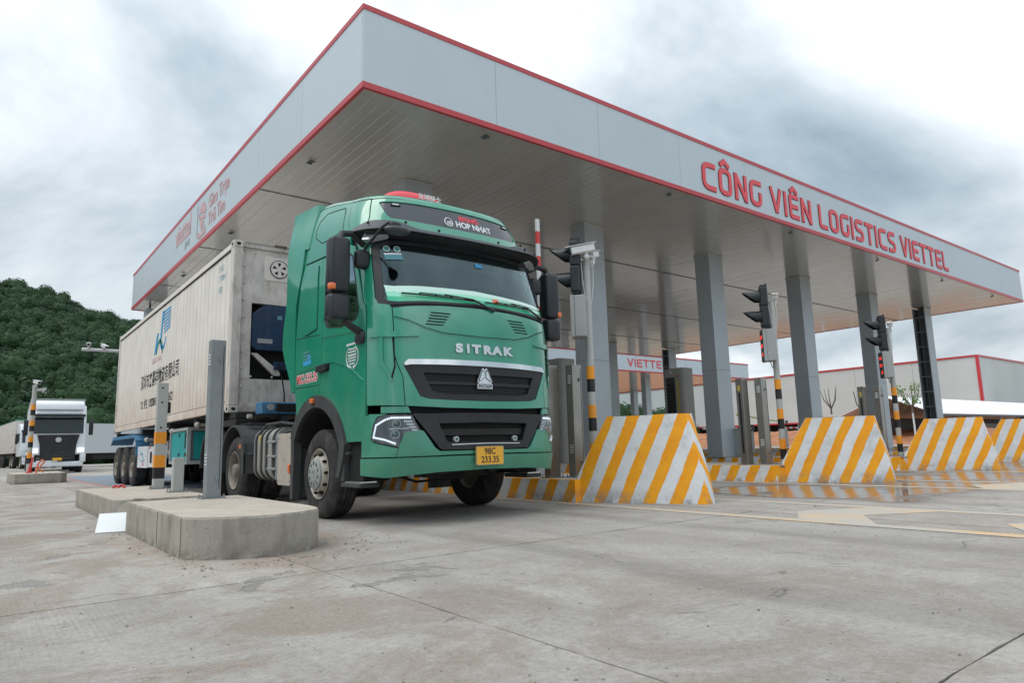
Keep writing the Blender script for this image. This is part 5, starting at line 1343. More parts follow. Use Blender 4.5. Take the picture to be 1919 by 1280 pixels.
def headlight(sg):
    P = (lambda q: q) if sg < 0 else mirror
    r = surf('headlight', P(hl), 'lamp_bezel', off=-.004, th=.03)
    # running light: many small facets in a bent row
    path = F([(-.915, 1.118), (-1.09, 1.118), (-1.135, 1.10)]) + Sd([(6.515, 1.045), (6.54, .92)]) + F([(-1.15, .895), (-1.05, .845)])
    out = []
    for a, b in zip(path, path[1:]):
        L_ = math.hypot(b[0] - a[0], b[1] - a[1]); n = max(1, int(L_ / .019))
        for q in range(n): out.append((lerp(a[0], b[0], q / n), lerp(a[1], b[1], q / n), math.atan2(b[1] - a[1], b[0] - a[0])))
    m = MB()
    for s_, z_, a_ in out:
        if sg > 0: s_ = -s_
        c_ = cabP(s_, z_, .003)
        m.sphere(c_, .0135, 6, (.8, .5, .95))
    tp(m.build('running_light', 'led_white'), r)
    # two lens units in rounded surrounds
    for x, z in ((-1.045, 1.055), (-1.062, .945)):
        pt = rrect(-.045, .045, -.040, .040, .030, 4)
        q = [(sx_(x, z) + a, z + b) for a, b in pt]; qi = [(sx_(x, z) + a * .86, z + b * .86) for a, b in pt]
        surf('lens_surround', P(q), 'lamp_clear', holes=[P(qi)], off=.006, th=.008, parent=r)
        m = MB(); c_ = cabP(sx_(x, z) * (1 if sg < 0 else -1), z, .0); m.sphere(c_, .030, 16, (1, .5, 1)); tp(m.build('lens', 'lamp_lens', None, True), r)
        for k in range(4):
            m = MB(); c_ = cabP((sx_(x, z) - .036) * (1 if sg < 0 else -1), z + .024 - k * .016, .010); m.sphere(c_, .0045, 6); tp(m.build('lens_dot', 'dark_hole'), r)
    surf('divider_strip', P([(sx_(-1.11, 1.0), .996), (sx_(-1.11, 1.0), 1.006), (sx_(-.93, 1.0), 1.012), (sx_(-.93, 1.0), 1.002)]), 'lamp_clear', off=.004, th=.006, parent=r)
    for k in range(4):
        z = 1.088 - k * .030; x0 = -.985 + k * .026; x1 = -.895 + k * .016
        surf('indicator_bar', P(F([(x0, z), (x0 + .014, z - .017), (x1 + .01, z - .017), (x1, z)])), 'lamp_clear', off=.0025, th=.006, parent=r)
    lens_m = glass_cover
    surf('headlight_cover', P(hl), lens_m, off=.016, th=.003, parent=r, step=.05)
def clear_cover():
    m, t, b = base('clear_cover', (1, 1, 1), .03); n, l = nodes(t)
    tr = n('ShaderNodeBsdfTransparent'); tr.inputs[0].default_value = (.93, .95, .96, 1); gl = n('ShaderNodeBsdfGlossy'); gl.inputs['Roughness'].default_value = .03
    lw = n('ShaderNodeLayerWeight'); lw.inputs[0].default_value = .5; ms = n('ShaderNodeMixShader'); l(mth(t, 'ADD', mth(t, 'MULTIPLY', mth(t, 'POWER', lw.outputs['Facing'], 4.0), .8), .05), ms.inputs[0]); l(tr.outputs[0], ms.inputs[1]); l(gl.outputs[0], ms.inputs[2]); l(ms.outputs[0], t.nodes['Material Output'].inputs[0]); return 'clear_cover'
glass_cover = clear_cover()
headlight(-1); headlight(1)
# number plate
yp = Y0(.68) - .055
pl = MB(); pl.prism([(a + 4.475, b + .70) for a, b in rrect(-.182, .182, -.098, .098, .014)], yp, yp + .02, axis='y'); pl_o = tp(pl.build('number_plate', 'plate_yellow'))
m = MB(); a_ = rrect(-.185, .185, -.101, .101, .015); ribbon(m, a_, .006, .006, True, (4.475, yp + .003, .70), (1, 0, 0), (0, 0, 1)); tp(m.build('plate_rim', 'grey_frame'))
for body, z, sp in (('98C', .712, 1.0), ('233.35', .622, 1.0)):
    tp(text_on('plate_characters', body, .098, 'black_print', (4.475, yp - .0005, z + .002), (1, 0, 0), (0, 0, 1), extrude=.002, offset=.0012, sx=.92))
# -- windscreen
ws = F([(-1.165, 2.36), (-1.175, 2.42), (-1.135, 3.06), (-1.10, 3.13), (0, 3.17), (1.10, 3.13), (1.135, 3.06), (1.175, 2.42), (1.165, 2.36), (1.05, 2.335), (.7, 2.372), (0, 2.405), (-.7, 2.372), (-1.05, 2.335)])
wi = F([(-1.09, 2.385), (-1.115, 2.43), (-1.075, 3.03), (-1.04, 3.085), (0, 3.125), (1.04, 3.085), (1.075, 3.03), (1.115, 2.43), (1.09, 2.385), (1.0, 2.375), (.7, 2.402), (0, 2.432), (-.7, 2.402), (-1.0, 2.375)])
surf('windscreen_seal', ws, 'black_plastic', holes=[wi], off=.002, th=.03)
surf('windscreen', wi, 'windscreen_glass', off=-.006, th=.006, step=.05)
surf('cowl', F([(-1.16, 2.30), (-1.16, 2.345), (-1.05, 2.33), (-.7, 2.367), (0, 2.40), (.7, 2.367), (1.05, 2.33), (1.16, 2.345), (1.16, 2.30), (1.06, 2.31), (.5, 2.368), (0, 2.382), (-.5, 2.368), (-1.06, 2.31)]), 'black_plastic', off=-.012, th=.02)
both('screen_pillar', F([(-1.172, 2.36), (-1.182, 2.42), (-1.142, 3.06), (-1.115, 3.14)]) + Sd([(6.98, 3.14), (6.93, 3.06), (6.74, 2.42), (6.70, 2.36)]), GR, th=.03)
# cab interior: dashboard, wheel, seats, back wall, roof lining
m = MB(); m.box(3.36, 5.58, 8.30, 8.36, 1.6, 3.2); m.box(3.36, 5.58, 7.0, 8.3, 3.155, 3.19); m.box(3.40, 5.54, 6.9, 8.3, 1.75, 1.80); tp(m.build('cab_interior', 'interior_black'))
def dash_mesh():
    m = MB(); n = 24; rows = []
    for k, (dy, z) in enumerate(((.06, 2.34), (.12, 2.375), (.30, 2.41), (.50, 2.42), (.60, 2.36), (.62, 2.1))):
        row = []
        for i in range(n + 1):
            dx_ = lerp(-1.10, 1.10, i / n); s_ = sx_(dx_, 2.4); p = cabP(s_, 2.40); row.append(m.bm.verts.new((XC + dx_, p.y + dy, z - .03 + (.03 * (1 - (dx_ / 1.1) ** 2)))))
        rows.append(row)
    for A, B in zip(rows, rows[1:]):
        for i in range(n): m.bm.faces.new((A[i], A[i + 1], B[i + 1], B[i]))
    return m
tp(dash_mesh().build('dashboard_mat', 'interior_mint', None, True))
for dx_ in (-.62, .62):
    m = MB(); m.box(XC + dx_ - .25, XC + dx_ + .25, 7.75, 7.95, 1.9, 2.72, bev=.06, seg=2); m.box(XC + dx_ - .13, XC + dx_ + .13, 7.76, 7.90, 2.74, 2.98, bev=.04, seg=2); tp(m.build('seat', 'interior_black', None, True))
m = MB(); m.tube([(XC + .62 + .22 * math.cos(t * .2617), 7.15 + .10 * math.sin(t * .2617), 2.38 + .19 * math.sin(t * .2617)) for t in range(25)], .017, 8); tp(m.build('steering_wheel', 'interior_black', None, True))
m = MB()
for i in range(40):
    dx_ = lerp(-1.05, 1.05, i / 40); p = cabP(sx_(dx_, 3.1), 3.1, -.08)
    if i: m.bm.faces.new([m.bm.verts.new(v) for v in ((XC + pdx, pp.y + .02, 3.12), (XC + dx_, p.y + .02, 3.12), (XC + dx_, p.y + .05, 2.93 - .05 * (dx_ / 1.05) ** 2), (XC + pdx, pp.y + .05, 2.93 - .05 * (pdx / 1.05) ** 2))])
    pdx, pp = dx_, p
tp(m.build('screen_top_shade', 'interior_black'))  # shade at the top of the screen, made as an added black sheet
# stickers on the glass
surf('windscreen_sticker', F([(-1.045, 2.885), (-1.045, 2.965), (-.86, 2.975), (-.85, 2.895)][::-1]), 'faint_blue_print', off=.0015, th=.002)
surf('windscreen_sticker', F([(-1.045, 2.945), (-1.045, 2.965), (-.86, 2.975), (-.86, 2.957)][::-1]), 'white_print', off=.0028, th=.002)
for x in (-1.01, -.90):
    c_ = [(sx_(x, 3.03) + .040 * math.cos(t * .393), 3.025 + .040 * math.sin(t * .393)) for t in range(16)]; ci_ = [(sx_(x, 3.03) + .031 * math.cos(t * .393), 3.025 + .031 * math.sin(t * .393)) for t in range(16)]
    surf('inspection_disc', c_, 'green_print', off=.0015, th=.002); surf('inspection_ring', c_, 'lamp_clear', holes=[ci_], off=.003, th=.002)
surf('windscreen_sticker', F([(.10, 2.93), (.10, 2.98), (.20, 2.98), (.20, 2.93)][::-1]), 'blue_print', off=.0015, th=.002)
surf('windscreen_sticker', F([(.235, 2.47), (.235, 2.53), (.32, 2.525), (.32, 2.465)][::-1]), 'lamp_orange', off=.0015, th=.002)
# strips along the foot of the glass, green below to pale mint above
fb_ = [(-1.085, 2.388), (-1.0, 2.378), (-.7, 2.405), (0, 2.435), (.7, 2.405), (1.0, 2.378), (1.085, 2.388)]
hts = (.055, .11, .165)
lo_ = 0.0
for k_, (h_, mt_) in enumerate(zip(hts, ('strip_green', 'strip_mint', 'strip_pale'))):
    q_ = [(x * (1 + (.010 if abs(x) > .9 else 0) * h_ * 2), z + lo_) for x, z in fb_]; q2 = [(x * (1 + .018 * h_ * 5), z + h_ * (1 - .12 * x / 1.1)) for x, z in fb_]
    surf('glass_strip', F([(x, z) for x, z in q_] + q2[::-1]), mt_, off=-.0035, th=.002, step=.08); lo_ = h_ + .0002
# wipers
for x0, x1, z0 in ((.03, -.95, 2.405), (.86, .10, 2.40)):
    a = cabP(sx_(x0 + .18, 2.36), 2.36, .02); b = cabP(sx_(x0 - .12, z0), z0 + .055, .045); c_ = cabP(sx_((x0 + x1) / 2, z0), z0 + .075, .045)
    m = MB(); m.tube([a, b, c_], [.016, .010, .007], 6)
    tp(m.build('wiper_arm', 'black_plastic', None, True))
    m = MB(); pts = [cabP(sx_(lerp(x0 - .02, x1, k / 10), 2.42), z0 + .052 + .012 * k / 10 + (.0 if x0 > .5 else .0), .018) for k in range(11)]
    m.tube(pts, .009, 6); m.tube([p + Vector((0, -.02, .014)) for p in pts[2:9]], .007, 6)
    for k in (2, 4, 6, 8): m.tube([pts[k], pts[k] + Vector((0, -.022, .016))], .008, 5)
    tp(m.build('wiper_blade', 'seam_black'))
# -- sun visor over the windscreen
def visor_part(za, zb, o0, o1, mat, name, s_max):
    m = MB(); n = 48; rows = []
    for i in range(n + 1):
        s_ = lerp(-s_max, s_max, i / n); u = abs(s_) / s_max; zt = za(u); zl = zb(u)
        sec = []
        for (z_, o_) in ((zt, .012), (zt - .012, o0(u) * .75), (lerp(zt, zl, .5), o0(u)), (zl, o1(u)), (zl - .004, o1(u) - .02), (lerp(zt, zl, .55), .004)):
            sec.append(m.bm.verts.new(cabP(s_, z_, o_)))
        rows.append(sec)
    for A, B in zip(rows, rows[1:]):
        for k in range(6): m.bm.faces.new((A[k], A[(k + 1) % 6], B[(k + 1) % 6], B[k]))
    m.bm.faces.new(rows[0]); m.bm.faces.new(rows[-1][::-1])
    return tp(m.build(name, mat, None, 40))
bumpf = lambda u: smoothstep(.45, .72, u)
visor_part(lambda u: 3.265 + .075 * bumpf(u) - .055 * smoothstep(.86, 1, u), lambda u: 3.155 + .012 * bumpf(u), lambda u: .135, lambda u: .185, 'visor_grey', 'sun_visor', sx_(1.19, 3.2))
visor_part(lambda u: 3.165, lambda u: 3.14, lambda u: .14, lambda u: .168, 'black_plastic', 'visor_lower_blade', sx_(1.13, 3.15))
for sg in (-1, 1):
    for x, z in ((.42, 3.235), (1.10, 3.26), (.80, 3.28), (.87, 3.24)):
        p = cabP(sx_(sg * x, z), z, .150); m = MB(); m.cyl(p, p + Vector((0, -.012, .006)), .016, n=12); tp(m.build('visor_bolt', 'seam_black', None, True))
    P = (lambda q: q) if sg < 0 else mirror
    surf('visor_end_lamp', P(F([(-.95, 3.16), (-1.02, 3.185)]) + Sd([(6.83, 3.20), (6.83, 3.10)]) + F([(-1.13, 3.09), (-1.0, 3.13)])), 'lamp_clear', off=.10, th=.08)
# -- high roof front: green brow, dark upper panel with lettering
br = [(-1.155, 3.235), (-1.08, 3.47), (-1.0, 3.715), (-.6, 3.735), (0, 3.74), (.6, 3.735), (1.0, 3.715), (1.08, 3.47), (1.155, 3.235), (0, 3.235)]
dk = [(-.965, 3.66), (-.925, 3.475), (-.89, 3.435), (-.5, 3.425), (0, 3.42), (.5, 3.425), (.89, 3.435), (.925, 3.475), (.965, 3.66), (.94, 3.675), (.5, 3.69), (0, 3.695), (-.5, 3.69), (-.94, 3.675)]
surf('roof_front', F(br), GR, holes=[F(dk)], th=.03)
surf('roof_front_panel', F([(x * .992, 3.56 + (z - 3.56) * .965) for x, z in dk]), 'panel_slate', off=-.012, th=.02)
for sg in (-1, 1): surf('marker_lamp', F([(sg * .80 - .055, 3.625), (sg * .80 - .055, 3.655), (sg * .80 + .055, 3.655), (sg * .80 + .055, 3.625)][::-1]), 'black_plastic', off=.0, th=.015); surf('marker_lens', F([(sg * .80 - .035, 3.632), (sg * .80 - .035, 3.648), (sg * .80 + .035, 3.648), (sg * .80 + .035, 3.632)][::-1]), 'lamp_clear', off=.004, th=.006)
map_text('roof_lettering', 'HOP NHAT', .115, 'white_print', .255, 3.475, -.009, offset=.004, extrude=.001, sx=1.0)
map_text('roof_lettering', 'RITAVÕ', .085, 'sign_red', .20, 3.575, -.009, offset=.005, extrude=.001, sx=1.1)
for r0, r1, a0, a1 in ((.052, .066, -60, 150), (.052, .066, 120, 330), (.028, .042, 200, 400), (.006, .020, 0, 360)):
    m = MB(); pts = []
    n = 16; ra = (r0 + r1) / 2
    for k in range(n + 1):
        a = R(lerp(a0, a1, k / n)); pts.append(cabP(-.15 + ra * math.cos(a), 3.515 + ra * math.sin(a), -.006))
    m.tube(pts, (r1 - r0) / 2, 5); tp(m.build('roof_emblem', 'white_print'))
both('roof_corner', F([(-1.162, 3.235), (-1.088, 3.47), (-1.008, 3.715)]) + Sd([(7.40, 3.72), (7.30, 3.47), (7.14, 3.235)]), GR, th=.03)
# -- roof cap
def ring_at(z, off=0):
    n = 84; out = []
    for i in range(n + 1): out.append(cabP(lerp(-sy(YREAR + .2, z, 1), sy(YREAR + .2, z, 1), i / n), z, off))
    return out
m = MB(); base_r = ring_at(3.735); cen = Vector((XC, 7.95, 0)); rows = []
for k, (sc_, dz) in enumerate(((1, 0), (.985, .030), (.95, .058), (.88, .082), (.72, .10), (.4, .112), (.02, .118))):
    row = []
    for p in base_r:
        q = Vector((cen.x + (p.x - cen.x) * sc_, cen.y + (p.y - cen.y) * (sc_ if p.y < 7.95 else 1), 0)); yy = q.y
        row.append(m.bm.verts.new((q.x, q.y, 3.735 + rise(max(yy, p.y) if p.y > 7.95 else lerp(7.4, p.y, sc_)) * 1.03 + dz)))
    rows.append(row)
for A, B in zip(rows, rows[1:]):
    for i in range(len(A) - 1): m.bm.faces.new((A[i], A[i + 1], B[i + 1], B[i]))
tp(m.build('roof_cap', GR, None, 50))
# red roof sign
m = MB(); n = 16; rows = []
for j, (dy, hs, wd) in enumerate(((0, 0, 1.0), (.02, .55, .97), (.07, .86, .94), (.16, 1, .88), (.42, 1.0, .84), (.60, .5, .9), (.62, 0, .95))):
    row = []
    for i in range(n + 1):
        u = lerp(-1, 1, i / n); h_ = hs * .235 * (1 - abs(u) ** 3.4) ** .6 if abs(u) < 1 else 0
        row.append(m.bm.verts.new((4.36 + u * .56 * wd, 7.42 + dy + .10 * u * u, 3.93 + h_)))
    rows.append(row)
for A, B in zip(rows, rows[1:]):
    for i in range(n): m.bm.faces.new((A[i], A[i + 1], B[i + 1], B[i]))
tp(m.build('roof_sign', 'sign_red', None, 50))
tp(text_on('roof_sign_lettering', '龙城骑士', .09, 'white_print', (4.50, 7.425, 4.045), (1, 0, 0), (0, .15, 1), extrude=.004, offset=.001))
# -- cab sides
def side(sgn):
    P = (lambda q: q) if sgn < 0 else mirror
    D = lambda pts: P(Sd(pts))
    A = lambda a0, a1, r, n=12: [(7.97 + r * math.cos(R(lerp(a0, a1, k / n))), .55 + r * math.sin(R(lerp(a0, a1, k / n)))) for k in range(n + 1)]
    arch_f = A(24, 96, .90)[::-1]
    arch_f = [(7.97 - (y - 7.97), z) for y, z in A(25, 92, .90)]       # from front low to top
    # front low point -> over the top -> rear
    front_arc = [(7.97 - .90 * math.cos(R(a)), .55 + .90 * math.sin(R(a))) for a in (22, 32, 42, 52, 62, 72, 82, 90)]
    rear_arc = [(7.97 + .90 * math.cos(R(a)), .55 + .90 * math.sin(R(a))) for a in (88, 78, 68, 58, 48, 42)]
    wo = [(6.84, 2.30), (6.84, 2.36), (7.02, 3.00), (7.10, 3.05), (7.72, 3.06), (7.80, 3.0), (7.80, 2.36), (7.72, 2.26), (7.3, 2.20), (6.92, 2.23)]
    # door
    door = [(6.672, 1.26), (6.765, 1.20), (6.765, .885), (front_arc[0][0], .885)] + front_arc + [(7.97, 1.455), (7.912, 1.50), (7.912, 2.20), (7.912, 3.175), (7.11, 3.155), (6.965, 3.10), (6.765, 2.42), (6.695, 2.36), (6.68, 2.0)]
    door = [(6.672, 1.26), (6.672, .885), (front_arc[0][0], .885)] + front_arc + [(7.912, 1.50), (7.912, 3.175), (7.12, 3.155), (6.995, 3.10), (6.76, 2.42), (6.71, 2.36), (6.68, 2.0)]
    d_ = surf('door', D(door), GR, holes=[D(wo)], th=.03)
    surf('door_window', D([(7.35 + (y - 7.35) * .985, 2.62 + (z - 2.62) * .985) for y, z in wo]), 'side_glass', off=-.010, th=.006, parent=d_)
    surf('window_seal', D(wo), 'black_plastic', holes=[D([(7.35 + (y - 7.35) * .955, 2.62 + (z - 2.62) * .955) for y, z in wo])], off=.003, th=.01, parent=d_)
    # rear side panel with blank window
    rp = [(7.920, 1.505), (7.97, 1.458)] + rear_arc + [(8.70, 1.45), (8.745, 1.60), (8.735, 2.25), (8.66, 2.75), (8.55, 3.215), (7.920, 3.178)]
    surf('side_panel', D(rp), GR, th=.03)
    bw = [(8.02, 2.30), (8.02, 3.10), (8.30, 3.115), (8.38, 3.08), (8.44, 2.98), (8.50, 2.36), (8.46, 2.29), (8.36, 2.26)]
    surf('blank_window', D(bw), GR, off=.014, th=.018)
    surf('blank_window_seam', D([(8.26 + (y - 8.26) * 1.035, 2.69 + (z - 2.69) * 1.02) for y, z in bw]), 'seam_black', off=.0015, th=.004)
    for pts in ([(7.93, 2.205), (7.93, 2.213), (8.72, 2.262), (8.725, 2.253)], [(7.93, 1.585), (7.93, 1.593), (8.735, 1.612), (8.735, 1.604)]):
        surf('panel_seam', D(pts[::-1]), 'seam_black', off=.0018, th=.004)
    # lower crease of the door that sweeps down to the bumper
    cl = [(8.70, 1.80), (8.3, 1.83), (7.9, 1.845), (7.5, 1.83), (7.2, 1.765), (6.95, 1.66), (6.72, 1.54)]
    surf('door_crease', D(cl + [(y, z - .012) for y, z in reversed(cl)]), GR, off=.010, th=.012)
    cl = [(6.80, 2.105), (7.3, 2.135), (7.88, 2.165)]
    surf('door_crease', D(cl[::-1] + [(y, z - .011) for y, z in cl]), GR, off=.009, th=.012)
    # handle
    hz = 1.775
    surf('door_handle_recess', D([(7.90, hz - .045), (7.90, hz + .045), (7.62, hz + .05), (7.62, hz - .04)][::-1]), 'seam_black', off=.002, th=.004)
    surf('door_handle', D([(7.96, hz - .03), (7.94, hz + .035), (7.66, hz + .045), (7.64, hz - .01), (7.72, hz - .035)][::-1]), 'black_plastic', off=.045, th=.035)
    # roof side
    rs = [(7.93, 3.188), (8.56, 3.228), (8.42, 3.50), (8.40, 3.728), (7.42, 3.728), (7.32, 3.47), (7.15, 3.245), (7.13, 3.168), (7.912, 3.188)]
    rs = [(7.16, 3.245), (7.13, 3.170), (8.56, 3.228), (8.50, 3.50), (8.46, 3.728), (7.41, 3.728), (7.31, 3.47)]
    surf('roof_side', D(rs), GR, th=.03)
    rw = [(7.50, 3.60), (7.42, 3.38), (8.02, 3.345), (8.30, 3.44), (8.34, 3.52), (8.28, 3.60), (8.10, 3.66), (7.56, 3.68)]
    surf('roof_hatch_seam', D(rw), 'seam_black', holes=[D([(7.88 + (y - 7.88) * .977, 3.51 + (z - 3.51) * .95) for y, z in rw])], off=.002, th=.004)
    # arch flare, mudguard and step
    oa = [(7.97 - .915 * math.cos(R(a)), .55 + .915 * math.sin(R(a))) for a in range(20, 142, 8)]; ia = [(7.97 - .77 * math.cos(R(a)), .55 + .77 * math.sin(R(a))) for a in range(20, 142, 8)]
    fl = [(7.245, .50)] + oa + [(8.76, 1.10), (8.74, .20), (8.66, .20), (8.64, .92)] + ia[::-1] + [(7.33, .50)]
    surf('arch_flare', D(fl[::-1]), 'dusty_plastic', off=.035, th=.10)
    sg = sgn
    m = MB(); X = lambda a, b: (min(XC + sg * a, XC + sg * b), max(XC + sg * a, XC + sg * b))
    nA = 14; vs0 = []
    for a in [20 + (158 - 20) * k / nA for k in range(nA + 1)]:
        vs0.append((7.97 - .76 * math.cos(R(a)), .55 + .76 * math.sin(R(a))))
    for (y0_, z0_), (y1_, z1_) in zip(vs0, vs0[1:]): m.prism([(y0_, z0_), (y1_, z1_), (y1_ + (y1_ - 7.97) * .03, z1_ + .02), (y0_ + (y0_ - 7.97) * .03, z0_ + .02)], *X(.78, 1.23), axis='x')
    tp(m.build('wheel_housing', 'chassis_black'))
    m = MB(); m.box(*X(.75, 1.235), 8.68, 8.74, .22, 1.3); tp(m.build('mudguard', 'dusty_plastic'))
    m = MB(); m.prism([(6.80, .46), (6.80, .88), (7.30, .88), (7.26, .46)], *X(.9, 1.20), axis='x'); tp(m.build('step_well', 'dark_hole'))
    m = MB(); m.prism([(7.26, .40), (7.20, .88), (7.20, .78), (7.0, .78), (7.0, .72), (7.17, .72), (7.18, .42), (6.76, .42), (6.76, .37), (7.24, .36)], *X(1.0, 1.262), axis='x', bev=.006) if False else None
    m.box(*X(1.02, 1.262), 6.775, 7.25, .395, .445, bev=.012, seg=2); m.box(*X(1.06, 1.264), 7.17, 7.25, .45, .78, bev=.012, seg=2); m.box(*X(1.02, 1.258), 7.08, 7.17, .74, .78, bev=.008)
    tp(m.build('step_frame', 'dusty_plastic'))
    m = MB()
    for k in range(22): m.box(*X(1.05, 1.25), 6.79 + k * .017, 6.80 + k * .017, .4455, .458)
    tp(m.build('step_tread', 'badge_silver'))
    a = cabP(sy(8.02, 1.4, sg), 1.40, .05); m = MB(); m.box(a.x - .02, a.x + .02, a.y - .045, a.y + .045, a.z - .03, a.z + .03, bev=.01, seg=2); tp(m.build('side_marker', 'lamp_orange', None, True))
    # rear side fairing: sweeps back behind the cab
    def fair(sv, z, off=0.0):
        ybase = 8.60; yend = 9.10 + .12 * smoothstep(2.9, 2.3, z) + .10 * smoothstep(3.2, 4.1, z)
        if z < 2.2: yend = lerp(8.86, 9.22, smoothstep(1.55, 2.25, z))
        y = lerp(8.56 + .19 * smoothstep(3.3, 2.6, z), yend, sv)
        hx = 1.25 - .13 * smoothstep(3.2, 4.15, z) ** 1.6
        x = XC + sg * (hx + .006 + off - .05 * (1 - sv) * smoothstep(2.8, 4.0, z))
        return Vector((x, y, z))
    m = MB(); nu, nv = 8, 28; zz = lambda i, j: lerp(1.56, 4.09 + .03 * i / nu, j / nv)
    O = [[m.bm.verts.new(fair(i / nu, zz(i, j))) for j in range(nv + 1)] for i in range(nu + 1)]; I_ = [[m.bm.verts.new(fair(i / nu, zz(i, j), -.035)) for j in range(nv + 1)] for i in range(nu + 1)]
    for i in range(nu):
        for j in range(nv): m.bm.faces.new((O[i][j], O[i + 1][j], O[i + 1][j + 1], O[i][j + 1])); m.bm.faces.new((I_[i][j], I_[i][j + 1], I_[i + 1][j + 1], I_[i + 1][j]))
    for j in range(nv):
        for i in (0, nu): m.bm.faces.new((O[i][j], O[i][j + 1], I_[i][j + 1], I_[i][j]))
    for i in range(nu):
        for j in (0, nv): m.bm.faces.new((O[i][j], O[i + 1][j], I_[i + 1][j], I_[i][j]))
    tp(m.build('side_fairing', GR, None, 40))
    m = MB(); c_ = lambda y, z, o: fair(0, z, o) + Vector((0, y - fair(0, z).y, 0))
    # top closing wing of the fairing, leaning in to the roof
    rows = []
    for k, (ins, dz) in enumerate(((0, 0), (.03, .025), (.12, .045), (.30, .05), (.55, .03))):
        row = []
        for i in range(7):
            q = fair(i / 6, 4.09 + .03 * i / 6); row.append(m.bm.verts.new((q.x - sg * ins, q.y, q.z + dz)))
        rows.append(row)
    for A_, B_ in zip(rows, rows[1:]):
        for i in range(6): m.bm.faces.new((A_[i], A_[i + 1], B_[i + 1], B_[i]))
    tp(m.build('fairing_top', GR, None, 50))
    # front closing face between the roof side and the fairing top
    m = MB(); rows = []
    for k in range(8):
        z = lerp(3.45, 4.09, k / 7); q = fair(0, z); r_ = cabP(sy(8.45, min(z, 3.72), sg), min(3.72, 3.2 + (z - 3.2) * .62))
        rows.append([m.bm.verts.new(q), m.bm.verts.new((lerp(q.x, r_.x, .6), q.y - .10, z - .01)), m.bm.verts.new((XC + sg * .62, 8.36, z - .02))])
    for A_, B_ in zip(rows, rows[1:]):
        for i in range(2): m.bm.faces.new((A_[i], A_[i + 1], B_[i + 1], B_[i]))
    tp(m.build('fairing_front', GR, None, 50))
    # mirrors
    r = tp(empty('mirror_assembly', (XC + sg * 1.52, 6.80, 2.2)), None); r.matrix_parent_inverse = TI
    m = MB(); m.box(-.112, .112, -.10, .08, .28, .90, bev=.045, seg=3); m.build('mirror_housing', 'mirror_black', r, True)
    m = MB(); m.box(-.118, .118, -.10, .08, -.02, .265, bev=.045, seg=3); m.build('wide_angle_housing', 'mirror_black', r, True)
    m = MB(); m.box(-.10, .10, .0805, .085, .33, .86); m.box(-.10, .10, .0805, .085, .03, .23); m.build('mirror_face', 'mirror_glass', r)
    m = MB(); m.tube([(-sg * .02, 0, .86), (-sg * .05, .01, .96), (-sg * .18, .04, .99), (-sg * .34, .08, .90)], [.035, .04, .04, .04], 8); m.tube([(-sg * .05, .0, .05), (-sg * .12, -.01, -.05), (-sg * .25, -.03, -.13), (-sg * .34, -.0, -.16)], [.04, .04, .045, .05], 8)
    m.box(*sorted((-sg * .22, -sg * .36)), -.11, .06, -.26, -.13, bev=.03, seg=2); m.build('mirror_arm', 'black_plastic', r, True)
    m = MB(); m.box(*sorted((sg * .06, sg * .131)), -.106, -.03, .30, .37, bev=.015, seg=2); m.build('mirror_indicator', 'lamp_orange', r, True)
    m = MB(); m.box(*sorted((-sg * .18, -sg * .36)), -.08, .03, .58, .80, bev=.05, seg=3); m.build('kerb_mirror', 'black_plastic', r, True)
    return r
rL = side(-1); rR = side(1)
# front blind-spot mirror on a bent arm above the windscreen corner
m = MB(); m.tube([(3.24, 6.84, 2.96), (3.24, 6.70, 3.02), (3.27, 6.38, 3.17), (3.30, 6.30, 3.20), (3.36, 6.26, 3.18)], .015, 8); m.box(3.29, 3.40, 6.20, 6.30, 3.12, 3.19, bev=.02, seg=2)
tp(m.build('front_mirror_arm', 'black_plastic', None, True))
m = MB(); m.sphere((3.37, 6.22, 3.10), .15, 24, (1.0, .62, .30)); tp(m.build('front_mirror', 'visor_grey', None, True))
# lettering on the near side of the cab
def side_text(body, size, mat, y, z, **kw):
    me = curve_mesh_text(body, size, extrude=.001, **kw); me.materials.clear()
    for v in me.vertices: v.co = cabP(sy(y, z) + v.co.x, z + v.co.y, .004 + v.co.z)
    return tp(link('side_lettering', me, mat))
side_text('98C-233.35', .155, 'white_print', 8.32, 1.655, offset=.012, sx=.92)
side_text('98C-233.35', .155, 'red_print', 8.32, 1.655, offset=.002, sx=.92).matrix_parent_inverse = Matrix.Translation((-XC - .003, -7.97, 0))
def side_bars(yc, z, w, h, mat, seed):
    rr = random.Random(seed); m = MB(); s0 = sy(yc, z) - w / 2; x = 0
    while x < w - .01:
        d = min(w - x, rr.uniform(.5, 1.1) * h)
        m.bm.faces.new([m.bm.verts.new(cabP(s0 + a_, b_, .0045)) for a_, b_ in ((x, z), (x + d, z), (x + d, z + h * rr.uniform(.8, 1)), (x, z + h))]); x += d + h * .22
    tp(m.build('fine_print', mat))
for k in range(3): side_bars(8.34, 2.03 - k * .045, .20, .022, 'faint_blue_print', k)
m = MB(); surf('door_sticker', Sd([(8.46, 1.87), (8.46, 1.93), (8.20, 1.935), (8.20, 1.88)][::-1]), 'blue_print', off=.002, th=.003)
surf('door_sticker', Sd([(8.32, 1.935), (8.32, 2.0), (8.22, 2.0), (8.22, 1.94)][::-1]), 'blue_print', off=.002, th=.003)
for k, (w_, h_, z_) in enumerate(((.30, .026, 1.957), (.17, .018, 1.905), (.20, .020, 1.872), (.20, .026, 1.832), (.21, .018, 1.803), (.19, .018, 1.773), (.13, .020, 1.738))): side_bars(6.99, z_, w_, h_, 'white_print', 20 + k)
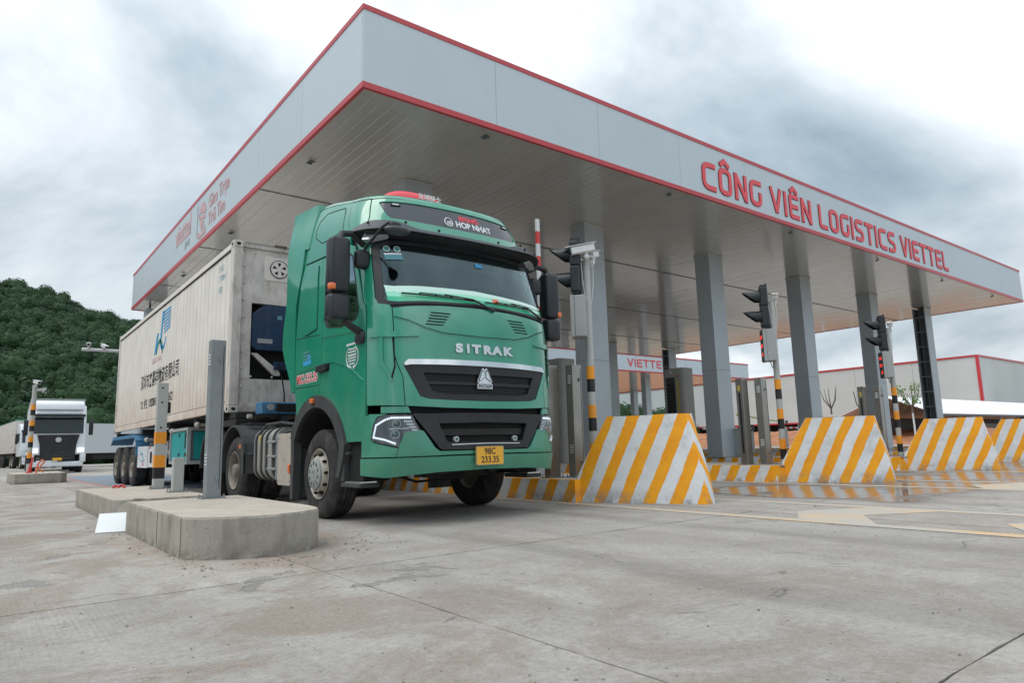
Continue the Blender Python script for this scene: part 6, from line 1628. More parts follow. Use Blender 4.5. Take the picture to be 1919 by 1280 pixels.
def wreath():
    m = MB()
    for sg in (-1, 1):
        pts = []
        for k in range(19):
            a = R(lerp(58, -80, k / 18)); pts.append(cabP(sy(6.99, 1.8) + sg * .150 * math.cos(a), 1.825 + .125 * math.sin(a), .004))
        m.tube(pts, .0055, 4)
        for k in range(5): m.tube([cabP(sy(6.99, 1.6) + sg * .03, 1.715, .004), cabP(sy(6.99, 1.6) + sg * (.04 + .022 * k), 1.685 + .012 * k, .004)], .006, 4)
    tp(m.build('side_emblem', 'white_print'))
wreath()
# -- wheels
def wheel_mesh():
    P = {}
    m = MB()      # tyre; outer face at x=0, body to +x
    prof = [(.035, .285), (.012, .31), (.002, .36), (.0, .42), (.012, .475), (.03, .505), (.045, .518)]
    xg = .05; 
    for k in range(4): prof += [(xg, .525), (xg + .042, .527), (xg + .043, .515), (xg + .051, .515), (xg + .052, .527)]; xg += .052
    prof += [(.262, .525), (.275, .518), (.29, .505), (.308, .475), (.32, .42), (.31, .31), (.29, .285)]
    m.lathe(prof, 64); P['tyre'] = m.mesh(); 
    m = MB(); m.lathe([(.005, .300), (.0, .295), (.008, .288), (.02, .280), (.035, .272), (.06, .262), (.10, .258), (.25, .258), (.29, .29)], 48); P['rim_flange'] = m.mesh()
    return P
WP = wheel_mesh()
for k_, me in WP.items(): me.shade_smooth(); me.set_sharp_from_angle(angle=R(32))
WP['rim_dusty'] = WP['rim_flange'].copy(); WP['rim_dusty'].materials.append(M['rim_dusty']); WP['tyre'].materials.append(M['tyre']); WP['rim_flange'].materials.append(M['rim_cream'])
def lm_(build_fn, mat, smooth=True):
    m = MB(); build_fn(m); me = m.mesh(); me.materials.append(M[mat])
    if smooth: me.shade_smooth(); me.set_sharp_from_angle(angle=R(32))
    return me
def holes_fn(r, n, rr, x, sc=1.0):
    def f(m):
        for k in range(n):
            a = 2 * math.pi * (k + .5) / n; c_, s_ = math.cos(a), math.sin(a)
            m.cyl((x, c_ * r, s_ * r), (x + .003, c_ * r, s_ * r), rr, n=12)
    return f
# front steer wheel: disc bulges outwards; drive / trailer wheel: dished inwards
W_front_disc = lm_(lambda m: m.lathe([(.16, .257), (.11, .250), (.02, .226), (-.012, .212), (-.026, .195), (-.03, .17)], 48), 'rim_cream')
W_front_holes = lm_(lambda m: [m.prism([(c * .236 + q * .026 * -s, s * .236 + q * .026 * c) for q, (c, s) in []], 0, 1) if False else m.sphere((.004, .228 * math.cos(2 * math.pi * (k + .5) / 10), .232 * math.sin(2 * math.pi * (k + .5) / 10)), .026, 10, (1.35, .75, .75)) for k in range(10)], 'dark_hole')
W_hub = lm_(lambda m: m.lathe([(-.005, .178), (-.03, .182), (-.05, .178), (-.058, .165), (-.058, .10), (-.064, .096), (-.066, .088), (-.066, .02)], 48), 'hub_grey')
W_hub_holes = lm_(lambda m: [m.cyl((-.0585, .132 * math.cos(2 * math.pi * k / 10), .132 * math.sin(2 * math.pi * k / 10)), (-.060, .132 * math.cos(2 * math.pi * k / 10), .132 * math.sin(2 * math.pi * k / 10)), .020, n=14) for k in range(10)], 'dark_hole')
W_nuts = lm_(lambda m: [m.cyl((-.060, .134 * math.cos(2 * math.pi * k / 10), .134 * math.sin(2 * math.pi * k / 10)), (-.066, .134 * math.cos(2 * math.pi * k / 10), .134 * math.sin(2 * math.pi * k / 10)), .011, n=6) for k in range(10)], 'hub_grey', False)
W_star = lm_(lambda m: [m.prism([(math.cos(R(a)) * .062, math.sin(R(a)) * .062), (math.cos(R(a + 30)) * .03, math.sin(R(a + 30)) * .03), (math.cos(R(a + 100)) * .045, math.sin(R(a + 100)) * .045)], -.072, -.066, axis='x') for a in (90, 210, 330)], 'hub_grey', False)
W_dish = lm_(lambda m: m.lathe([(.255, .256), (.235, .25), (.215, .22), (.21, .17), (.20, .15), (.14, .14), (.12, .12), (.10, .10), (.095, .02)], 48), 'rim_dusty')
W_dish_holes = lm_(lambda m: [m.sphere((.222, .205 * math.cos(2 * math.pi * (k + .5) / 10), .205 * math.sin(2 * math.pi * (k + .5) / 10)), .024, 8, (.5, 1, 1)) for k in range(10)], 'dark_hole')
W_dhub = lm_(lambda m: m.lathe([(.13, .105), (.02, .10), (.0, .09), (-.005, .07), (-.005, .01)], 32), 'rim_dusty')
W_dnuts = lm_(lambda m: [m.cyl((.205, .165 * math.cos(2 * math.pi * k / 10), .165 * math.sin(2 * math.pi * k / 10)), (.165, .165 * math.cos(2 * math.pi * k / 10), .165 * math.sin(2 * math.pi * k / 10)), .014, n=6) for k in range(10)], 'chassis_black', False)
def wheel(x, y, parent, sg=-1, kind='front', z=.525, steer=0, s=1.0):
    r = empty('wheel', (x, y, z), 0 if sg < 0 else math.pi); r.rotation_euler.z += R(steer); r.scale = (s, s, s)
    if parent is truck: tp(r)
    else: r.parent = parent; r.matrix_parent_inverse = Matrix.Translation(-parent.location)
    link('tyre', WP['tyre'], None, r); link('rim', WP['rim_flange'] if kind == 'front' else WP['rim_dusty'], None, r)
    if kind == 'front':
        for n_, me in (('wheel_disc', W_front_disc), ('disc_hole', W_front_holes), ('hub_cover', W_hub), ('hub_recess', W_hub_holes), ('wheel_nut', W_nuts), ('hub_emblem', W_star)): link(n_, me, None, r)
    else:
        link('wheel_disc', W_dish, None, r); link('disc_hole', W_dish_holes, None, r); link('hub_cover', W_dhub, None, r); link('wheel_nut', W_dnuts, None, r)
        t2 = link('inner_tyre', WP['tyre'], None, r); t2.location.x = .335
    r.rotation_euler.x = random.uniform(0, 1)
    return r
wheel(3.245, 7.97, truck, -1, 'front', steer=0); wheel(5.695, 7.97, truck, 1, 'front', steer=0)
for y in (11.38, 12.73):
    wheel(3.235, y, truck, -1, 'dish'); wheel(5.705, y, truck, 1, 'dish')
# -- frame, tank, air cleaner, fenders, underside
m = MB()
for x in (4.02, 4.84): m.box(x, x + .08, 7.0, 13.6, .82, 1.10)
for y in (8.9, 10.2, 11.38, 12.73, 13.4): m.box(4.1, 4.84, y, y + .12, .86, 1.06)
tp(m.build('chassis_rail', 'chassis_black'))
m = MB(); m.box(3.75, 5.19, 7.05, 8.45, .55, 1.25, bev=.05); m.box(4.0, 4.95, 6.75, 7.1, .48, .75, bev=.04); m.cyl((3.6, 7.97, .56), (5.35, 7.97, .56), .06, n=12)
m.box(3.5, 5.45, 6.62, 6.76, .52, .64, bev=.02); m.tube([(3.9, 6.8, .50), (4.3, 6.9, .46), (4.9, 6.8, .48)], .025, 6); m.tube([(3.85, 7.2, .50), (4.2, 7.3, .40), (4.8, 7.25, .42), (5.1, 7.2, .5)], .018, 6)
for x in (4.1, 4.45, 4.8): m.box(x - .06, x + .06, 6.55, 6.64, .50, .60, bev=.008)
m.box(3.66, 3.74, 6.65, 8.8, .50, .62); m.box(5.2, 5.28, 6.65, 8.8, .50, .62)
tp(m.build('engine_underside', 'chassis_black'))
for y in (11.38, 12.73):
    m = MB(); m.cyl((3.6, y, .525), (5.34, y, .525), .075, n=12); m.sphere((4.47, y, .53), .24, 14); tp(m.build('drive_axle', 'chassis_black', None, True))
m = MB(); m.box(3.95, 5.0, 11.5, 12.7, 1.11, 1.22, bev=.02); m.cyl((4.47, 12.05, 1.22), (4.47, 12.05, 1.27), .45, n=28); tp(m.build('coupling_plate', 'chassis_black'))
m = MB(); m.box(3.6, 5.34, 8.75, 9.1, 1.15, 3.3); tp(m.build('cab_back_wall', 'chassis_black'))
for sg in (-1, 1):
    X = lambda a, b: (min(XC + sg * a, XC + sg * b), max(XC + sg * a, XC + sg * b))
    # fuel tank with strap hoops
    m = MB(); ts = rrect(-.66, .0, .0, .74, .17, 6)
    m.prism([(XC + sg * (1.19 + a), .40 + b) for a, b in ts], 9.58, 10.50, axis='y'); tk = tp(m.build('fuel_tank', 'tank_grey', None, 40))
    for y in (9.62, 9.92, 10.14, 10.38):
        m = MB(); ribbon(m, [(sg * a, b) for a, b in rrect(-.672, .012, -.012, .752, .18, 6)], .014, -.05 * 1, True, (XC + sg * 1.19, y, .40), (1, 0, 0), (0, 0, 1)); o_ = tp(m.build('tank_strap', 'dusty_plastic'), tk)
        m = MB(); ribbon(m, [(sg * a, b) for a, b in rrect(-.668, .008, -.008, .748, .178, 6)], .010, -.02 * 1, True, (XC + sg * 1.19, y + .09, .40), (1, 0, 0), (0, 0, 1)); tp(m.build('tank_rib', 'tank_grey'), tk)
    m = MB(); m.cyl((XC + sg * .95, 10.25, 1.14), (XC + sg * .95, 10.25, 1.19), .05, n=14); m.cyl((XC + sg * .95, 10.25, 1.19), (XC + sg * .95, 10.25, 1.205), .062, n=14); tp(m.build('tank_cap', 'black_plastic', None, True), tk)
    if sg < 0:
        m = MB(); m.box(3.268, 3.2765, 10.18, 10.27, .92, 1.05); tp(m.build('tank_label', 'kiosk_yellow'), tk)
    # rails over the tank, brackets
    m = MB(); m.tube([(XC + sg * 1.20, 10.3, 1.05), (XC + sg * 1.10, 10.25, 1.20), (XC + sg * 1.0, 9.9, 1.22), (XC + sg * 1.0, 9.2, 1.16), (XC + sg * 1.05, 8.95, 1.12)], .022, 8); m.tube([(XC + sg * 1.22, 9.5, .5), (XC + sg * 1.23, 9.5, .95), (XC + sg * 1.12, 9.45, 1.06), (XC + sg * 1.0, 9.2, 1.12)], .018, 8)
    tp(m.build('catwalk_rail', 'dusty_plastic', None, True))
    m = MB(); m.box(*X(.9, 1.22), 9.42, 9.50, .42, 1.05, bev=.01); m.box(*X(1.18, 1.25), 9.34, 9.42, .45, 1.02, bev=.01)
    for z in (.55, .72, .92): m.box(*X(1.2, 1.27), 9.38, 9.72, z, z + .035, bev=.008)
    tp(m.build('tank_bracket', 'grey_frame'))
    m = MB(); m.prism([(a + 9.09, b + .36) for a, b in rrect(-.26, .26, 0, .68, .07, 4)], *X(.85, 1.245), axis='x'); tp(m.build('air_tank_cover', 'air_cleaner_beige', None, 40))
    m = MB()
    for y, z in ((8.88, .42), (9.30, .42), (8.88, .98), (9.30, .98), (9.09, .7)): m.cyl((XC + sg * 1.2455, y, z), (XC + sg * 1.252, y, z), .012, n=8)
    tp(m.build('cover_screw', 'grey_frame'))
    m = MB(); m.box(*X(1.246, 1.27), 8.84, 8.90, .52, .64, bev=.01); tp(m.build('side_marker', 'lamp_orange'))
    m = MB(); m.box(*X(1.246, 1.28), 10.90, 11.0, .86, .92, bev=.01); tp(m.build('side_marker', 'lamp_orange'))
    # rear fenders
    for yc in (11.38, 12.73):
        m = MB(); prof = []
        pts = [(yc - .64, .48), (yc - .64, .78)] + [(yc + .64 * math.cos(R(a)), .60 + .64 * math.sin(R(a))) for a in (162, 148, 134, 120, 105, 90, 75, 60, 46, 32, 18)] + [(yc + .63, .55)]
        inn = [(yc + (y - yc) * .955, z if i in (0, 1, len(pts) - 1) else .60 + (z - .60) * .955) for i, (y, z) in enumerate(pts)]
        for k in range(len(pts) - 1): m.prism([pts[k], pts[k + 1], inn[k + 1], inn[k]], *X(.60, 1.27), axis='x')
        if True:
            # outer valance of the front half
            m.prism([(yc - .64, .48), (yc - .64, .80), (yc - .60, .94), (yc - .50, 1.05), (yc - .50, .90), (yc - .53, .78), (yc - .53, .48)], *X(1.255, 1.285), axis='x')
        tp(m.build('rear_fender', 'dusty_plastic'))
        m = MB()
        for k in range(4): m.box(*X(.7, 1.1), yc - .3 + k * .14, yc - .24 + k * .14, 1.245, 1.27)
        tp(m.build('fender_rib', 'dusty_plastic'))
# ================================================================== REFRIGERATED CONTAINER
KX0, KX1, KY0, KY1, KZ0, KZ1 = 3.24, 5.70, 11.82, 23.86, 1.47, 4.45
box_ = tag(empty('shipping_container', (KX0, KY0, KZ0)), 'long dusty white refrigerated container behind the green cab', 'container')
def kp(o, parent=None):
    if parent: o.parent = parent
    else: o.parent = box_; o.matrix_parent_inverse = Matrix.Translation((-KX0, -KY0, -KZ0))
    return o
kp(MB().box(KX0 + .06, KX1 - .06, KY0 + .30, KY1 - .06, KZ0 + .16, KZ1 - .06).build('inner_box', 'grey_frame'))
nS = 40; wS = (KY1 - KY0 - .36) / nS
m = MB(); m.prism([(0, 0.008), (-.016, .016), (-.016, wS - .016), (0, wS - .008), (.02, wS - .008), (.02, .008)], 0, KZ1 - KZ0 - .34, axis='z'); sme = m.mesh(); sme.materials.append(M['container_white'])
rnd = random.Random(9)
for i in range(nS):
    for x, sc_ in ((KX0 + .035, 1), (KX1 - .035, -1)):
        o = kp(link('side_panel', sme, loc=(x + rnd.uniform(-.002, .002), KY0 + .18 + wS * i, KZ0 + .19))); o.scale.x = sc_
for x0, x1 in ((KX0, KX0 + .06), (KX1 - .06, KX1)):
    kp(MB().box(x0, x1, KY0 + .18, KY1 - .18, KZ1 - .13, KZ1 - .02, bev=.012).build('top_rail', 'container_white'))
    kp(MB().box(x0 + .004, x1, KY0 + .18, KY1 - .18, KZ1 - .16, KZ1 - .131).build('rail_shadow_gap', 'seam_black'))
    kp(MB().box(x0, x1, KY0 + .18, KY1 - .18, KZ0 + .03, KZ0 + .18, bev=.01).build('bottom_rail', 'container_white'))
    kp(MB().box(x0 + .008, x1, KY0 + .18, KY1 - .18, KZ0 + .181, KZ0 + .19).build('rail_groove', 'seam_black'))
    for y0, y1 in ((KY0, KY0 + .18), (KY1 - .18, KY1)):
        kp(MB().box(x0 - .002, x1 + (.10 if x0 < 4 else 0), y0, y1, KZ0 + .12, KZ1 - .12, bev=.012).build('corner_post', 'container_dirty'))
        for z0, z1 in ((KZ0, KZ0 + .12), (KZ1 - .12, KZ1 + .004)):
            a, b = (x0 - .004, x0 + .16) if x0 < 4 else (x1 - .16, x1 + .004)
            ca = kp(MB().box(a, b, y0 - .002, y1, z0, z1, bev=.008).build('corner_casting', 'container_dirty'))
            m = MB(); m.prism([((a + b) / 2 + p, (z0 + z1) / 2 + q) for p, q in rrect(-.035, .035, -.025, .025, .024, 4)], y0 - .004, y0 + .01, axis='y')
            xs = (x0 - .0055, x0 + .01) if x0 < 4 else (x1 - .01, x1 + .0055)
            m.prism([((y0 + y1) / 2 + p, (z0 + z1) / 2 + q) for p, q in rrect(-.045, .045, -.028, .028, .026, 4)], *xs, axis='x'); kp(m.build('casting_hole', 'dark_hole'), ca)
# front end with the cooling unit
kp(MB().box(KX0 + .161, KX1 - .161, KY0 + .02, KY0 + .10, KZ1 - .10, KZ1 - .01, bev=.008).build('front_header', 'container_dirty'))
kp(MB().box(KX0 + .161, KX1 - .161, KY0 + .02, KY0 + .14, KZ0 + .01, KZ0 + .14, bev=.008).build('front_sill', 'container_dirty'))
kp(MB().box(KX0 + .12, KX1 - .12, KY0 + .06, KY0 + .12, 3.38, KZ1 - .101).build('front_panel', 'container_dirty'))
kp(MB().box(KX0 + .12, KX1 - .12, KY0 + .06, KY0 + .12, KZ0 + .14, 2.05).build('front_panel', 'container_dirty'))
m = MB(); m.box(KX0 + .12, KX0 + .34, KY0 + .055, KY0 + .12, 2.0505, 3.3795); kp(m.build('front_frame', 'container_dirty'))
m = MB(); m.box(KX1 - .34, KX1 - .12, KY0 + .055, KY0 + .12, 2.0505, 3.3795); kp(m.build('front_frame', 'container_dirty'))
kp(MB().box(KX0 + .345, KX1 - .345, KY0 + .22, KY0 + .28, 2.0505, 3.3795).build('unit_recess', 'dark_hole'))
m = MB(); m.prism([(KX0 + .36, 2.62), (KX0 + .36, 3.18), (KX0 + .62, 3.42), (KX1 - .62, 3.42), (KX1 - .36, 3.18), (KX1 - .36, 2.62), (KX1 - .46, 2.56), (KX0 + .46, 2.56)], KY0 + .07, KY0 + .215, axis='y', bev=.01)
un = kp(m.build('cooling_unit', 'reefer_blue'))
kp(MB().box(KX0 + .46, KX0 + .72, KY0 + .062, KY0 + .0695, 2.68, 2.76).build('unit_label', 'lamp_clear'), un)
kp(MB().box(KX0 + .80, KX0 + .88, KY0 + .062, KY0 + .0695, 3.12, 3.19).build('unit_label', 'faint_blue_print'), un)
m = MB(); m.prism([(KX0 + .36, 2.50), (KX0 + .46, 2.50), (KX0 + .86, 2.20), (KX0 + .86, 2.12), (KX0 + .76, 2.12)], KY0 + .06, KY0 + .12, axis='y'); kp(m.build('brace', 'container_dirty'))
kp(MB().box(KX0 + .75, KX1 - .75, KY0 + .04, KY0 + .2, 2.22, 2.36, bev=.01).build('control_box', 'reefer_blue'))
m = MB(); m.tube([(KX0 + .84, KY0 + .03, 2.34), (KX0 + .80, KY0 - .02, 2.25), (KX0 + .86, KY0 - .05, 2.10), (KX0 + .90, KY0 - .08, 1.8), (KX0 + .9, KY0 - .1, 1.6)], .012, 6); m.tube([(KX0 + .95, KY0 + .03, 2.34), (KX0 + .86, KY0 - .02, 2.26), (KX0 + .94, KY0, 2.14), (KX0 + 1.05, KY0, 2.12)], .010, 6)
kp(m.build('power_cable', 'seam_black', None, True))
m = MB()
for z in [1.62 + k * .30 for k in range(10)]: m.sphere((KX0 + .20, KY0 + .054, z), .020, 10)
for x in (KX0 + .36, KX0 + .72, KX0 + 1.1): m.sphere((x, KY0 + .054, KZ1 - .18), .020, 10); m.sphere((x, KY0 + .054, 2.09), .018, 10)
kp(m.build('panel_bolt', 'badge_silver', None, True))
m = MB(); m.prism([(KX0 + .78 + a, 4.03 + b) for a, b in rrect(-.24, .24, -.22, .22, .05, 4)], KY0 + .048, KY0 + .0595, axis='y', bev=.003); kp(m.build('vent_plate', 'container_white'))
m = MB(); m.cyl((KX0 + .80, KY0 + .047, 4.03), (KX0 + .80, KY0 + .030, 4.03), .150, n=36); kp(m.build('vent_disc', 'container_white', None, 40))
m = MB()
ribbon(m, [(.158 * math.cos(R(a)), .158 * math.sin(R(a))) for a in range(0, 360, 12)], .008, .02, True, (KX0 + .80, KY0 + .047, 4.03), (1, 0, 0), (0, 0, 1))
for a in (20, 92, 164, 236, 308): m.prism([(KX0 + .80 + math.cos(R(a)) * .04, 4.03 + math.sin(R(a)) * .04), (KX0 + .80 + math.cos(R(a - 16)) * .12, 4.03 + math.sin(R(a - 16)) * .12), (KX0 + .80 + math.cos(R(a + 16)) * .12, 4.03 + math.sin(R(a + 16)) * .12)], KY0 + .027, KY0 + .029, axis='y')
kp(m.build('vent_slot', 'dark_hole'))
m = MB()
for k in range(26): m.box(KX0 + .2 + k * .035, KX0 + .215 + k * .035, KY0 + .012, KY0 + .0195, KZ1 - .03, KZ1 - .008)
kp(m.build('edge_marking', 'seam_black'))
kp(MB().box(KX0 + .70, KX0 + .92, KY0 + .0, KY0 + .06, KZ1 - .02, KZ1 + .02, bev=.005).build('top_clip', 'bark'))
# lettering on the long side (reads from the far end towards the cab)
SX = KX0 + .0175
def ktext(body, size, mat, y, z, **kw): return kp(text_on('side_lettering', body, size, mat, (SX, y, z), (0, -1, 0), (0, 0, 1), extrude=.0015, align='LEFT', **kw))
ktext('深圳市来喜祥物流有限公司', .40, 'black_print', 19.95, 2.50, offset=.006, sx=.90)
ktext('TEL: 钟生  13922886563   13713728672', .27, 'black_print', 19.85, 1.98, offset=.004, sx=.83)
ktext('LXX ZULIANG', .17, 'pale_red_print', 18.62, 3.02, offset=.004, sx=1.0)
ktext('DHIU', .17, 'faint_blue_print', 12.78, 4.05, sx=.75); ktext('277004 1', .17, 'faint_blue_print', 12.78, 3.87, sx=.75); ktext('45R1', .17, 'faint_blue_print', 12.78, 3.66, sx=.75)
def kmark(pts, mat, name='side_emblem'):
    m = MB(); m.prism(pts, SX - .004, SX, axis='x'); kp(m.build(name, mat))
for k in range(7): kmark([(17.55 - k * .03, 4.12 - k * .085), (17.50 - k * .03, 4.165 - k * .085), (16.72, 4.165 - k * .075), (16.75, 4.12 - k * .075)], 'blue_print')
kmark([(17.62, 4.18), (17.45, 4.18), (17.62, 3.5), (17.78, 3.5)], 'blue_print')
m = MB(); ribbon(m, [(-17.45 + .30 * math.cos(R(a)), 3.55 + .26 * math.sin(R(a))) for a in range(185, 360, 12)], .09, .004, False, (SX, 0, 0), (0, -1, 0), (0, 0, 1)); kp(m.build('side_emblem', 'blue_print'))
kmark([(18.15, 3.72), (17.95, 3.72), (18.12, 3.28), (18.40, 3.22)], 'blue_print')
m = MB(); ribbon(m, [(-17.80 + .34 * math.cos(R(a)), 3.10 + .40 * math.sin(R(a))) for a in range(10, 172, 12)], .10, .004, False, (SX, 0, 0), (0, -1, 0), (0, 0, 1)); kp(m.build('side_emblem', 'green_print'))
m = MB(); m.prism([(16.61 + a, 1.83 + b) for a, b in rrect(-.22, .22, -.13, .13, .07, 5)], SX - .006, SX, axis='x'); kp(m.build('fork_slot', 'dark_hole'))
kp(MB().box(KX0 + .061, KX1 - .061, KY0 + .1, KY1 - .02, KZ1 - .04, KZ1 - .01).build('roof', 'container_white'))

# ================================================================== SEMI-TRAILER
tr = tag(empty('semi_trailer', (4.47, 20, 0)), 'blue skeletal semi-trailer with three axles under the white container', 'trailer')
def rp_(o, parent=None):
    if parent: o.parent = parent
    else: o.parent = tr; o.matrix_parent_inverse = Matrix.Translation((-4.47, -20, 0))
    return o
m = MB()
for x in (3.95, 4.85): m.box(x, x + .12, 11.3, 23.9, 1.12, 1.40)
for y in (14.2, 16.5, 19.6, 23.6): m.box(3.3, 5.64, y, y + .14, 1.30, 1.46)
rp_(m.build('main_beam', 'chassis_black'))
fb = rp_(MB().box(3.62, 5.32, 11.30, 11.62, 1.42, 1.62, bev=.012).build('front_bolster', 'chassis_blue'))
for x in (3.30, 5.2): rp_(MB().box(x, x + .30, 11.62, 11.95, 1.36, 1.465, bev=.01).build('twist_lock', 'chassis_black'))
rp_(MB().box(3.86, 4.3, 11.285, 11.299, 1.46, 1.59).build('bolster_recess', 'dark_hole'), fb)
m = MB(); m.cyl((3.76, 11.30, 1.53), (3.76, 11.27, 1.53), .055, n=18); rp_(m.build('air_coupling', 'lamp_clear', None, True), fb)
m = MB(); m.box(3.44, 3.52, 11.42, 11.50, 1.35, 1.42, bev=.012); rp_(m.build('position_lamp', 'air_cleaner_beige', None, True))
rp_(MB().box(3.30, 5.64, 11.6, 12.9, 1.24, 1.35, bev=.01).build('gooseneck', 'chassis_black'))
for y in (20.62, 21.93, 23.22):
    wheel(3.25, y, tr, -1, 'dish'); wheel(5.69, y, tr, 1, 'dish')
    m = MB(); m.cyl((3.6, y, .525), (5.34, y, .525), .07, n=12); m.box(3.95, 5.0, y - .05, y + .05, .6, 1.12); rp_(m.build('axle', 'chassis_black'))
for sg in (-1, 1):
    X = lambda a, b: (min(4.47 + sg * a, 4.47 + sg * b), max(4.47 + sg * a, 4.47 + sg * b))
    m = MB(); pts = [(19.80, .80), (19.86, 1.14), (20.10, 1.29), (23.6, 1.29), (23.95, 1.12)]
    for (a, b), (c_, d) in zip(pts, pts[1:]): m.prism([(a, b), (c_, d), (c_, d + .05), (a - .02, b + .05)], *X(.70, 1.26), axis='x')
    for (a, b), (c_, d) in zip(pts, pts[1:]): m.prism([(a, b - .03), (c_, d - .03), (c_, d + .06), (a, b + .06)], *X(1.261, 1.275), axis='x')
    rp_(m.build('trailer_fender', 'chassis_blue'))
    # white side guard with marks
    sgp = rp_(MB().box(*X(1.20, 1.235), 18.45, 19.72, .50, 1.02).build('side_guard_panel', 'white_cab'))
    rp_(MB().box(*X(1.20, 1.235), 16.5, 18.35, .52, 1.0).build('side_guard_panel', 'white_cab'))
    if sg < 0:
        for y, z in ((18.9, .56), (17.6, .56), (16.8, .95), (18.1, .95)): rp_(MB().box(3.228, 3.2345, y, y + .12, z, z + .05).build('reflector', 'red_print'))
        rp_(MB().box(3.226, 3.2345, 17.9, 18.1, .62, .88).build('guard_slot', 'dark_hole'))
        m_ = MB(); m_.tube([(3.2335, 19.40, .92), (3.2335, 19.25, .82), (3.2335, 19.05, .86), (3.2335, 18.95, .72)], .014, 5); m_.tube([(3.2335, 19.35, .70), (3.2335, 19.1, .64), (3.2335, 18.8, .70)], .012, 5); rp_(m_.build('guard_emblem', 'faint_blue_print'))
    m = MB(); m.box(*X(.95, 1.2), 14.3, 14.45, .0, .0001) if False else None
    m.box(*X(.86, 1.02), 13.62, 13.80, .30, 1.2, bev=.01); m.box(*X(.78, 1.10), 13.52, 13.9, .28, .31); rp_(m.build('landing_leg', 'chassis_black'))
    m = MB(); m.prism([(13.35, .30), (13.45, 1.16), (13.60, 1.24), (13.50, .30)], *X(1.20, 1.235), axis='x') if sg > 0 else m.box(*X(1.0, 1.02), 13.4, 13.42, .5, 1.0); rp_(m.build('guard_bracket', 'dusty_plastic'))
for y, z in ((19.0, 1.18), (16.2, 1.30), (14.05, 1.35)):
    m = MB(); m.cyl((3.32, y, z), (3.72, y, z), .035, n=10); m.sphere((3.30, y, z), .06, 10); rp_(m.build('locking_lever', 'container_dirty', None, True))
m = MB()
for k in range(5): m.box(3.5, 5.4, 17.6 + k * .5, 17.7 + k * .5, .9, 1.12)
m.cyl((3.7, 19.0, .85), (3.7, 17.4, .85), .14, n=14); rp_(m.build('air_tank', 'container_dirty'))
# teal generator set slung under the trailer
gs = tag(empty('generator_set', (3.3, 14.8, .61)), 'teal generator box in a grey frame slung under the trailer', 'generator')
def gp(o, parent=None):
    if parent: o.parent = parent
    else: o.parent = gs; o.matrix_parent_inverse = Matrix.Translation((-3.3, -14.8, -.61))
    return o
gp(MB().box(3.34, 5.3, 14.84, 16.30, .66, 1.29).build('generator_body', 'grey_frame'))
m = MB()
for a in (14.78, 16.30): m.box(3.29, 3.36, a, a + .06, .60, 1.335)
m.box(3.29, 3.36, 14.8405, 16.2995, 1.275, 1.335); m.box(3.29, 3.36, 14.8405, 16.2995, .60, .66); m.box(3.3605, 5.34, 14.78, 14.84, 1.275, 1.335); m.box(3.3605, 5.34, 14.78, 14.84, .60, .67); m.box(5.28, 5.34, 14.78, 14.84, .671, 1.274)
gp(m.build('generator_frame', 'grey_paint'))
for a, b in ((14.86, 15.40), (15.42, 16.28)):
    d_ = gp(MB().box(3.315, 3.335, a, b, .68, 1.26, bev=.004).build('generator_door', 'teal_box'))
    for z in (.76, 1.16): gp(MB().box(3.305, 3.314, a + .1, a + .2, z, z + .07).build('hinge', 'signal_black'), d_)
gp(MB().box(3.42, 5.25, 14.815, 14.835, .70, 1.25, bev=.004).build('generator_end', 'teal_box'))
gp(MB().box(3.307, 3.3145, 15.0, 15.08, .92, 1.2).build('louvre', 'signal_black')); gp(MB().box(4.0, 4.2, 14.80, 14.814, .9, 1.1).build('outlet', 'signal_black'))

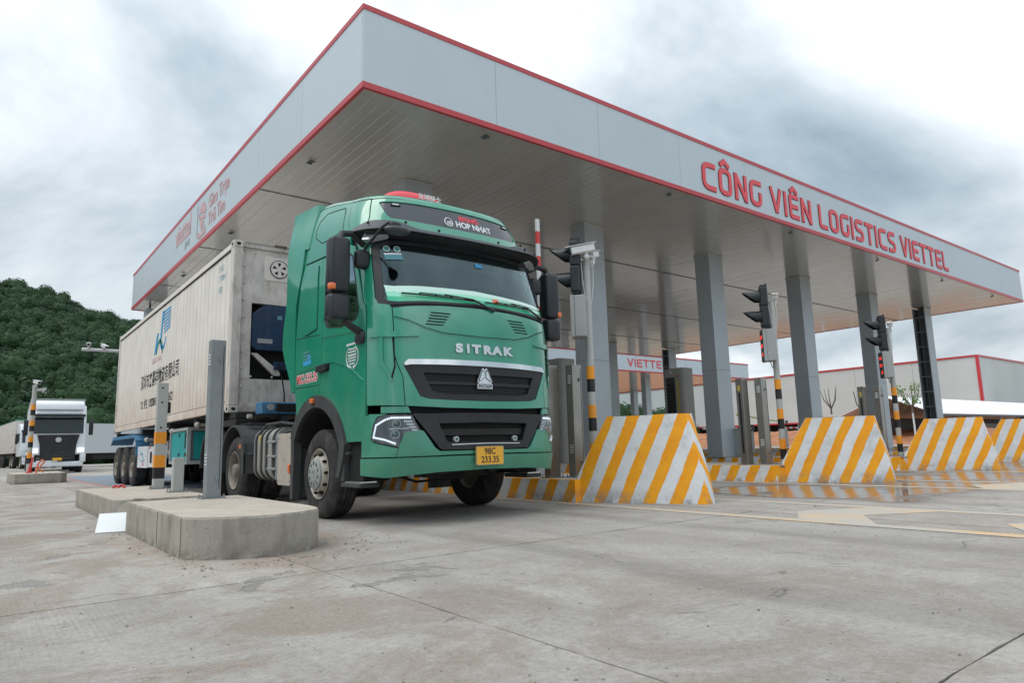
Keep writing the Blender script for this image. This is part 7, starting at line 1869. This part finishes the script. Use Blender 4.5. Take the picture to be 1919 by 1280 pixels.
# ================================================================== OTHER LORRIES FAR BEHIND
base('dark_glass', (0.012, 0.022, 0.026), 0.12, spec=0.3)
def far_lorry(x, y, rz, lab, cab='white_cab', face='black_plastic', box_mat='wall_white', top=None, trailer=12.5, conv=False):
    r = empty('parked_lorry', (x, y, 0), rz)
    def A(m, n, mt, sm=False, parent=None): return m.build(n, mt, parent or r, sm)
    cabm = MB(); y0 = 1.0 if conv else 0
    cabm.prism([(y0, .95), (y0 + .02, 2.0), (y0 + .32, 2.95), (y0 + .55, 3.35), (y0 + .75, 3.55), (y0 + 2.1, 3.62), (y0 + 2.2, .95)], -1.2, 1.2, axis='x', bev=.08, seg=3); c_ = A(cabm, 'cab', cab, True)
    if conv: A(MB().box(-.85, .85, -.5, 1.02, .7, 1.75, bev=.2, seg=3), 'bonnet', cab, True); A(MB().box(-.5, .5, -.53, -.505, .75, 1.5), 'grille', face)
    else:
        A(MB().prism([(-.74, .66), (-.80, 1.5), (-.92, 1.98), (.92, 1.98), (.80, 1.5), (.74, .66)], -.07, .04, axis='y', bev=.01), 'grille', face)
        for k in range(6): A(MB().box(-.68 - k * .008, .68 + k * .008, -.095, -.071, .75 + k * .12, .80 + k * .12), 'grille_bar', 'dusty_plastic')
        m = MB(); m.cyl((0, -.071, 1.72), (0, -.10, 1.72), .13, n=20); A(m, 'round_badge', 'badge_silver', True)
        A(MB().box(-.2, .2, -.13, -.096, .66, .80), 'number_plate', 'plate_yellow')
    m = MB(); yy = y0; m.prism([(yy - .012, 2.05), (yy + .29, 2.88), (yy + .33, 2.88), (yy + .03, 2.05)], -1.08, 1.08, axis='x'); A(m, 'windscreen', 'dark_glass')
    m = MB(); m.prism([(yy + .035, 2.06), (yy + .325, 2.86), (yy + .335, 2.86), (yy + .045, 2.06)], -1.06, 1.06, axis='x'); A(m, 'dark_interior', 'interior_black')
    A(MB().box(-1.14, 1.14, yy + .05, yy + .35, 2.92, 3.06, bev=.03), 'sun_visor', 'windscreen_glass' if False else 'dusty_plastic')
    for s_ in (-1, 1):
        A(MB().box(*sorted((s_ * .98, s_ * 1.24)), -.10, .3, .55, 1.0, bev=.05, seg=2) if not conv else MB().box(*sorted((s_ * .7, s_ * 1.15)), -.6, .3, .55, 1.0, bev=.05), 'bumper_corner', cab, True)
        A(MB().box(*sorted((s_ * .84, s_ * 1.16)), -.115 if not conv else -.62, -.08 if not conv else -.58, 1.05 if not conv else .9, 1.30 if not conv else 1.05, bev=.01), 'headlight', 'led_white' if not conv else 'lamp_clear')
        A(MB().box(*sorted((s_ * 1.32, s_ * 1.52)), yy + .1, yy + .25, 1.95, 2.75, bev=.04, seg=2), 'mirror', 'black_plastic', True)
        A(MB().box(*sorted((s_ * 1.201, s_ * 1.215)), yy + .55, yy + 1.3, 2.1, 2.8), 'side_window', 'side_glass')
        for wy in (1.35, 5.0, 6.2) if not conv else (.2, 5.2, 6.4):
            w = empty('wheel', (s_ * 1.2, wy, .5), 0 if s_ < 0 else math.pi, r); link('tyre', WP['tyre'], None, w); link('wheel_disc', W_dish, None, w); link('rim', WP['rim_flange'], None, w)
    A(MB().box(-1.15, 1.15, -.08 if not conv else -.55, .3, .34, .60, bev=.05), 'bumper', cab, True)
    if not conv: A(MB().prism([(.35, 3.30), (.45, 3.62), (.9, 3.80), (2.1, 3.86), (2.1, 3.5)], -1.08, 1.08, axis='x', bev=.05, seg=2), 'roof_deflector', cab, True); A(MB().box(-1.0, 1.0, .28, .34, 3.02, 3.10), 'marker_strip', 'lamp_clear')
    A(MB().box(-.45, .45, .3, 6.9, .75, 1.05), 'chassis_rail', 'chassis_black')
    if trailer:
        t0 = 2.7 if not conv else 4.0
        A(MB().box(-1.25, 1.25, t0, t0 + trailer, 1.25, 3.95, bev=.02), 'cargo_box', box_mat)
        A(MB().box(-1.27, 1.27, t0 - .02, t0 + trailer + .02, 3.955, 4.03), 'top_rail', top or 'grey_paint')
        A(MB().box(-1.0, 1.0, t0 + 3, t0 + trailer, .9, 1.24), 'trailer_beam', 'chassis_black')
        for s_ in (-1, 1):
            for k in range(3):
                w = empty('wheel', (s_ * 1.2, t0 + trailer - 1.5 - k * 1.3, .5), 0 if s_ < 0 else math.pi, r); link('tyre', WP['tyre'], None, w); link('wheel_disc', W_dish, None, w)
    return tag(r, lab, 'lorry', 'lorries waiting far behind')
far_lorry(3.28, 42.5, R(-2), 'silver white lorry with a black grille and lit headlamps, facing the camera at the left')
far_lorry(3.9, 66.0, R(4), 'white bonneted lorry with a green roof edge, half hidden behind the silver white one', face='dusty_plastic', box_mat='container_dirty', top='truck_green', conv=True)
far_lorry(12.6, 69.5, R(-66), 'white bonneted lorry with a white trailer parked far off beside the container wheels', conv=True, box_mat='wall_white', trailer=11)
r = empty('parked_trailer', (6.2, 66.0, 0), R(-64)); MB().box(-1.2, 1.2, 0, 7.5, 1.1, 3.5).build('cargo_box', 'wall_white', r); MB().box(-1.0, 1.0, 1, 7, .6, 1.09).build('chassis_rail', 'chassis_black', r)
tag(r, 'plain white box trailer parked just right of the silver white lorry', 'trailer')
# safety rail of orange-white blocks seen under the trailer
for k in range(4):
    o = MB().box(-.25, .25, -.2, .2, 0, .62, bev=.05).build('road_barrier', 'band_orange' if k % 2 else 'board_white'); o.location = (6.9 + k * .0, 24.0 + k * .7, .31)
    tag(o, ['orange', 'white', 'second orange', 'second white'][(k + 1) % 4 if False else k] and ('white plastic block glimpsed beneath the trailer, nearer one' if k == 0 else 'orange plastic block glimpsed beneath the trailer, nearer one' if k == 1 else 'white plastic block glimpsed beneath the trailer, farther one' if k == 2 else 'orange plastic block glimpsed beneath the trailer, farther one'), 'barrier block')
